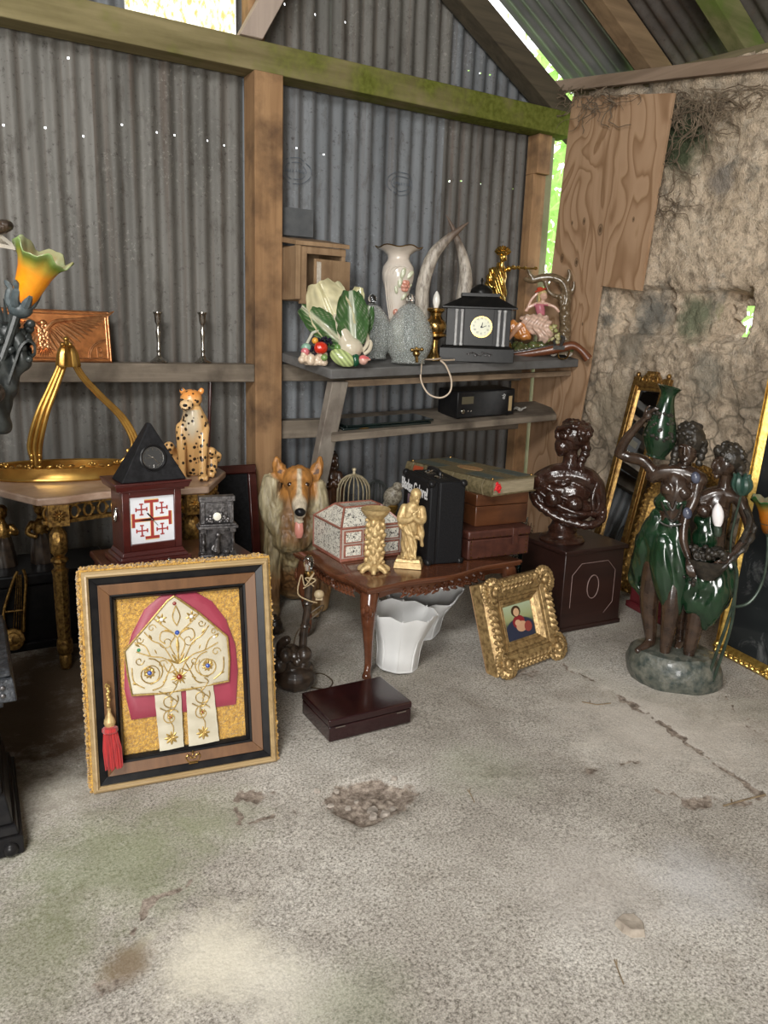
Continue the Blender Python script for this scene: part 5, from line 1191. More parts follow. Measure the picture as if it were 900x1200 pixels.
# ---- vase
T = Sh('porcelain_vase', 'white porcelain vase with gilt wavy rim and pink flower, behind the glass jars', 'vase', 463, 417, Y=3.66, zmid=60)
mb = MB(); mb.c = []
pr = [(10, 0), (12, 2), (11, 6), (9.5, 20), (9, 40), (10, 55), (14, 72), (18, 86), (18.6, 93), (17.5, 100), (13, 107), (12.2, 110), (13.5, 114), (19, 118), (26, 121.5)]
mb.lathe(pr+[(25, 121.8), (18, 117.5), (12, 113), (11, 109), (12, 100), (10, 60)], 56, wave=lambda r, z, a: (r*(1+.03*cos(6*a)*max(0, (z-114)/8)), z+1.2*cos(6*a)*max(0, (z-114)/8)), cap=True); mb.c = None
mb.build('vase_body', WHITEP, T, smooth=60)
mb = MB(); mb.tube([(26.2*cos(2*pi*k/60)*(1+.03*cos(12*pi*k/60)), 26.2*sin(2*pi*k/60)*(1+.03*cos(12*pi*k/60)), 121.8+1.2*cos(12*pi*k/60)) for k in range(60)], .7, 6, True); mb.build('gilt_rim', BRASS, T)
def vr(z): 
    for (a, za), (b, zb) in zip(pr, pr[1:]):
        if za <= z <= zb: return a+(b-a)*(z-za)/max(1e-6, zb-za)
    return 12
def onv(a, z, o=.4): r = vr(z)+o; return (r*sin(a), -r*cos(a), z)
mb = MB()
for q in ((-.9, -.2), (-.6, 0), (-.35, .2)): mb.tube(bez([onv(q[0]-.1, 40), onv(q[0]-.2, 74), onv(q[0]+.15, 96), onv(.35+q[1]*.3, 100), onv(.9, 94)], 6), .8, 6)
mb.build('relief_swag', WHITEP, T)
mb = MB()
for k in range(6): a = 2*pi*k/6; c = onv(.55+.17*cos(a), 78+4*sin(a), .8); mb.ball(c, (3.2, 1.8, 3.2), 8, 6)
mb.ball(onv(.55, 78, 2), 2.4); PINKG = M('salmon_pink_glaze', (.55, .22, .15), (.65, .32, .24), 60, rough=.25); mb.build('pink_flower', PINKG, T)
mb = MB(); mb.ball(onv(.1, 44, .8), (3, 1.5, 4)); mb.ball(onv(-.1, 48, .8), (3.4, 1.5, 4)); mb.build('pink_flower', PINKG, T)
mb = MB()
for a, z, s in ((.15, 82, 5), (.75, 90, 5), (.3, 92, 5), (.6, 66, 4), (-.1, 74, 4), (.95, 78, 3)): mb.ball(onv(a, z, .4), (s*.55, 1.2, s*1.3), 8, 6, (0, a, 0))
mb.build('pale_green_leaf', M('pale_green_glaze', (.50, .52, .36), rough=.25), T)

# ---- pair of horns
t = NT('horn'); v = t.co('Object'); a = t.new('ShaderNodeVertexColor', layer_name='Col'); c = t.mix(t.ramp(t.noise(t.co('Object', (1, 1, .25)), 60, 5, .7), (.45, 0), (.62, .7)), a.outputs['Color'], (.10, .07, .05)); t.color(c); t.bump(t.noise(v, 90), .3, .004); HORN = t.set(.5)
def horn(px, py, pts, label):
    T = Sh('curved_horn', label, 'horn', px, py, Y=3.62, zmid=80, lean=True)
    q = bez([(x-px, y_, py-y, r) for x, y, y_, r in pts], 8); n = 14; mb = MB(); mb.tube([p[:3] for p in q], [max(.3, p[3]) for p in q], n); mb.c = []
    for i in range(len(q)):
        f = i/(len(q)-1); f = max(0, min(1, (f-.52)/.25)); mb.c += [tuple((.52, .47, .40)[k]*(1-f)+(.14, .095, .07)[k]*f for k in range(3))]*n
    mb.build('horn_shell', HORN, T, smooth=80)
    mb = MB(); x0 = pts[0][0]-px; mb.lathe([(11, 0), (11.5, 1), (11, 3.5), (9.5, 4.5)], 24, (x0, pts[0][2], 0)); mb.build('mount', MAHOG, T)
horn(498, 419, [(498, 416, 0, 8), (494, 365, 0, 8.2), (496, 335, 0, 8), (506, 305, 0, 7.2), (521, 287, 0, 5.2), (535, 275, 0, 3), (546, 266, 0, .6)], 'pale horn with dark tip curving right, beside the vase')
horn(539, 419, [(537, 416, 4, 9), (541, 365, 4, 9), (544.5, 335, 4, 8), (543, 313, 4, 6.4), (537, 293, 4, 4.6), (530, 275, 4, 2.6), (522, 260, 4, .5)], 'pale horn with dark tip curving left, behind the black clock')

# ---- brass lamp with candle bulb
T = Sh('brass_lamp', 'small turned brass lamp with a bare candle bulb and pale cord', 'lamp', 508, 425, Y=3.46, zmid=30)
mb = MB(); mb.lathe([(8.4, 0), (8.6, 1.5), (8, 4), (6.5, 7), (5, 10), (4.2, 18), (4.6, 24), (8, 27), (13.4, 28.5), (13.6, 31), (11, 33), (12.8, 37), (13.4, 41), (12, 45), (8, 49), (6.5, 52), (7, 55), (10, 57.5), (10.4, 60), (9, 61)], 36); mb.build('turned_body', BRASS, T)
mb = MB(); mb.lathe([(2.6, 60), (3, 63)], 16); mb.lathe([(3, 62.5), (4.2, 67), (4.3, 70), (3.4, 75), (1.6, 79), (.2, 80.5)], 20); mb.build('candle_bulb', M('opal_bulb', (.82, .80, .74), rough=.15, coat=.5), T)
mb = MB(); mb.tube(bez([(8, -4, 3), (2, -14, 2), (-9, -22, 1.6), (-12, -33.5, 1.5), (-13.5, -37.5, -6), (-13, -37, -22), (-4, -37, -37), (10, -37, -41), (20, -37, -34), (21, -37, -20), (14, -37.5, -4), (8, -33, 1.6), (15, -22, 1.6), (24, -8, 2)], 6), 1.0, 8); mb.build('cord', M('cream_cord', (.62, .50, .38), rough=.5), T)

# ---- black mantel clock
MC = M('black_slate_clock', (.007, .007, .007), (.014, .013, .012), 25, rough=.3, spec=.16)
T = Sh('black_mantel_clock', 'black slate mantel clock with white columns and small domed top', 'clock', 557, 427, zmid=50, yaw=R(4))
mb = MB(); mb.box(-43, 43, -8, 30, 0, 16); mb.box(-41, 41, -6, 28, 16, 19, 2, 2); mb.build('base', MC, T, bevel=.002)
mb = MB(); mb.box(-36, 38, 0, 26, 19, 62); mb.box(-16, 18, -5, 0, 19, 62); mb.build('case', MC, T, bevel=.0015)
mb = MB(); mb.add([(-42, -9, 62), (44, -9, 62), (44, 30, 62), (-42, 30, 62), (-42, -9, 64), (44, -9, 64), (44, 30, 64), (-42, 30, 64), (-18, 2, 76), (22, 2, 76), (22, 22, 76), (-18, 22, 76)], [(0, 3, 2, 1), (0, 1, 5, 4), (1, 2, 6, 5), (2, 3, 7, 6), (3, 0, 4, 7), (4, 5, 9, 8), (5, 6, 10, 9), (6, 7, 11, 10), (7, 4, 8, 11), (8, 9, 10, 11)]); mb.box(-20, 24, 0, 24, 76, 80); mb.build('roof', MC, T, bevel=.001)
mb = MB(); mb.lathe([(13, 80), (13, 82), (12, 85), (9, 88.5), (4, 90.5), (.1, 91)], 28, (3, 12, 0)); mb.tube([(3, 12, 90), (3, 12, 98)], 1.0, 8); mb.ball((3, 12, 95), 1.8); mb.build('dome', MC, T)
COLW = M('white_marble_column', (.50, .50, .49), (.38, .38, .38), 40, rough=.3)
for x in (-25, -18.5, 24, 30.5):
    mb = MB(); mb.lathe([(2.2, 19), (2.2, 21), (1.7, 22), (1.7, 58), (2.2, 59), (2.2, 61)], 14, (x, -3.2, 0)); mb.build('column', COLW, T)
tm = Matrix.Translation((4, -5.2, 41)) @ Matrix.Rotation(R(90), 4, 'X')
mb = MB(); mb.T = tm; mb.lathe([(11.2, 0), (12.6, .2), (12.4, 1.6), (11.0, 1.6), (10.8, .8)], 40, cap=False); mb.build('bezel', BRASS, T)
mb = MB(); mb.T = tm; mb.lathe([(11.2, 0), (11.2, .8)], 40); fc = mb.build('dial', M('cream_enamel', (.66, .66, .46), (.60, .60, .42), 30, rough=.25), T)
for k in range(12):
    a = pi/2-2*pi*(k+1)/12; 
put = [('XII', 90), ('I', 60), ('II', 30), ('III', 0), ('IIII', -30), ('V', -60), ('VI', -90), ('VII', -120), ('VIII', -150), ('IX', 180), ('X', 150), ('XI', 120)]
s0 = T.s[0]
for tx_, dg in put:
    a = R(dg); put_text('numeral', tx_, 3.2*s0, BLACKP, fc, (tm @ Vector((8.6*cos(a), 8.6*sin(a), .9)))*s0, (R(90), 0, 0), .0002, sx=.7)
mb = MB(); mb.T = tm; mb.prism([(-.8, -1), (.4, -1.2), (5.5, 1.2), (5.6, 2.0)], 1.0, 1.3, 'xy'); mb.prism([(-.6, -.6), (.6, -.6), (1.6, 5), (.9, 5.2)], 1.3, 1.6, 'xy'); mb.lathe([(1.2, .9), (1.2, 1.7)], 12); mb.build('hand', BLACKP, (fc, T.s))
mb = MB(); mb.tube(bez([(-12, -8.4, 9), (-4, -8.4, 11), (4, -8.4, 7.5), (10, -8.4, 11), (18, -8.4, 9)], 6), .6, 6)
for k in range(7): mb.ball((-9+4*k, -8.2, 9+2*sin(k*2)), (1.8, .6, 1.2), 8, 6)
mb.build('incised_ornament', PEWTER, T)

# ---- gilt statuette
GOLDS = gold('polished_gilt', (.70, .46, .12), (.30, .16, .04), .22, 40, .25, .6, .3, .95)
T = Sh('gilt_statuette', 'gilt statuette holding a long rod, standing behind the black clock', 'statuette', 584, 412, Y=3.70, zmid=80, lean=True)
g = Org(); g.limb([(2, 0, 30, 9), (0, 0, 55, 9), (-1, 0, 72, 9.5), (0, 0, 88, 8), (1, 0, 97, 5), (3, 0, 102, 3)]); g.ball((4, -1, 107), (4.6, 5, 5.5))
g.limb([(9, 0, 94, 3.2), (16, -3, 96, 2.4), (24, -4, 95.5, 1.8)]); g.limb([(-8, 0, 93, 3.4), (-12, -4, 80, 2.8), (-6, -8, 72, 2.4)]); g.limb([(-8, 4, 90, 4), (-13, 4, 74, 4), (-10, 4, 56, 3)])
g.build('figure', GOLDS, T, .8, 2, disp=lambda p: .7*sin(p.x*1.1+p.z*.35))
mb = MB()
for k in range(9): leaf(mb, (4, 111), R(20+17.5*k), 10, 2.6, -1+(k % 2), 2.4)
mb.ball((4, -1, 112), (5.5, 5, 3)); mb.build('leafy_headdress', GOLDS, T)
mb = MB(); mb.tube([(12, -5, 96), (42, -5, 95)], 1.1, 8)
for x in (16, 22, 29, 41): mb.ball((x, -5, 95.6), 2.1, 8, 6)
mb.build('rod', GOLDS, T)
mb = MB(); mb.lathe([(15, 0), (16, 2), (15, 8), (12, 11), (11, 22), (13, 26), (12, 32)], 28); mb.build('plinth', GOLDS, T)

# ---- porcelain lady under a tree
T = Sh('porcelain_lady_group', 'porcelain lady in a pink flounced skirt reclining under a bare tree arch', 'figurine', 635, 420, Y=3.56, zmid=50, lean=True)
PORC = VC('painted_porcelain', .2, 0, .5, .05, 80)
g = Org(); rr = random.Random(6)
for k in range(26): g.ball((-30+62*k/25, rr.uniform(-4, 12), 5+rr.uniform(-2, 5)), rr.uniform(4, 7.5))
g.build('mossy_base', PORC, T, .9, 2, lambda p, n: (.10+.10*abs(noise.noise(p*.25)), .12+.08*abs(noise.noise(p*.3)), .05) if p.z > 4 else (.42, .36, .26))
mb = MB()
for k in range(7): spiral(mb, (-22+8.5*k, 2.5), 4.4, 1.0, 1.3, hand=1 if k % 2 else -1, y=-7)
mb.build('white_scroll_edge', WHITEP, T)
g = Org(); g.limb([(22, 6, 6, 9), (26, 6, 30, 7), (25, 6, 52, 6.5), (27, 5, 70, 6), (22, 4, 84, 5), (10, 3, 89, 5), (-2, 2, 88, 4.5), (-12, 2, 85, 4), (-20, 2, 86, 2.4)]); g.limb([(-10, 2, 86, 3.4), (-15, 0, 92, 2.4), (-17, 0, 97, 1.8)]); g.limb([(25, 5, 78, 4), (30, 4, 90, 3), (29, 3, 97, 2)]); g.limb([(27, 5, 68, 4), (34, 4, 76, 2.6), (35, 3, 84, 1.6)]); g.limb([(2, 3, 88, 3.4), (5, 2, 76, 3), (10, 2, 70, 2.6), (20, 4, 66, 3)])
for k in range(10): g.ball((24+rr.uniform(-5, 7), 2, 12+6*k), rr.uniform(3, 5))
g.build('tree_trunk', PORC, T, .9, 2, lambda p, n: tuple((.13, .09, .05)[i]+(.17, .14, .10)[i]*max(0, noise.noise(p*.3)) for i in range(3)))
g = Org(); g.limb([(-2, -4, 48, 5.2), (-3, -4, 55, 5.6), (0, -4, 60, 3), (0, -5, 63, 2.2)]); g.ball((1, -5.5, 67), (4.4, 4.6, 5.2)); g.ball((1.4, -10, 66.6), (.9, 1, 1))
g.limb([(-7, -4, 58, 2.3), (-15, -5, 54, 1.9), (-19, -5, 50, 1.7)]); g.limb([(-18, -5, 50, 1.7), (-13, -6, 62, 1.6), (-6, -6, 70, 1.5)]); g.limb([(4, -4, 58, 2.3), (13, -6, 55, 1.9), (18, -6, 50, 1.6)])
def lc(p, n):
    if p.z < 58 and abs(p.x+2) < 8: return (.50, .16, .20)
    return (.66, .42, .32)
g.build('lady', PORC, T, .55, 2, lc)
mb = MB(); mb.ball((0, -4, 70), (5.2, 5, 4.4), 14, 8, col=(.55, .44, .20)); 
for k in range(7): mb.ball((-4, -5+k*.6, 69-2.2*k), 2, 8, 6, col=(.55, .44, .20))
mb.build('blonde_hair', PORC, T)
mb = MB(); mb.ball((-2.5, -6, 73.5), (7.5, 6, 1.8), 16, 8, (0, -.35, 0), col=(.55, .07, .03)); mb.ball((-3, -6, 75), (4, 4, 2.4), 12, 8, col=(.55, .07, .03)); mb.build('red_hat', PORC, T)
g = Org(); g.ball((-4, -6, 34), (15, 10, 13)); g.ball((-14, -6, 36), (10, 9, 10)); g.ball((2, -8, 24), (10, 9, 11)); g.ball((-18, -5, 40), (8, 7, 5))
g.build('flounced_skirt', PORC, T, .8, 2, lambda p, n: tuple(c*(1+.14*sin(p.z*1.3+p.x*.5)) for c in (.66, .46, .36)), disp=lambda p: 1.3*sin(p.x*.8+3*sin(p.z*.25))*.8)
g = Org(); g.ball((-24, -6, 26), (11, 7, 11)); g.ball((-34, -5, 30), (6, 6, 9)); g.ball((-20, -8, 20), (8, 6, 5)); g.build('orange_petticoat', PORC, T, .8, 2, lambda p, n: (.62, .24, .06), disp=lambda p: .4*sin(p.x*.7+p.z*.3))
mb = MB(); btube(mb, [(-24, -13, 34, 3.4), (-31, -14, 26, 2.8), (-37, -13, 18, 2), (-40, -15, 14, 2)], 10, col=(.66, .36, .22)); mb.build('leg', PORC, T)
mb = MB(); rr = random.Random(3)
for k in range(26): mb.ball((12+rr.uniform(-7, 7), -8+rr.uniform(-3, 3), 24+rr.uniform(-12, 10)), rr.uniform(1.6, 2.8), 8, 6, col=rr.choice([(.45, .42, .16), (.35, .36, .14), (.6, .55, .3)]))
mb.build('flower_garland', PORC, T)

# ---- flintlock pistol
T = Sh('wooden_pistol', 'old wooden flintlock pistol lying in front of the porcelain lady', 'pistol', 645, 422, Y=3.425, zmid=10)
WAL = wood('walnut_stock', (.10, .03, .012), (.20, .065, .025), 0, 10, .35, .3)
mb = MB(); btube(mb, [(-42, 0, 2.5, 3.2), (-25, 0, 5, 4.2), (-5, 0, 9, 5.2), (14, 0, 14, 5.6), (24, 0, 16.5, 5), (33, 0, 12, 4.4), (40, 0, 5, 5), (43, 0, 1.5, 5.6)], 12); mb.build('stock', WAL, T)
mb = MB(); btube(mb, [(-45, 0, 5, 2.0), (-20, 0, 9.5, 2.4), (6, 0, 15.5, 2.8)], 12); mb.build('barrel', PEWTER, T)
mb = MB(); mb.box(2, 15, -6.0, -4.6, 11, 16); btube(mb, [(10, -6, 15, 1.6), (13, -6, 24, 2), (9, -6, 27, 1.6)], 8); btube(mb, [(4, -6, 16, 1.4), (2, -6, 22, 1.6)], 8); mb.build('lock', M('dark_lock_steel', (.03, .027, .024), (.06, .055, .05), 50, rough=.5, spec=.2), T)
mb = MB(); mb.tube(bez([(8, 0, 8), (10, 0, 1), (18, 0, 1.5), (21, 0, 10)], 5), 1.0, 6); mb.build('trigger_guard', BRASS, T)

# ---- lower tier
def Lo(x, y, Y): q = onY(x, y, Y); q.z = low_z(q.x, q.y); return q
SMOK = M('dark_glass', (.006, .012, .012), (.012, .022, .02), 9, rough=.08, coat=.6)
p = Lo(396, 503, 3.47); q = Lo(500, 497, 3.47); r_ = math.atan2(q.z-p.z, (q.x-p.x))
T = Thing('flat_glass_tray', 'flat black glass tray stacked on the lower shelf', 'tray', (p.x+.03, p.y, p.z+.001), tilt=(R(3), -r_, 0)); W = q.x-p.x
mb = MB(); mb.box(0, W, 0, .22, 0, .012); mb.build('lower_sheet', SMOK, T, bevel=.003)
mb = MB(); mb.box(.03, W+.03, .02, .24, .0125, .022); mb.build('upper_sheet', SMOK, T, bevel=.003)
mb = MB(); mb.ball((.06, .03, .0), (.006, .006, .006)); mb.ball((.12, -.001, .006), (.03, .003, .004)); mb.build('edge_fitting', BRASS, T)
p = Lo(535, 491, 3.50); q = Lo(602, 487, 3.50)
T = Thing('black_player_box', 'black box-shaped player with small controls on the lower shelf', 'player', (p.x, p.y, p.z+.001), tilt=(R(3), -r_, R(0))); W = q.x-p.x
mb = MB(); mb.box(0, W, 0, .19, .006, .155); mb.build('casing', BLACKP, T, bevel=.008)
for x in (.03, W-.03):
    for y in (.03, .16):
        mb = MB(); mb.lathe([(.012, 0), (.012, .008)], 12, (x, y, 0)); mb.build('foot', BLACKM, T)
mb = MB(); mb.box(W-.045, W-.022, -.0015, .001, .03, .115); mb.build('tan_tape', M('tan_tape', (.40, .29, .15), rough=.6), T)
mb = MB(); mb.T = Matrix.Translation((.035, 0, .045)) @ Matrix.Rotation(R(90), 4, 'X'); mb.lathe([(.014, 0), (.013, .01), (.011, .012)], 20); mb.T = None; mb.ball((.075, -.001, .045), .005); mb.ball((.095, -.001, .045), .005); mb.build('control_knob', SILVER, T)
put_text('lettering', 'ab', .034, M('white_print', (.6, .6, .58), rough=.6), T.e, (W-.085, -.0015, .115), (R(90), R(-75), 0), .0004)
mb = MB(); mb.box(.03, .11, -.001, .001, .085, .125); mb.build('paper_label', M('yellowed_label', (.10, .085, .05), rough=.7), T)
p = Lo(611, 483, 3.56)
mb = MB(); mb.solid_sheet(lambda u, w: (.07*(u-.5), .06*w, .012+.010*sin(6*u+2)*sin(5*w+1)+.008*noise.noise(Vector((u*5, w*5, 0)))), 14, 12, .003)
o = mb.build('crumpled_cloth', M('white_cloth', (.42, .40, .36), rough=.8)); o.location = (p.x, p.y, p.z+.003); tag(o, 'small crumpled whitish cloth beside the black player on the lower shelf', 'cloth')
# ================================================================ LOW CARVED TABLE AND THE FLOOR AROUND IT
HT = .375
TF = onZ(430, 691, HT); TR_ = onZ(617, 655, HT); td = TR_-TF; TW = .80; tr = atan2(td.y, td.x); TD = .56
T = Thing('low_carved_table', 'low polished brown table with carved apron and curved legs, loaded with boxes', 'table', (TF.x, TF.y, 0), tr)
TBL = wood('polished_walnut', (.070, .022, .010), (.13, .046, .021), 0, 6, .2, .5, bump=.03)
def ser(a, b, amp, n=16): # serpentine edge, pulled in at both ends, swelling in the middle
    return [(a[0]+(b[0]-a[0])*k/n+ (b[1]-a[1])*-amp*-(sin(2*pi*k/n*1.0-pi/2)+1)*.0, a[1]+(b[1]-a[1])*k/n) for k in range(n)]
def edge(a, b, amp, n=20):
    ax, ay = a; bx, by = b; L = sqrt((bx-ax)**2+(by-ay)**2); nx, ny = (by-ay)/L, -(bx-ax)/L; out = []
    for k in range(n):
        t = k/n; w = -sin(pi*t)**2*.6+1.15*max(0, sin(pi*(t-.22)/.56))**2 if .22 < t < .78 else -sin(pi*t)**2*.6
        out.append((ax+(bx-ax)*t+nx*amp*w, ay+(by-ay)*t+ny*amp*w))
    return out
poly = edge((0, 0), (TW, 0), .035)+edge((TW, 0), (TW, TD), .022)+edge((TW, TD), (0, TD), .03)+edge((0, TD), (0, 0), .022)
mb = MB(); cx, cy = TW/2, TD/2
def sc_(s): return [(cx+(x-cx)*s, cy+(y-cy)*s) for x, y in poly]
n = len(poly); vs = []; fs = []
for s, z in ((.965, HT-.026), (.985, HT-.022), (.99, HT-.014), (1.0, HT-.012), (1.0, HT-.004), (.985, HT)):
    vs += [(x, y, z) for x, y in sc_(s)]
for j in range(5):
    for i in range(n): k = (i+1) % n; fs.append((j*n+i, j*n+k, (j+1)*n+k, (j+1)*n+i))
fs += [tuple(range(n-1, -1, -1)), tuple(range(5*n, 6*n))]; mb.add(vs, fs); mb.build('table_top', TBL, T)
def apron(name, P0, P1):
    mb = MB(); d = Vector((P1[0]-P0[0], P1[1]-P0[1], 0)); L = d.length; u = d/L; nn = Vector((u.y, -u.x, 0))
    mt = Matrix((( u.x, -nn.x, 0, P0[0]), (u.y, -nn.y, 0, P0[1]), (0, 0, 1, 0), (0, 0, 0, 1)))
    mb.T = mt; N = 40; top = HT-.024
    prof = [(L*k/N, top-.028-.020*(.5-.5*cos(2*pi*k/N))-.007*cos(6*pi*k/N)) for k in range(N+1)]
    mb.prism([(0, top)]+prof+[(L, top)], -.002, .02, 'xz')
    for k in range(11):
        t = .22+.56*k/10; z = top-.030-.012*sin(pi*(t-.2)/.6); x = L*t
        spiral(mb, (x, z), .017, 1.1, .0042, hand=1 if k < 5 else -1, start=pi/2, y=-.006, n=12); leaf(mb, (x, z-.006), R(200 if k < 5 else -20), .03, .007, -.006, .006)
    rosette(mb, (L/2, top-.034), .024, -.007, .008, 7)
    return mb.build(name, TBL, T)
apron('carved_apron', (.05, .035), (TW-.05, .035)); apron('carved_apron', (.035, TD-.05), (.035, .05)); apron('carved_apron', (TW-.035, .05), (TW-.035, TD-.05)); apron('carved_apron', (TW-.05, TD-.035), (.05, TD-.035))
def cabriole(x, y, sx, sy):
    mb = MB(); k = .0036; d = 1/sqrt(2)
    st = [(0, HT-.025, .034), (.004, .33, .036), (.016, .29, .033), (.018, .25, .029), (.010, .19, .023), (-.002, .12, .018), (-.008, .06, .015), (.002, .025, .015), (.016, .008, .019), (.018, 0.002, .017)]
    q = bez(st, 4); mb.tube([(x+sx*p[0]*d, y+sy*p[0]*d, p[1]) for p in q], [p[2] for p in q], 14); lg = mb.build('leg', TBL, T)
    mb = MB(); dx, dy = sx*d, sy*d; c = Vector((x+dx*.046, y+dy*.046, .285))
    for j in range(3): mb.ball(c+Vector((-dy*(j-1)*.014, dx*(j-1)*.014, .012*(1-abs(j-1))-.004)), (.010, .010, .018), 8, 6)
    mb.ball(c+Vector((0, 0, -.022)), (.008, .008, .016), 8, 6); mb.build('carved_knee', TBL, (lg, (1, 1, 1)))
for x, y, sx, sy in ((.045, .045, -1, -1), (TW-.045, .045, 1, -1), (.045, TD-.045, -1, 1), (TW-.045, TD-.045, 1, 1)): cabriole(x, y, sx, sy)

def boxframe(name, label, cat, A, B, C, z, group=None, dz=.001):
    """thing whose front-left floor corner is B, front edge runs to C, left edge to A (picture points on height z)"""
    a, b, c = (onZ(*p, z) for p in (A, B, C)); u = c-b; W = u.length; r = atan2(u.y, u.x); v = Vector((-sin(r), cos(r), 0)); D = abs((a-b).dot(v))
    return Thing(name, label, cat, (b.x, b.y, z+dz), r, group), W, D
# ---- inlaid casket
t = NT('mother_of_pearl_arabesque'); v = t.co('Object')
n1 = t.noise(v, 95, 2, .5, 1.6); n2 = t.voro(v, 62, 'SMOOTH_F1'); 
c = t.ramp(t.math('ADD', n1, t.math('MULTIPLY', n2, .25)), (.665, (.70, .67, .58)), (.685, (.03, .028, .03)), (.735, (.03, .028, .03)), (.755, (.66, .63, .55)))
c = t.mix(t.ramp(t.voro(v, 66), (.17, .92), (.23, 0)), c, (.05, .045, .045)); t.color(c); PEARL = t.set(.25, 0, None, .3)
INLAY = M('red_brown_inlay', (.22, .075, .05), (.34, .14, .10), 120, rough=.35)
EDGEW = M('white_stringing', (.52, .46, .40), (.40, .33, .28), 200, rough=.4)
T, W, D = boxframe('inlaid_casket', 'hip-lidded casket inlaid with mother of pearl and small drawers, on the low table', 'casket', (377, 639), (399, 659), (470, 650), HT)
h = .140; H2 = .205
mb = MB(); mb.box(0, W, 0, D, 0, h); mb.build('carcass', EDGEW, T)
mb = MB(); mb.box(-.004, W+.004, -.004, D+.004, 0, .012); mb.build('base_moulding', INLAY, T, bevel=.002)
def rod(mb, a, b, r=.0042): mb.tube([a, b], r, 6)
mb = MB()
for x in (0, W):
    for y in (0, D): rod(mb, (x, y, 0), (x, y, h))
ix, iy = W*.20, D*.34
for a, b in (((0, 0), (W, 0)), ((W, 0), (W, D)), ((W, D), (0, D)), ((0, D), (0, 0))): rod(mb, (*a, h), (*b, h), .005)
tp = [(ix, iy), (W-ix, iy), (W-ix, D-iy), (ix, D-iy)]
for k in range(4): rod(mb, (*tp[k], H2), (*tp[(k+1) % 4], H2), .005)
for a, b in zip(((0, 0), (W, 0), (W, D), (0, D)), tp): rod(mb, (*a, h), (*b, H2), .005)
mb.build('edge_banding', INLAY, T)
mb = MB(); mb.add([(0, 0, h), (W, 0, h), (W, D, h), (0, D, h)]+[(*p, H2) for p in tp], [(0, 3, 2, 1), (4, 5, 6, 7), (0, 1, 5, 4), (1, 2, 6, 5), (2, 3, 7, 6), (3, 0, 4, 7)]); mb.build('hipped_lid', PEARL, T, smooth=0)
mb = MB(); mb.box(-.001, .002, .008, D-.008, .014, h-.006); mb.build('side_panel', PEARL, T, smooth=0)
mb = MB(); mb.box(W-.002, W+.001, .008, D-.008, .014, h-.006); mb.build('side_panel', PEARL, T, smooth=0)
for r in range(2):
    for c in range(3):
        x0, x1 = .010+(W-.02)*c/3, .010+(W-.02)*(c+1)/3; z0, z1 = .014+(h-.022)*r/2, .014+(h-.022)*(r+1)/2
        mb = MB(); mb.box(x0+.003, x1-.003, -.005, .01, z0+.003, z1-.003); dr = mb.build('drawer', INLAY, T, bevel=.001)
        mb = MB(); mb.box(x0+.010, x1-.010, -.0062, -.004, z0+.009, z1-.009); mb.build('drawer_panel', PEARL, (dr, (1, 1, 1)), smooth=0)
        mb = MB(); mb.ball(((x0+x1)/2, -.008, (z0+z1)/2), .0035, 8, 6); mb.build('drawer_knob', BLACKP, (dr, (1, 1, 1)))

# ---- gold column candlestick
T = Px('gold_candlestick', 'gold candlestick shaped as a carved column with a dish top, before the inlaid casket', 'candlestick', 438, 669, z=HT+.001, zmid=35)
g = Org(); rr = random.Random(11); g.limb([(0, 0, 6, 9), (0, 0, 30, 8.6), (0, 0, 50, 9), (0, 0, 60, 8)])
for k in range(52):
    a = k*2.4; z = 10+50*k/52; g.ball((10*cos(a), 10*sin(a)*.8, z), (rr.uniform(2, 3.6), 2.6, rr.uniform(2.4, 4.4)), (0, rr.uniform(-.6, .6), 0))
g.build('carved_column', GPAINT, T, .75, 1)
g = Org(); g.ball((0, 0, 6), (13, 10, 4))
for k in range(7):
    a = -pi/2+2*pi*k/7; g.limb([(9*cos(a), 8*sin(a), 6, 4), (16*cos(a), 13*sin(a), 3, 3.2), (17*cos(a), 14*sin(a), 1.2, 3)])
g.build('scrolled_foot', GPAINT, T, .8, 1, lambda p, n: (1, 1, 1))
mb = MB(); mb.lathe([(7, 58), (10, 62), (14, 66), (16.5, 70), (17, 72.5), (15.5, 72), (10, 69), (3, 68.5)], 40, wave=lambda r, z, a: (r*(1+(.02*cos(14*a) if r > 13 else 0)), z)); mb.build('dish', GPAINT, T)

# ---- gold saint
T = Px('gold_saint_figurine', 'gold figurine of a robed saint with hands at the chest, against the black case', 'figurine', 479, 664, z=HT+.001, zmid=45, yaw=R(-6))
mb = MB(); mb.box(-17, 16, -11, 11, 0, 7, 1, 1); mb.box(-15.5, 14.5, -9.5, 9.5, 7, 11, 1.5, 1.5); mb.build('plinth', GPAINT, T, bevel=.002)
g = Org(); g.limb([(-1, 0, 12, 9), (-1, 0, 30, 9.5), (0, 0, 48, 10), (1, 0, 62, 10.5), (2, 0, 69, 9), (4, -1, 74, 5), (5, -2, 78, 4.4)]); g.ball((5.5, -3, 83), (5.4, 5.6, 6.6), (0, .15, 0)); g.ball((6.5, -9, 82), (1.2, 1.5, 1.6)); g.ball((7, -7, 78), (3, 2.4, 3.4))
g.limb([(-8, 0, 68, 5), (-11, -5, 56, 5), (-2, -10, 56, 3.6), (6, -11, 62, 2.6)]); g.limb([(12, 0, 67, 5), (14, -5, 56, 4.6), (7, -10, 58, 3), (4, -12, 64, 2.2)])
for k in range(5): g.limb([(2+.8*k, -12, 61+k*.6, .8), (6+1.0*k, -13, 67+k*.6, .7)])
for k in range(4): g.limb([(-4+4*k, -8.5, 12, 1.6), (-3+3.4*k, -9, 30, 1.5), (-7+2*k, -9.5, 46+2*k, 1.2)])
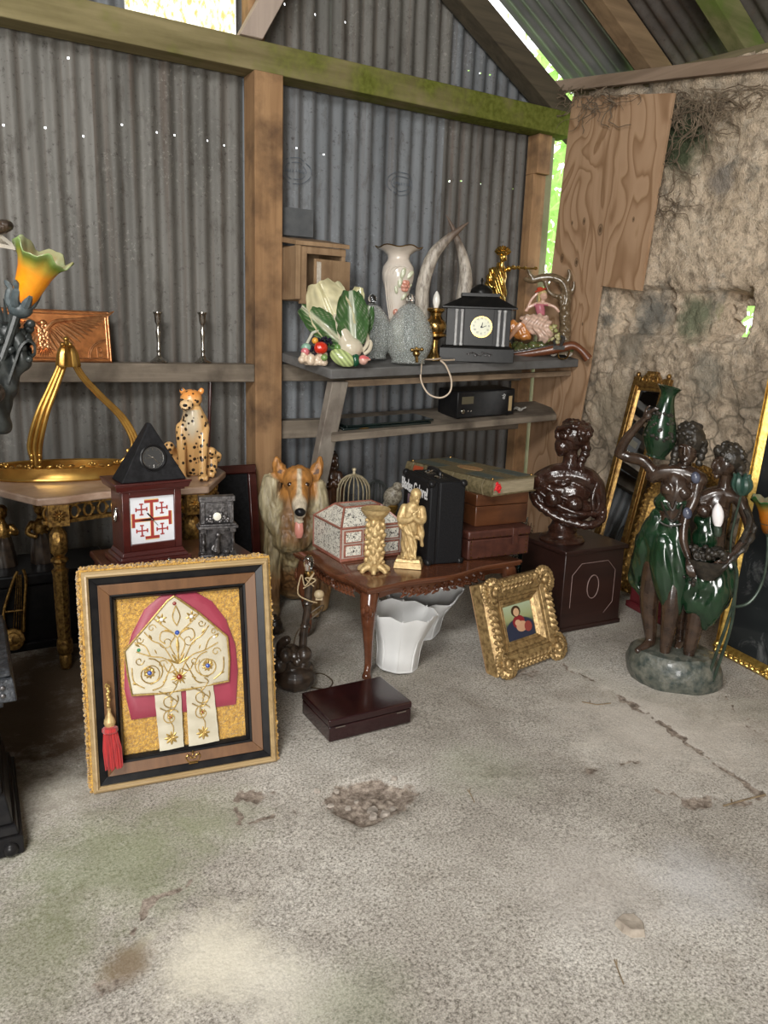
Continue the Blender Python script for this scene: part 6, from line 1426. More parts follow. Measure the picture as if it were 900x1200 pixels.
g.limb([(-11, -3, 50, 4), (-2, -9, 42, 2.6), (11, -8, 36, 2.4)]); g.limb([(12, 0, 56, 3.4), (13, 0, 38, 3.4), (14, 0, 26, 2.2)]); g.ball((-6, -9, 13), (3, 4, 2)); g.ball((4, -10, 13), (3, 4, 2))
def fold(p): return .55*sin(p.x*1.0+p.z*.42) if 12 < p.z < 52 else 0
g.build('robed_body', GPAINT, T, .7, 2, disp=fold)
mb = MB(); mb.ball((5, -1.5, 85), (6.6, 6.4, 6.6)); mb.ball((3, 2, 78), (6, 5, 8)); mb.build('veil', GPAINT, T)

# ---- black case with white lettering
CASEM = M('black_leatherette', (.007, .007, .008), (.013, .013, .014), 160, rough=.5, bump=.25, bsc=260, spec=.14)
T, W, D = boxframe('black_carry_case', 'upright black carry case with white lettering and a top handle, on the low table', 'case', (464, 641), (500, 663), (541, 660), HT)
H = .345
mb = MB(); mb.box(0, W*.24, 0, D, 0, H); mb.box(W*.26, W, 0, D, 0, H); mb.build('shell', CASEM, T, bevel=.008)
mb = MB(); mb.box(W*.23, W*.27, .004, D-.004, .004, H-.004); mb.build('closing_seam', BLACKP, T)
for z in (0, H):
    for x in (0, W):
        for y in (0, D):
            mb = MB(); mb.ball((x+(.008 if x == 0 else -.008), y+(.008 if y == 0 else -.008), z+(.010 if z == 0 else -.008)), (.017, .017, .016), 12, 8); mb.build('corner_cap', BLACKP, T)
mb = MB(); zc = H+.001; yc = D*.5; mb.tube(bez([(W*.5, yc-.06, zc), (W*.5, yc-.058, zc+.022), (W*.5, yc-.02, zc+.028), (W*.5, yc+.02, zc+.028), (W*.5, yc+.058, zc+.022), (W*.5, yc+.06, zc)], 5), .008, 8); mb.build('handle', BLACKP, T)
for y in (D*.30, D*.66):
    mb = MB(); mb.box(W*.36, W*.66, y-.018, y+.018, H, H+.004); mb.ball((W*.42, y, H+.006), (.012, .012, .007)); mb.tube([(W*.36, y-.012, H+.006), (W*.60, y+.012, H+.010)], .004, 6); mb.build('metal_latch', SILVER, T)
WTXT = M('white_lettering', (.75, .75, .75), rough=.5)
o = put_text('lettering', 'Blades Galore!', .066, WTXT, T.e, (-.0095, D*.50, H-.052), (R(90), 0, R(-90)), .0004, .0014, .74)
mb = MB(); mb.box(-.0085, -.0075, D*.55, D*.74, H-.165, H-.085); mb.build('printed_picture', M('violet_print', (.10, .06, .12), (.30, .20, .22), 40, rough=.5), T)
mb = MB(); mb.box(-.0085, -.0078, D*.25, D*.72, H-.078, H-.073); mb.build('white_rule', WTXT, T)

# ---- leather case, wooden box, big book
LEATH = M('brown_leather', (.042, .013, .009), (.075, .025, .016), 30, rough=.42, bump=.15, bsc=150)
T, W, D = boxframe('brown_leather_case', 'flat brown leather case with riveted edges at the bottom of the stack', 'case', (540, 640), (547.5, 657), (619, 649), HT)
D = .22; HL = .125
mb = MB(); mb.box(0, W, 0, D, 0, HL*.68); mb.build('body', LEATH, T, bevel=.006)
mb = MB(); mb.box(-.004, W+.004, -.005, D+.004, HL*.70, HL); mb.build('lid', LEATH, T, bevel=.008)
mb = MB()
for x in (.016, W-.016):
    for k in range(5): mb.ball((x, -.001, .012+.017*k), .0032, 6, 5)
for k in range(9): mb.ball((.02+(W-.04)*k/8, -.001, .008), .0032, 6, 5); mb.ball((.02+(W-.04)*k/8, -.006, HL*.76), .003, 6, 5)
mb.build('rivets', BRASS, T)
mb = MB()
mb.box(W*.7, W*.7+.03, -.0075, .02, HL*.4, HL*.99); mb.build('strap', LEATH, T, bevel=.002)
E1 = T.e; r1 = E1.rotation_euler.z
WB = wood('honey_wood_box', (.060, .019, .007), (.115, .042, .016), 0, 7, .3, .3, (.035, .011, .005))
zb = HT+HL+.002; p = onZ(556.5, 617.5, zb)
T = Thing('wooden_box', 'plain reddish wooden box stacked between the leather case and the old book', 'box', (p.x, p.y, zb), r1)
WBW = W*.86; WH = .140
mb = MB(); mb.box(0, WBW, 0, .19, 0, WH*.62); mb.build('box_body', WB, T, bevel=.003)
mb = MB(); mb.box(0, WBW, 0, .19, WH*.635, WH); mb.build('box_lid', WB, T, bevel=.003)
zk = zb+WH+.001; A, B, C = onZ(523, 552, zk), onZ(576, 582, zk), onZ(627, 575, zk)
u = C-B; r = atan2(u.y, u.x); BW = u.length; vv = Vector((-sin(r), cos(r), 0)); BD = (A-B).dot(vv); BH = .068
T = Thing('old_book', 'thick old book with gilt-tooled spine and brass studs on top of the stack', 'book', (B.x, B.y, zk), r)
BOOKG = M('olive_tooled_leather', (.085, .066, .03), (.175, .14, .075), 60, rough=.5, bump=.5, bsc=120); BOOKB = M('blue_green_cover', (.045, .06, .055), (.08, .10, .09), 40, rough=.5)
mb = MB(); mb.box(-.004, BW, -.004, BD+.004, 0, .006); mb.build('back_cover', BOOKG, T, bevel=.002)
mb = MB(); mb.box(-.004, BW, -.004, BD+.004, BH-.006, BH); fc = mb.build('front_cover', BOOKG, T, bevel=.002)
mb = MB(); mb.box(.005, BW-.008, .003, BD-.003, .006, BH-.006); mb.build('page_block', M('old_page_edges', (.22, .18, .11), (.36, .30, .20), 150, rough=.8, stretch=(.1, .1, 3)), T)
mb = MB(); N = 10; pts = [(-.004-.012*sin(pi*k/N), BH*k/N) for k in range(N+1)]; mb.prism(pts+[(.004, BH), (.004, 0)], -.004, BD+.004, 'xz')
sp = mb.build('spine', BOOKG, T)
mb = MB()
for k in range(6): y = BD*(.08+.168*k); mb.tube([(-.005-.0125*sin(pi*j/N), y, BH*j/N) for j in range(N+1)], .0035, 6)
mb.build('raised_band', BOOKG, (sp, (1, 1, 1)))
mb = MB(); y0, y1 = BD*.78, BD*.90; pts = [(-.0055-.0122*sin(pi*k/N), BH*(.06+.88*k/N)) for k in range(N+1)]; mb.prism(pts+[(-.004, BH*.94), (-.004, BH*.06)], y0, y1, 'xz'); mb.build('red_title_patch', M('red_title_patch', (.35, .06, .02), rough=.5), (sp, (1, 1, 1)))
for x0_, x1_, y0_, y1_ in ((.02, BW*.34, .02, BD*.34), (BW*.66, BW-.015, .02, BD*.34), (.02, BW*.34, BD*.66, BD-.015), (BW*.66, BW-.015, BD*.66, BD-.015)):
    mb = MB(); mb.box(x0_, x1_, y0_, y1_, BH, BH+.0012); mb.build('blue_corner_panel', BOOKB, (fc, (1, 1, 1)))
mb = MB(); mb.lathe([(.05, BH), (.05, BH+.0016)], 30, (BW/2, BD/2, 0), sx=.8, sy=1.5); mb.build('red_oval', M('red_tooled_oval', (.30, .09, .04), (.35, .28, .12), 90, rough=.5), (fc, (1, 1, 1)))
for x in (.016, BW-.014):
    for y in (.016, BD-.012):
        mb = MB(); mb.ball((x, y, BH+.002), (.007, .007, .006), 10, 6); mb.build('brass_stud', BRASS, (fc, (1, 1, 1)))
RB = M('scarlet_ribbon', (.60, .015, .02), rough=.5); mb = MB()
mb.solid_sheet(lambda u, w: (.010+.030*u, -.008-.004*sin(5*w+3*u), BH*.82-.034*w+.008*sin(6*u)), 8, 8, .002)
for k in range(7): mb.ball((.024+.010*cos(k*.9), -.012, BH*.55+.008*sin(k*.9)), (.009, .006, .008), 8, 6)
mb.build('red_ribbon', RB, T)

# ---- things on a low crate behind the table
cr = onZ(396, 682, 0)
T = Thing('low_wooden_crate', 'low weathered wooden crate on the floor behind the table', 'crate', (cr.x, cr.y, 0)); CW, CDp, CHt = .62, .24, .24
mb = MB()
for k in range(3): mb.box(0, CW, -.012, 0, .004+.08*k, .074+.08*k); mb.box(0, CW, CDp, CDp+.012, .004+.08*k, .074+.08*k)
mb.build('long_board', GREYWOOD, T, bevel=.002)
mb = MB()
for k in range(3): mb.box(-.012, 0, -.012, CDp+.012, .004+.08*k, .074+.08*k); mb.box(CW, CW+.012, -.012, CDp+.012, .004+.08*k, .074+.08*k)
mb.build('end_board', GREYWOOD, T, bevel=.002)
mb = MB(); mb.box(-.012, CW+.012, -.012, CDp+.012, CHt-.004, CHt+.01); mb.build('top_board', GREYWOOD, T, bevel=.002)
CT = CHt+.011
def Cr(name, label, cat, x, ytop, hpx, yo=.12, **kw):
    """stands on the crate; ytop = picture height of its top"""
    p = onY(x, ytop+hpx, cr.y+yo); return Px(name, label, cat, x, ytop+hpx, Y=cr.y+yo, zset=CT, zmid=hpx/2, **kw)
def hpx(x, ytop, yo):
    p = onY(x, ytop, cr.y+yo); b = Vector((p.x, p.y, CT)); w = (b-CAM).dot(CF); return (p.z-CT)/(w/FPX/(cos(PT)+(600-ytop-40)/FPX*sin(PT)))
def virgin():
    yo = .16; h = hpx(386, 529, yo); p = onY(386, 600, cr.y+yo)
    T = Px('dark_robed_figurine', 'tall dark brown robed figurine standing behind the collie', 'figurine', 386, 600, Y=cr.y+yo, zset=CT, zmid=40); s = h/105
    g = Org(); P = lambda *q: tuple(v*s for v in q)
    g.limb([P(0, 0, 6, 14), P(0, 0, 35, 11.5), P(1, 0, 62, 11), P(2, 0, 76, 9.5), P(3, 0, 84, 5)]); g.ball(P(4, -2, 93), P(6, 6.6, 8)); g.limb([P(-8, 0, 76, 5), P(-10, -5, 62, 4.6), P(-2, -11, 60, 3.4), P(4, -12, 66, 2.4)]); g.limb([P(12, 0, 75, 5), P(14, -5, 62, 4.6), P(8, -11, 62, 3.4), P(5, -12, 68, 2.2)])
    g.limb([P(-8, 2, 10, 5), P(-12, 2, 50, 5), P(-10, 2, 74, 5)]); g.limb([P(10, 2, 10, 5), P(15, 2, 50, 5), P(13, 2, 74, 5)])
    g.build('robed_body', M('dark_brown_varnish', (.028, .012, .006), (.07, .030, .014), 30, rough=.3, coat=.3), T, 1.0, 2, disp=lambda p: .5*sin(p.x*1.1) if p.z < 70*s else 0)
    mb = MB(); mb.ball(P(3.4, 1, 96), P(8, 7.6, 9)); mb.ball(P(3, 3, 86), P(9, 6, 10)); mb.ball(P(4, 0, 104), P(4, 4, 3)); mb.build('veil', BRONZE, T)
    mb = MB(); mb.lathe([(15*s, 0), (16*s, 2), (15*s, 6), (14*s, 7)], 28); mb.build('foot', BRONZE, T)
virgin()
def cage(px, ytop, w, yo, mat, label, knob=True):
    h = hpx(px, ytop, yo); T = Px('wire_dome', label, 'wire dome', px, 590, Y=cr.y+yo, zset=CT, zmid=30, group='wire domes behind the table'); R_ = w/2
    hd = min(h-6, R_*1.25); zb_ = h-hd-(8 if knob else 2)
    mb = MB()
    for k in range(20):
        a = 2*pi*k/20; pts = [(R_*.92*cos(a), R_*.92*sin(a), 0), (R_*cos(a), R_*sin(a), zb_*.6), (R_*.97*cos(a), R_*.97*sin(a), zb_+hd*.25)]+[(R_*cos(t)*cos(a)*.97, R_*cos(t)*sin(a)*.97, zb_+hd*.25+hd*.75*sin(t)) for t in (.35, .7, 1.05, 1.35, 1.55)]
        mb.tube(pts, .75, 6)
    mb.build('wire_ribs', mat, T)
    mb = MB(); mb.lathe([(R_*.95, 0), (R_, 1), (R_, 3), (R_*.93, 3.5)], 36); mb.tube([(R_*cos(2*pi*k/36), R_*sin(2*pi*k/36), zb_*.6) for k in range(36)], 1, 6, True); mb.build('base_ring', mat, T)
    if knob:
        mb = MB(); mb.lathe([(4, h-9), (4.5, h-8), (1.8, h-6.5), (1.6, h-4), (2.6, h-2.6), (2.4, h-.8), (.2, h)], 16); mb.build('finial', mat, T)
cage(414, 547, 39, .06, M('dull_brass_wire', (.58, .50, .34), (.40, .33, .2), 40, rough=.3, metal=.35), 'brass wire dome with a knob, behind the inlaid casket'); cage(441, 560, 26, .15, M('black_wire', (.06, .065, .062), rough=.4, metal=.3), 'smaller black wire dome to the right of the brass one', False)
h = hpx(462, 562, .06); T = Px('pale_bird_ornament', 'pale speckled bird ornament on a gilt foot, beside the black case', 'ornament', 460, 590, Y=cr.y+.06, zset=CT, zmid=30)
g = Org(); g.ball((0, 0, h*.66), (11, 9, h*.22), (0, .5, 0)); g.ball((5, -2, h*.88), (6, 6, h*.10)); g.limb([(-6, 0, h*.5, 5), (-14, 0, h*.36, 2.4)]); g.ball((9, -4, h*.86), (3, 2, 1.6)); g.build('bird', M('pale_speckled_glaze', (.40, .36, .28), (.18, .15, .11), 90, .45, .6, .4), T, .9, 2)
mb = MB(); mb.lathe([(12, 0), (13, 2), (10, 6), (5, 10), (4, h*.3), (7, h*.46), (3, h*.52)], 24); mb.build('gilt_foot', GILT, T)

# ---- nested white lampshades
t = NT('white_fabric_shade'); v = t.co('Object'); t.color(t.ramp(t.noise(v, 6, 4), (.3, (.74, .74, .73)), (.7, (.85, .85, .84)))); t.set(.8); tl_ = t.new('ShaderNodeBsdfTranslucent'); tl_.inputs['Color'].default_value = (.8, .8, .78, 1); mx = t.new('ShaderNodeMixShader'); mx.inputs[0].default_value = .25; t.link(t.b.outputs[0], mx.inputs[1]); t.link(tl_.outputs[0], mx.inputs[2]); t.link(mx.outputs[0], t.out.inputs['Surface']); SHADEW = t.m
def lampshade(label, px, py, r0, r1, h, tilt, lift, z=0.001):
    T = Px('white_lampshade', label, 'lampshade', px, py, z=z, zmid=h/2, group=None); T.e.rotation_euler = (R(tilt[0]), R(tilt[1]), T.e.rotation_euler.z); T.e.location.z += lift
    def pan(a): # eight-sided with cut corners
        return 1+.022*cos(8*a)
    pr = [(r0, 0), (r0*1.02, 2), (r0*1.04, h*.3), (r0*1.16, h*.52), (r0*1.38, h*.70), (r0*.3+r1*.75, h*.86), (r1, h*.96), (r1+.6, h), (r1-1.0, h), (r0*.3+r1*.75-1.4, h*.86), (r0*1.38-1.4, h*.70), (r0*1.16-1.4, h*.52), (r0*1.04-1.4, h*.3), (r0-1.4, 2), (r0-1.2, 0)]
    mb = MB(); mb.lathe(pr, 64, wave=lambda r, z, a: (r*pan(a), z+(-(abs(((a/(pi/4)) % 1)-.5)-.25)*7 if z > h*.9 else 0)), cap=False); n = 64; L_ = len(pr)
    for i in range(n): k = (i+1) % n; mb.f.append(((L_-1)*n+i, (L_-1)*n+k, k, i))
    mb.build('fabric_panel', SHADEW, T, smooth=40)
    mb = MB(); mb.tube([(r0*pan(2*pi*k/64)*cos(2*pi*k/64), r0*pan(2*pi*k/64)*sin(2*pi*k/64), .9) for k in range(64)], 1.2, 6, True)
    for k in range(8): a = pi/4*k; mb.tube([(q*pan(a)*cos(a)*1.01, q*pan(a)*sin(a)*1.01, z) for q, z in ((r0, 1), (r0*1.04, h*.3), (r0*1.16, h*.55), (r0*1.45, h*.8), (r1, h))], .8, 6)
    mb.build('trim_piping', WHITEP if False else SHADEW, T)
    mb = MB(); mb.tube([(r0*.35*cos(2*pi*k/20), r0*.35*sin(2*pi*k/20), h*.12) for k in range(20)], .8, 6, True)
    for k in range(3): a = 2*pi*k/3; mb.tube([(r0*.35*cos(a), r0*.35*sin(a), h*.12), (r0*cos(a), r0*sin(a), h*.02)], .7, 6)
    mb.build('wire_fitting', BRASS, T)
lampshade('white flared lampshade standing upside down under the low table, in front', 465, 781, 23, 39, 64, (-2, 4), .004)
lampshade('larger white lampshade tipped over behind the other, under the low table', 485, 740, 29, 47, 58, (16, 6), .03)

# ---- collie
COLL = VC('collie_coat', .55, 0, .08, .22, 55, var=.55, stretch=(1, 1, .25))
T = Px('collie_statue', 'life-size seated rough collie statue with tongue out, beside the timber post', 'statue', 343, 716, z=.001, zmid=90)
g = Org()
g.limb([(2, 46, 30, 30), (2, 28, 58, 32), (0, 10, 92, 29), (0, 4, 112, 24), (2, 2, 132, 19), (4, 0, 146, 15)])
g.limb([(-20, 6, 100, 14), (-22, -4, 70, 11), (-22, -8, 40, 8.4), (-22, -9, 10, 7)]); g.limb([(20, 6, 98, 14), (22, -4, 68, 11), (23, -8, 40, 8.4), (24, -9, 10, 7)])
for x in (-22, 24):
    g.ball((x, -16, 6.5), (8.2, 12, 6.6))
    for k in (-4, 0, 4): g.ball((x+k, -25, 5), (2.6, 4, 4))
g.limb([(-22, 44, 34, 20), (-30, 26, 40, 15), (-32, 8, 24, 11), (-32, -2, 8, 8)]); g.limb([(24, 44, 34, 20), (32, 26, 40, 15), (34, 8, 24, 11), (34, -2, 8, 8)])
g.limb([(-26, 3, 148, 10), (-28, 0, 122, 11), (-16, -12, 98, 10), (-6, -16, 82, 8)]); g.limb([(27, 3, 144, 9), (29, 0, 122, 11), (18, -12, 98, 11), (8, -16, 82, 8)])
g.ball((0, -8, 104), (24, 17, 24)); g.ball((-4, -14, 88), (20, 14, 16))
# head
g.ball((4.5, -6, 153), (17, 17, 15.5)); g.limb([(5, -14, 148, 12.5), (6, -30, 138, 11), (7, -46, 127, 7.4)]); g.ball((7, -50, 125), (6.4, 6, 5.4)); g.limb([(5, -22, 130, 8), (5.5, -38, 119, 5.6), (6, -44, 116, 4.4)])
for s, x in ((-1, -14), (1, 24)): g.limb([(x-s*1, 2, 156, 8), (x+s*3, 2, 166, 6.4), (x+s*5.5, 2, 175, 2.4)])
def sm(a, b, x): t_ = max(0, min(1, (x-a)/(b-a))); return t_*t_*(3-2*t_)
def mixc(a, b, f): return tuple(a[i]+(b[i]-a[i])*f for i in range(3))
def cfc(p, n):
    w = noise.noise(p*.11)*7+noise.noise(p*.3)*2; z = p.z+w; ax = abs(p.x-3)+w*.6
    c = mixc((.40, .25, .11), (.235, .115, .04), sm(8, 20, p.z))                 # paws, then rusty legs
    c = mixc(c, mixc((.25, .185, .085), (.36, .29, .16), sm(-.3, .4, noise.noise(Vector((p.x*.25, p.y*.25, p.z*.05))))), sm(40, 62, z))   # olive-gold body
    d = mixc((.10, .05, .018), (.33, .16, .05), .5+.5*noise.noise(Vector((p.x*.3, p.y*.2, p.z*.06))))
    c = mixc(c, d, sm(74, 92, z)*(1-sm(11, 19, ax)))                              # darker rusty centre of the chest
    c = mixc(c, (.45, .38, .23), sm(98, 116, z)*sm(13, 20, ax))                    # pale ruff
    c = mixc(c, (.46, .20, .045), sm(126, 138, p.z+w*.3)*(1-sm(19, 24, abs(p.x-5)-max(0, p.z-150)*1.2)))   # sable head and ears
    if (p.y < -28 and p.z > 110 or p.z > 136 and p.y < -14) and abs(p.x-5) < 20:
        c = mixc(c, (.46, .20, .045), sm(116, 124, p.z))
        c = mixc((.66, .55, .39), c, sm(1.2, 3.4, abs(p.x-6)-max(0, 150-p.z)*.10) if p.z > 128 or p.y < -30 else 1)
        if p.y < -38: c = mixc(c, (.62, .53, .39), sm(-38, -44, p.y))
    return c
def fur(p):
    if p.z < 20 or (p.z > 116 and p.y < -6 and abs(p.x-4) < 21): return 0
    q = Vector((p.x*.28, p.y*.28, p.z*.055)); return 1.7*noise.noise(q)+.9*noise.noise(q*2.3+Vector((7, 1, 2)))
g.build('body', COLL, T, 1.25, 3, cfc, fur)
mb = MB(); mb.ball((7, -55, 127.5), (6, 4, 4.6), 14, 8); mb.build('nose', BLACKP, T)
for x in (-4, 14):
    mb = MB(); mb.ball((x, -22.5, 150.5), (3.4, 2.6, 2.6), 12, 8); mb.build('eye', M('brown_eye', (.03, .012, .005), rough=.08, coat=.8), T)
mb = MB(); btube(mb, [(6, -42, 119, 3), (6, -46, 113, 4.2), (6.2, -47, 104, 4.6), (6.4, -46, 98, 3)], 12, flat=.45); mb.build('tongue', M('pink_tongue', (.55, .22, .17), rough=.3), T)
for s, x in ((-1, -14), (1, 24)):
    mb = MB(); mb.add([(x-s*3, -5.5, 158), (x+s*4, -5, 160), (x+s*5, -1, 174)], [(0, 1, 2)]); mb.add([(x-s*3, -4.5, 158), (x+s*4, -4, 160), (x+s*5, 0, 174)], [(2, 1, 0)]); mb.build('ear_lining', M('dark_ear', (.10, .045, .02), rough=.6), T)

# ---- bronze lamp base with a bare bulb
T = Px('bronze_lamp_base', 'dark bronze lamp with a bare bulb, lying cable and lumpy base on the floor', 'lamp', 346, 806, z=.001, zmid=60)
g = Org(); rr = random.Random(21); g.ball((0, 0, 12), (24, 18, 16)); g.ball((-6, 4, 32), (17, 15, 18))
for k in range(16): g.ball((rr.uniform(-20, 18), rr.uniform(-14, 8), rr.uniform(5, 44)), rr.uniform(5, 10))
g.limb([(-18, 2, 40, 5), (-17, -2, 52, 5), (-10, -4, 58, 5)]); g.build('lumpy_base', BRONZE, T, 1.0, 1)
mb = MB(); btube(mb, [(8, 0, 30, 5), (9, 2, 60, 4.6), (13, 2, 92, 4.2), (14, 2, 118, 4.8), (14, 2, 124, 6)], 12)
for z in (70, 96): mb.lathe([(5, z), (6.4, z+2), (5, z+4)], 16, (10+(z-60)*.09, 2, 0))
mb.build('stem', BRONZE, T)
mb = MB(); mb.lathe([(5, 122), (5.6, 123), (5.6, 132), (4, 134)], 18, (14, 2, 0)); mb.build('bulb_socket', BRASS, T)
mb = MB(); mb.lathe([(4, 133), (4.5, 137), (6, 141), (5.6, 147), (3, 151), (.2, 152.4)], 20, (14, 2, 0)); mb.build('clear_bulb', GLASSC, T)
CAB = M('brown_cable', (.05, .032, .015), (.09, .06, .03), 40, rough=.5)
mb = MB(); pts = [(14, -4, 126), (20, -6, 134), (10, -7, 120), (6, -6, 132), (2, -8, 112), (14, -8, 104), (24, -4, 100)]; mb.tube(bez(pts, 6), .75, 6); mb.tube(bez([(20, -3, 118), (10, -6, 128), (22, -6, 126), (8, -4, 116)], 5), .7, 6)
mb.build('wound_flex', M('pale_flex', (.42, .33, .2), (.3, .22, .12), 40, rough=.6), T)
mb = MB(); mb.tube(bez([(10, 6, 80), (30, 10, 92), (28, 12, 84), (2, 10, 62), (-2, 14, 30), (6, 24, 2), (30, 36, 1), (44, 14, 1), (36, -6, 1), (14, 0, 1)], 8), .8, 6); mb.build('cable', CAB, T)
mb = MB(); mb.ball((26, -6, 110), (6, 5, 5)); mb.box(22, 30, -8, 0, 104, 112); mb.build('plug', M('cream_plug', (.35, .27, .16), rough=.5), T)

# ---- dark round knob beside the frame
T = Px('dark_turned_foot', 'dark turned wooden ball foot on the floor between frame and collie', 'wooden ball', 322, 742, z=.001, zmid=8)
mb = MB(); mb.lathe([(4, 0), (7, 2), (9.5, 7), (9, 12), (6, 16), (2.5, 18), (2.5, 21), (1, 22)], 24); mb.build('ball', BRONZE, T)
mb = MB(); mb.lathe([(6.4, 15.6), (7, 16.6), (6.4, 17.6)], 24); mb.build('collar', BRONZE, T)

# ---- lacquered cherry box on the floor
T, W, D = boxframe('lacquered_box', 'flat dark cherry lacquered box alone on the concrete before the table', 'box', (355.5, 835.5), (385.5, 871), (482, 847), 0)
H = .078
mb = MB(); mb.box(.002, W-.002, .002, D-.002, 0, H*.66); mb.build('box_base', CHERRY, T, bevel=.003)
mb = MB(); mb.box(0, W, 0, D, H*.69, H); mb.build('box_lid', CHERRY, T, bevel=.004)
mb = MB(); mb.box(.006, W-.006, .006, D-.006, H*.64, H*.70); mb.build('lid_gap', BLACKP, T)
for x in (.022, W-.060):
    mb = MB(); mb.box(x, x+.036, -.0012, .002, H*.60, H*.645); mb.build('metal_inlay', SILVER, T)
# ================================================================ RIGHT SIDE
# ---- small ornate frame with a devotional picture
BL2, BR2 = onZ(584, 797), onZ(660, 768); fw = (BR2-BL2).length; fr = atan2((BR2-BL2).y, (BR2-BL2).x); fh = .375
T = Thing('ornate_gilt_frame', 'small heavy gilt frame with a tiny painting, leaning by the brown cabinet', 'framed picture', (BL2.x, BL2.y, .004), tilt=(R(-20), 0, fr))
OG = gold('worn_ornate_gold', (.46, .315, .14), (.14, .08, .03), .42, 55, .3, .62, .5, .55)
mb = MB()
def ring2(mb, W, H, i0, i1, ya, yb, yback):
    o = [(i0, i0), (W-i0, i0), (W-i0, H-i0), (i0, H-i0)]; n = [(i1, i1), (W-i1, i1), (W-i1, H-i1), (i1, H-i1)]
    for k in range(4):
        l = (k+1) % 4
        mb.hexa([(o[k][0], yback, o[k][1]), (o[l][0], yback, o[l][1]), (n[l][0], yback, n[l][1]), (n[k][0], yback, n[k][1])], [(o[k][0], ya, o[k][1]), (o[l][0], ya, o[l][1]), (n[l][0], yb, n[l][1]), (n[k][0], yb, n[k][1])])
IR = .118
ring2(mb, fw, fh, .004, .03, .006, -.016, .06); ring2(mb, fw, fh, .03, .07, -.016, -.004, .06); ring2(mb, fw, fh, .07, .085, .0, .004, .06); ring2(mb, fw, fh, .085, .105, -.004, .012, .06); ring2(mb, fw, fh, .105, IR, .006, .020, .06)
mb.build('moulding', OG, T, bevel=.002)
mb = MB(); rr = random.Random(12); y = -.012
for (cx, cz, a0) in ((.048, .048, 45), (fw-.048, .048, 135), (fw-.048, fh-.048, 225), (.048, fh-.048, 315)):
    for k in range(7): leaf(mb, (cx, cz), R(a0+180+(k-3)*26), .062, .014, y-.004, .016)
    for s in (1, -1): spiral(mb, (cx+.03*cos(R(a0+s*62)), cz+.03*sin(R(a0+s*62))), .022, 1.3, .006, hand=s, start=R(a0), y=y-.008, n=16)
    mb.ball((cx, y-.010, cz), (.018, .014, .018)); mb.ball((cx-.02*cos(R(a0)), y-.006, cz-.02*sin(R(a0))), (.014, .012, .014))
    for k in range(14):
        q = R(a0+180-100+200*k/13); mb.ball((cx+.052*cos(q), y-.004, cz+.052*sin(q)), (.011+.003*(k % 2), .010, .011), 8, 6); mb.ball((cx+.030*cos(q), y-.014, cz+.030*sin(q)), (.009, .008, .009), 8, 6)
    mb.build('corner_carving', OG, T); mb = MB()
def side_orn(p0, p1, nn, out):
    mb = MB(); d = Vector((p1[0]-p0[0], 0, p1[1]-p0[1])); L = d.length; u = d/L; a = atan2(u.z, u.x); k_ = max(3, round(L/.024))
    for k in range(k_):
        t = (k+.5)/k_; c = (p0[0]+d.x*t, p0[1]+d.z*t); leaf(mb, c, a+R(28), .036, .010, y, .012); leaf(mb, c, a-R(150), .028, .008, y, .010); mb.ball((c[0]+out[0]*.018, y+.002, c[1]+out[1]*.018), (.0085, .008, .0085), 8, 6)
    mb.build('side_carving', OG, T)
side_orn((.10, .034), (fw-.10, .034), 8, (0, -1)); side_orn((.10, fh-.034), (fw-.10, fh-.034), 8, (0, 1)); side_orn((.034, .10), (.034, fh-.10), 8, (-1, 0)); side_orn((fw-.034, .10), (fw-.034, fh-.10), 8, (1, 0))
# the little painting: a plain generic seated figure in blue and red under a pale sky
pw, ph = fw-2*IR, fh-2*IR
t = NT('small_oil_painting'); tc = t.new('ShaderNodeTexCoord'); sp = t.new('ShaderNodeSeparateXYZ'); t.link(tc.outputs['Object'], sp.inputs[0])
u = t.math('DIVIDE', t.math('SUBTRACT', sp.outputs[0], IR), pw); w = t.math('DIVIDE', t.math('SUBTRACT', sp.outputs[2], IR), ph)
c = t.ramp(w, (0, (.03, .045, .045)), (.45, (.10, .12, .07)), (.58, (.28, .30, .14)), (1, (.36, .42, .28)))
def ell(cu, cw, ru, rw, col, c, soft=.15):
    a = t.math('POWER', t.math('DIVIDE', t.math('SUBTRACT', u, cu), ru), 2.0); b = t.math('POWER', t.math('DIVIDE', t.math('SUBTRACT', w, cw), rw), 2.0)
    return t.mix(t.ramp(t.math('ADD', a, b), (1-soft, 1), (1, 0)), c, col)
c = ell(.5, .22, .55, .40, (.025, .03, .055), c); c = ell(.48, .48, .22, .20, (.22, .02, .025), c); c = ell(.44, .80, .17, .17, (.05, .025, .012), c); c = ell(.45, .77, .105, .125, (.55, .34, .20), c); c = ell(.56, .33, .20, .16, (.52, .30, .18), c); c = ell(.44, .46, .10, .09, (.55, .33, .2), c); c = ell(.78, .28, .14, .16, (.25, .05, .04), c)
t.color(c); PAINT = t.set(.35)
mb = MB(); mb.box(IR-.004, fw-IR+.004, .021, .024, IR-.004, fh-IR+.004); mb.build('painting', PAINT, T)
mb = MB(); mb.box(.006, fw-.006, .058, .066, .006, fh-.006); mb.build('backing', TIMBER_V, T)

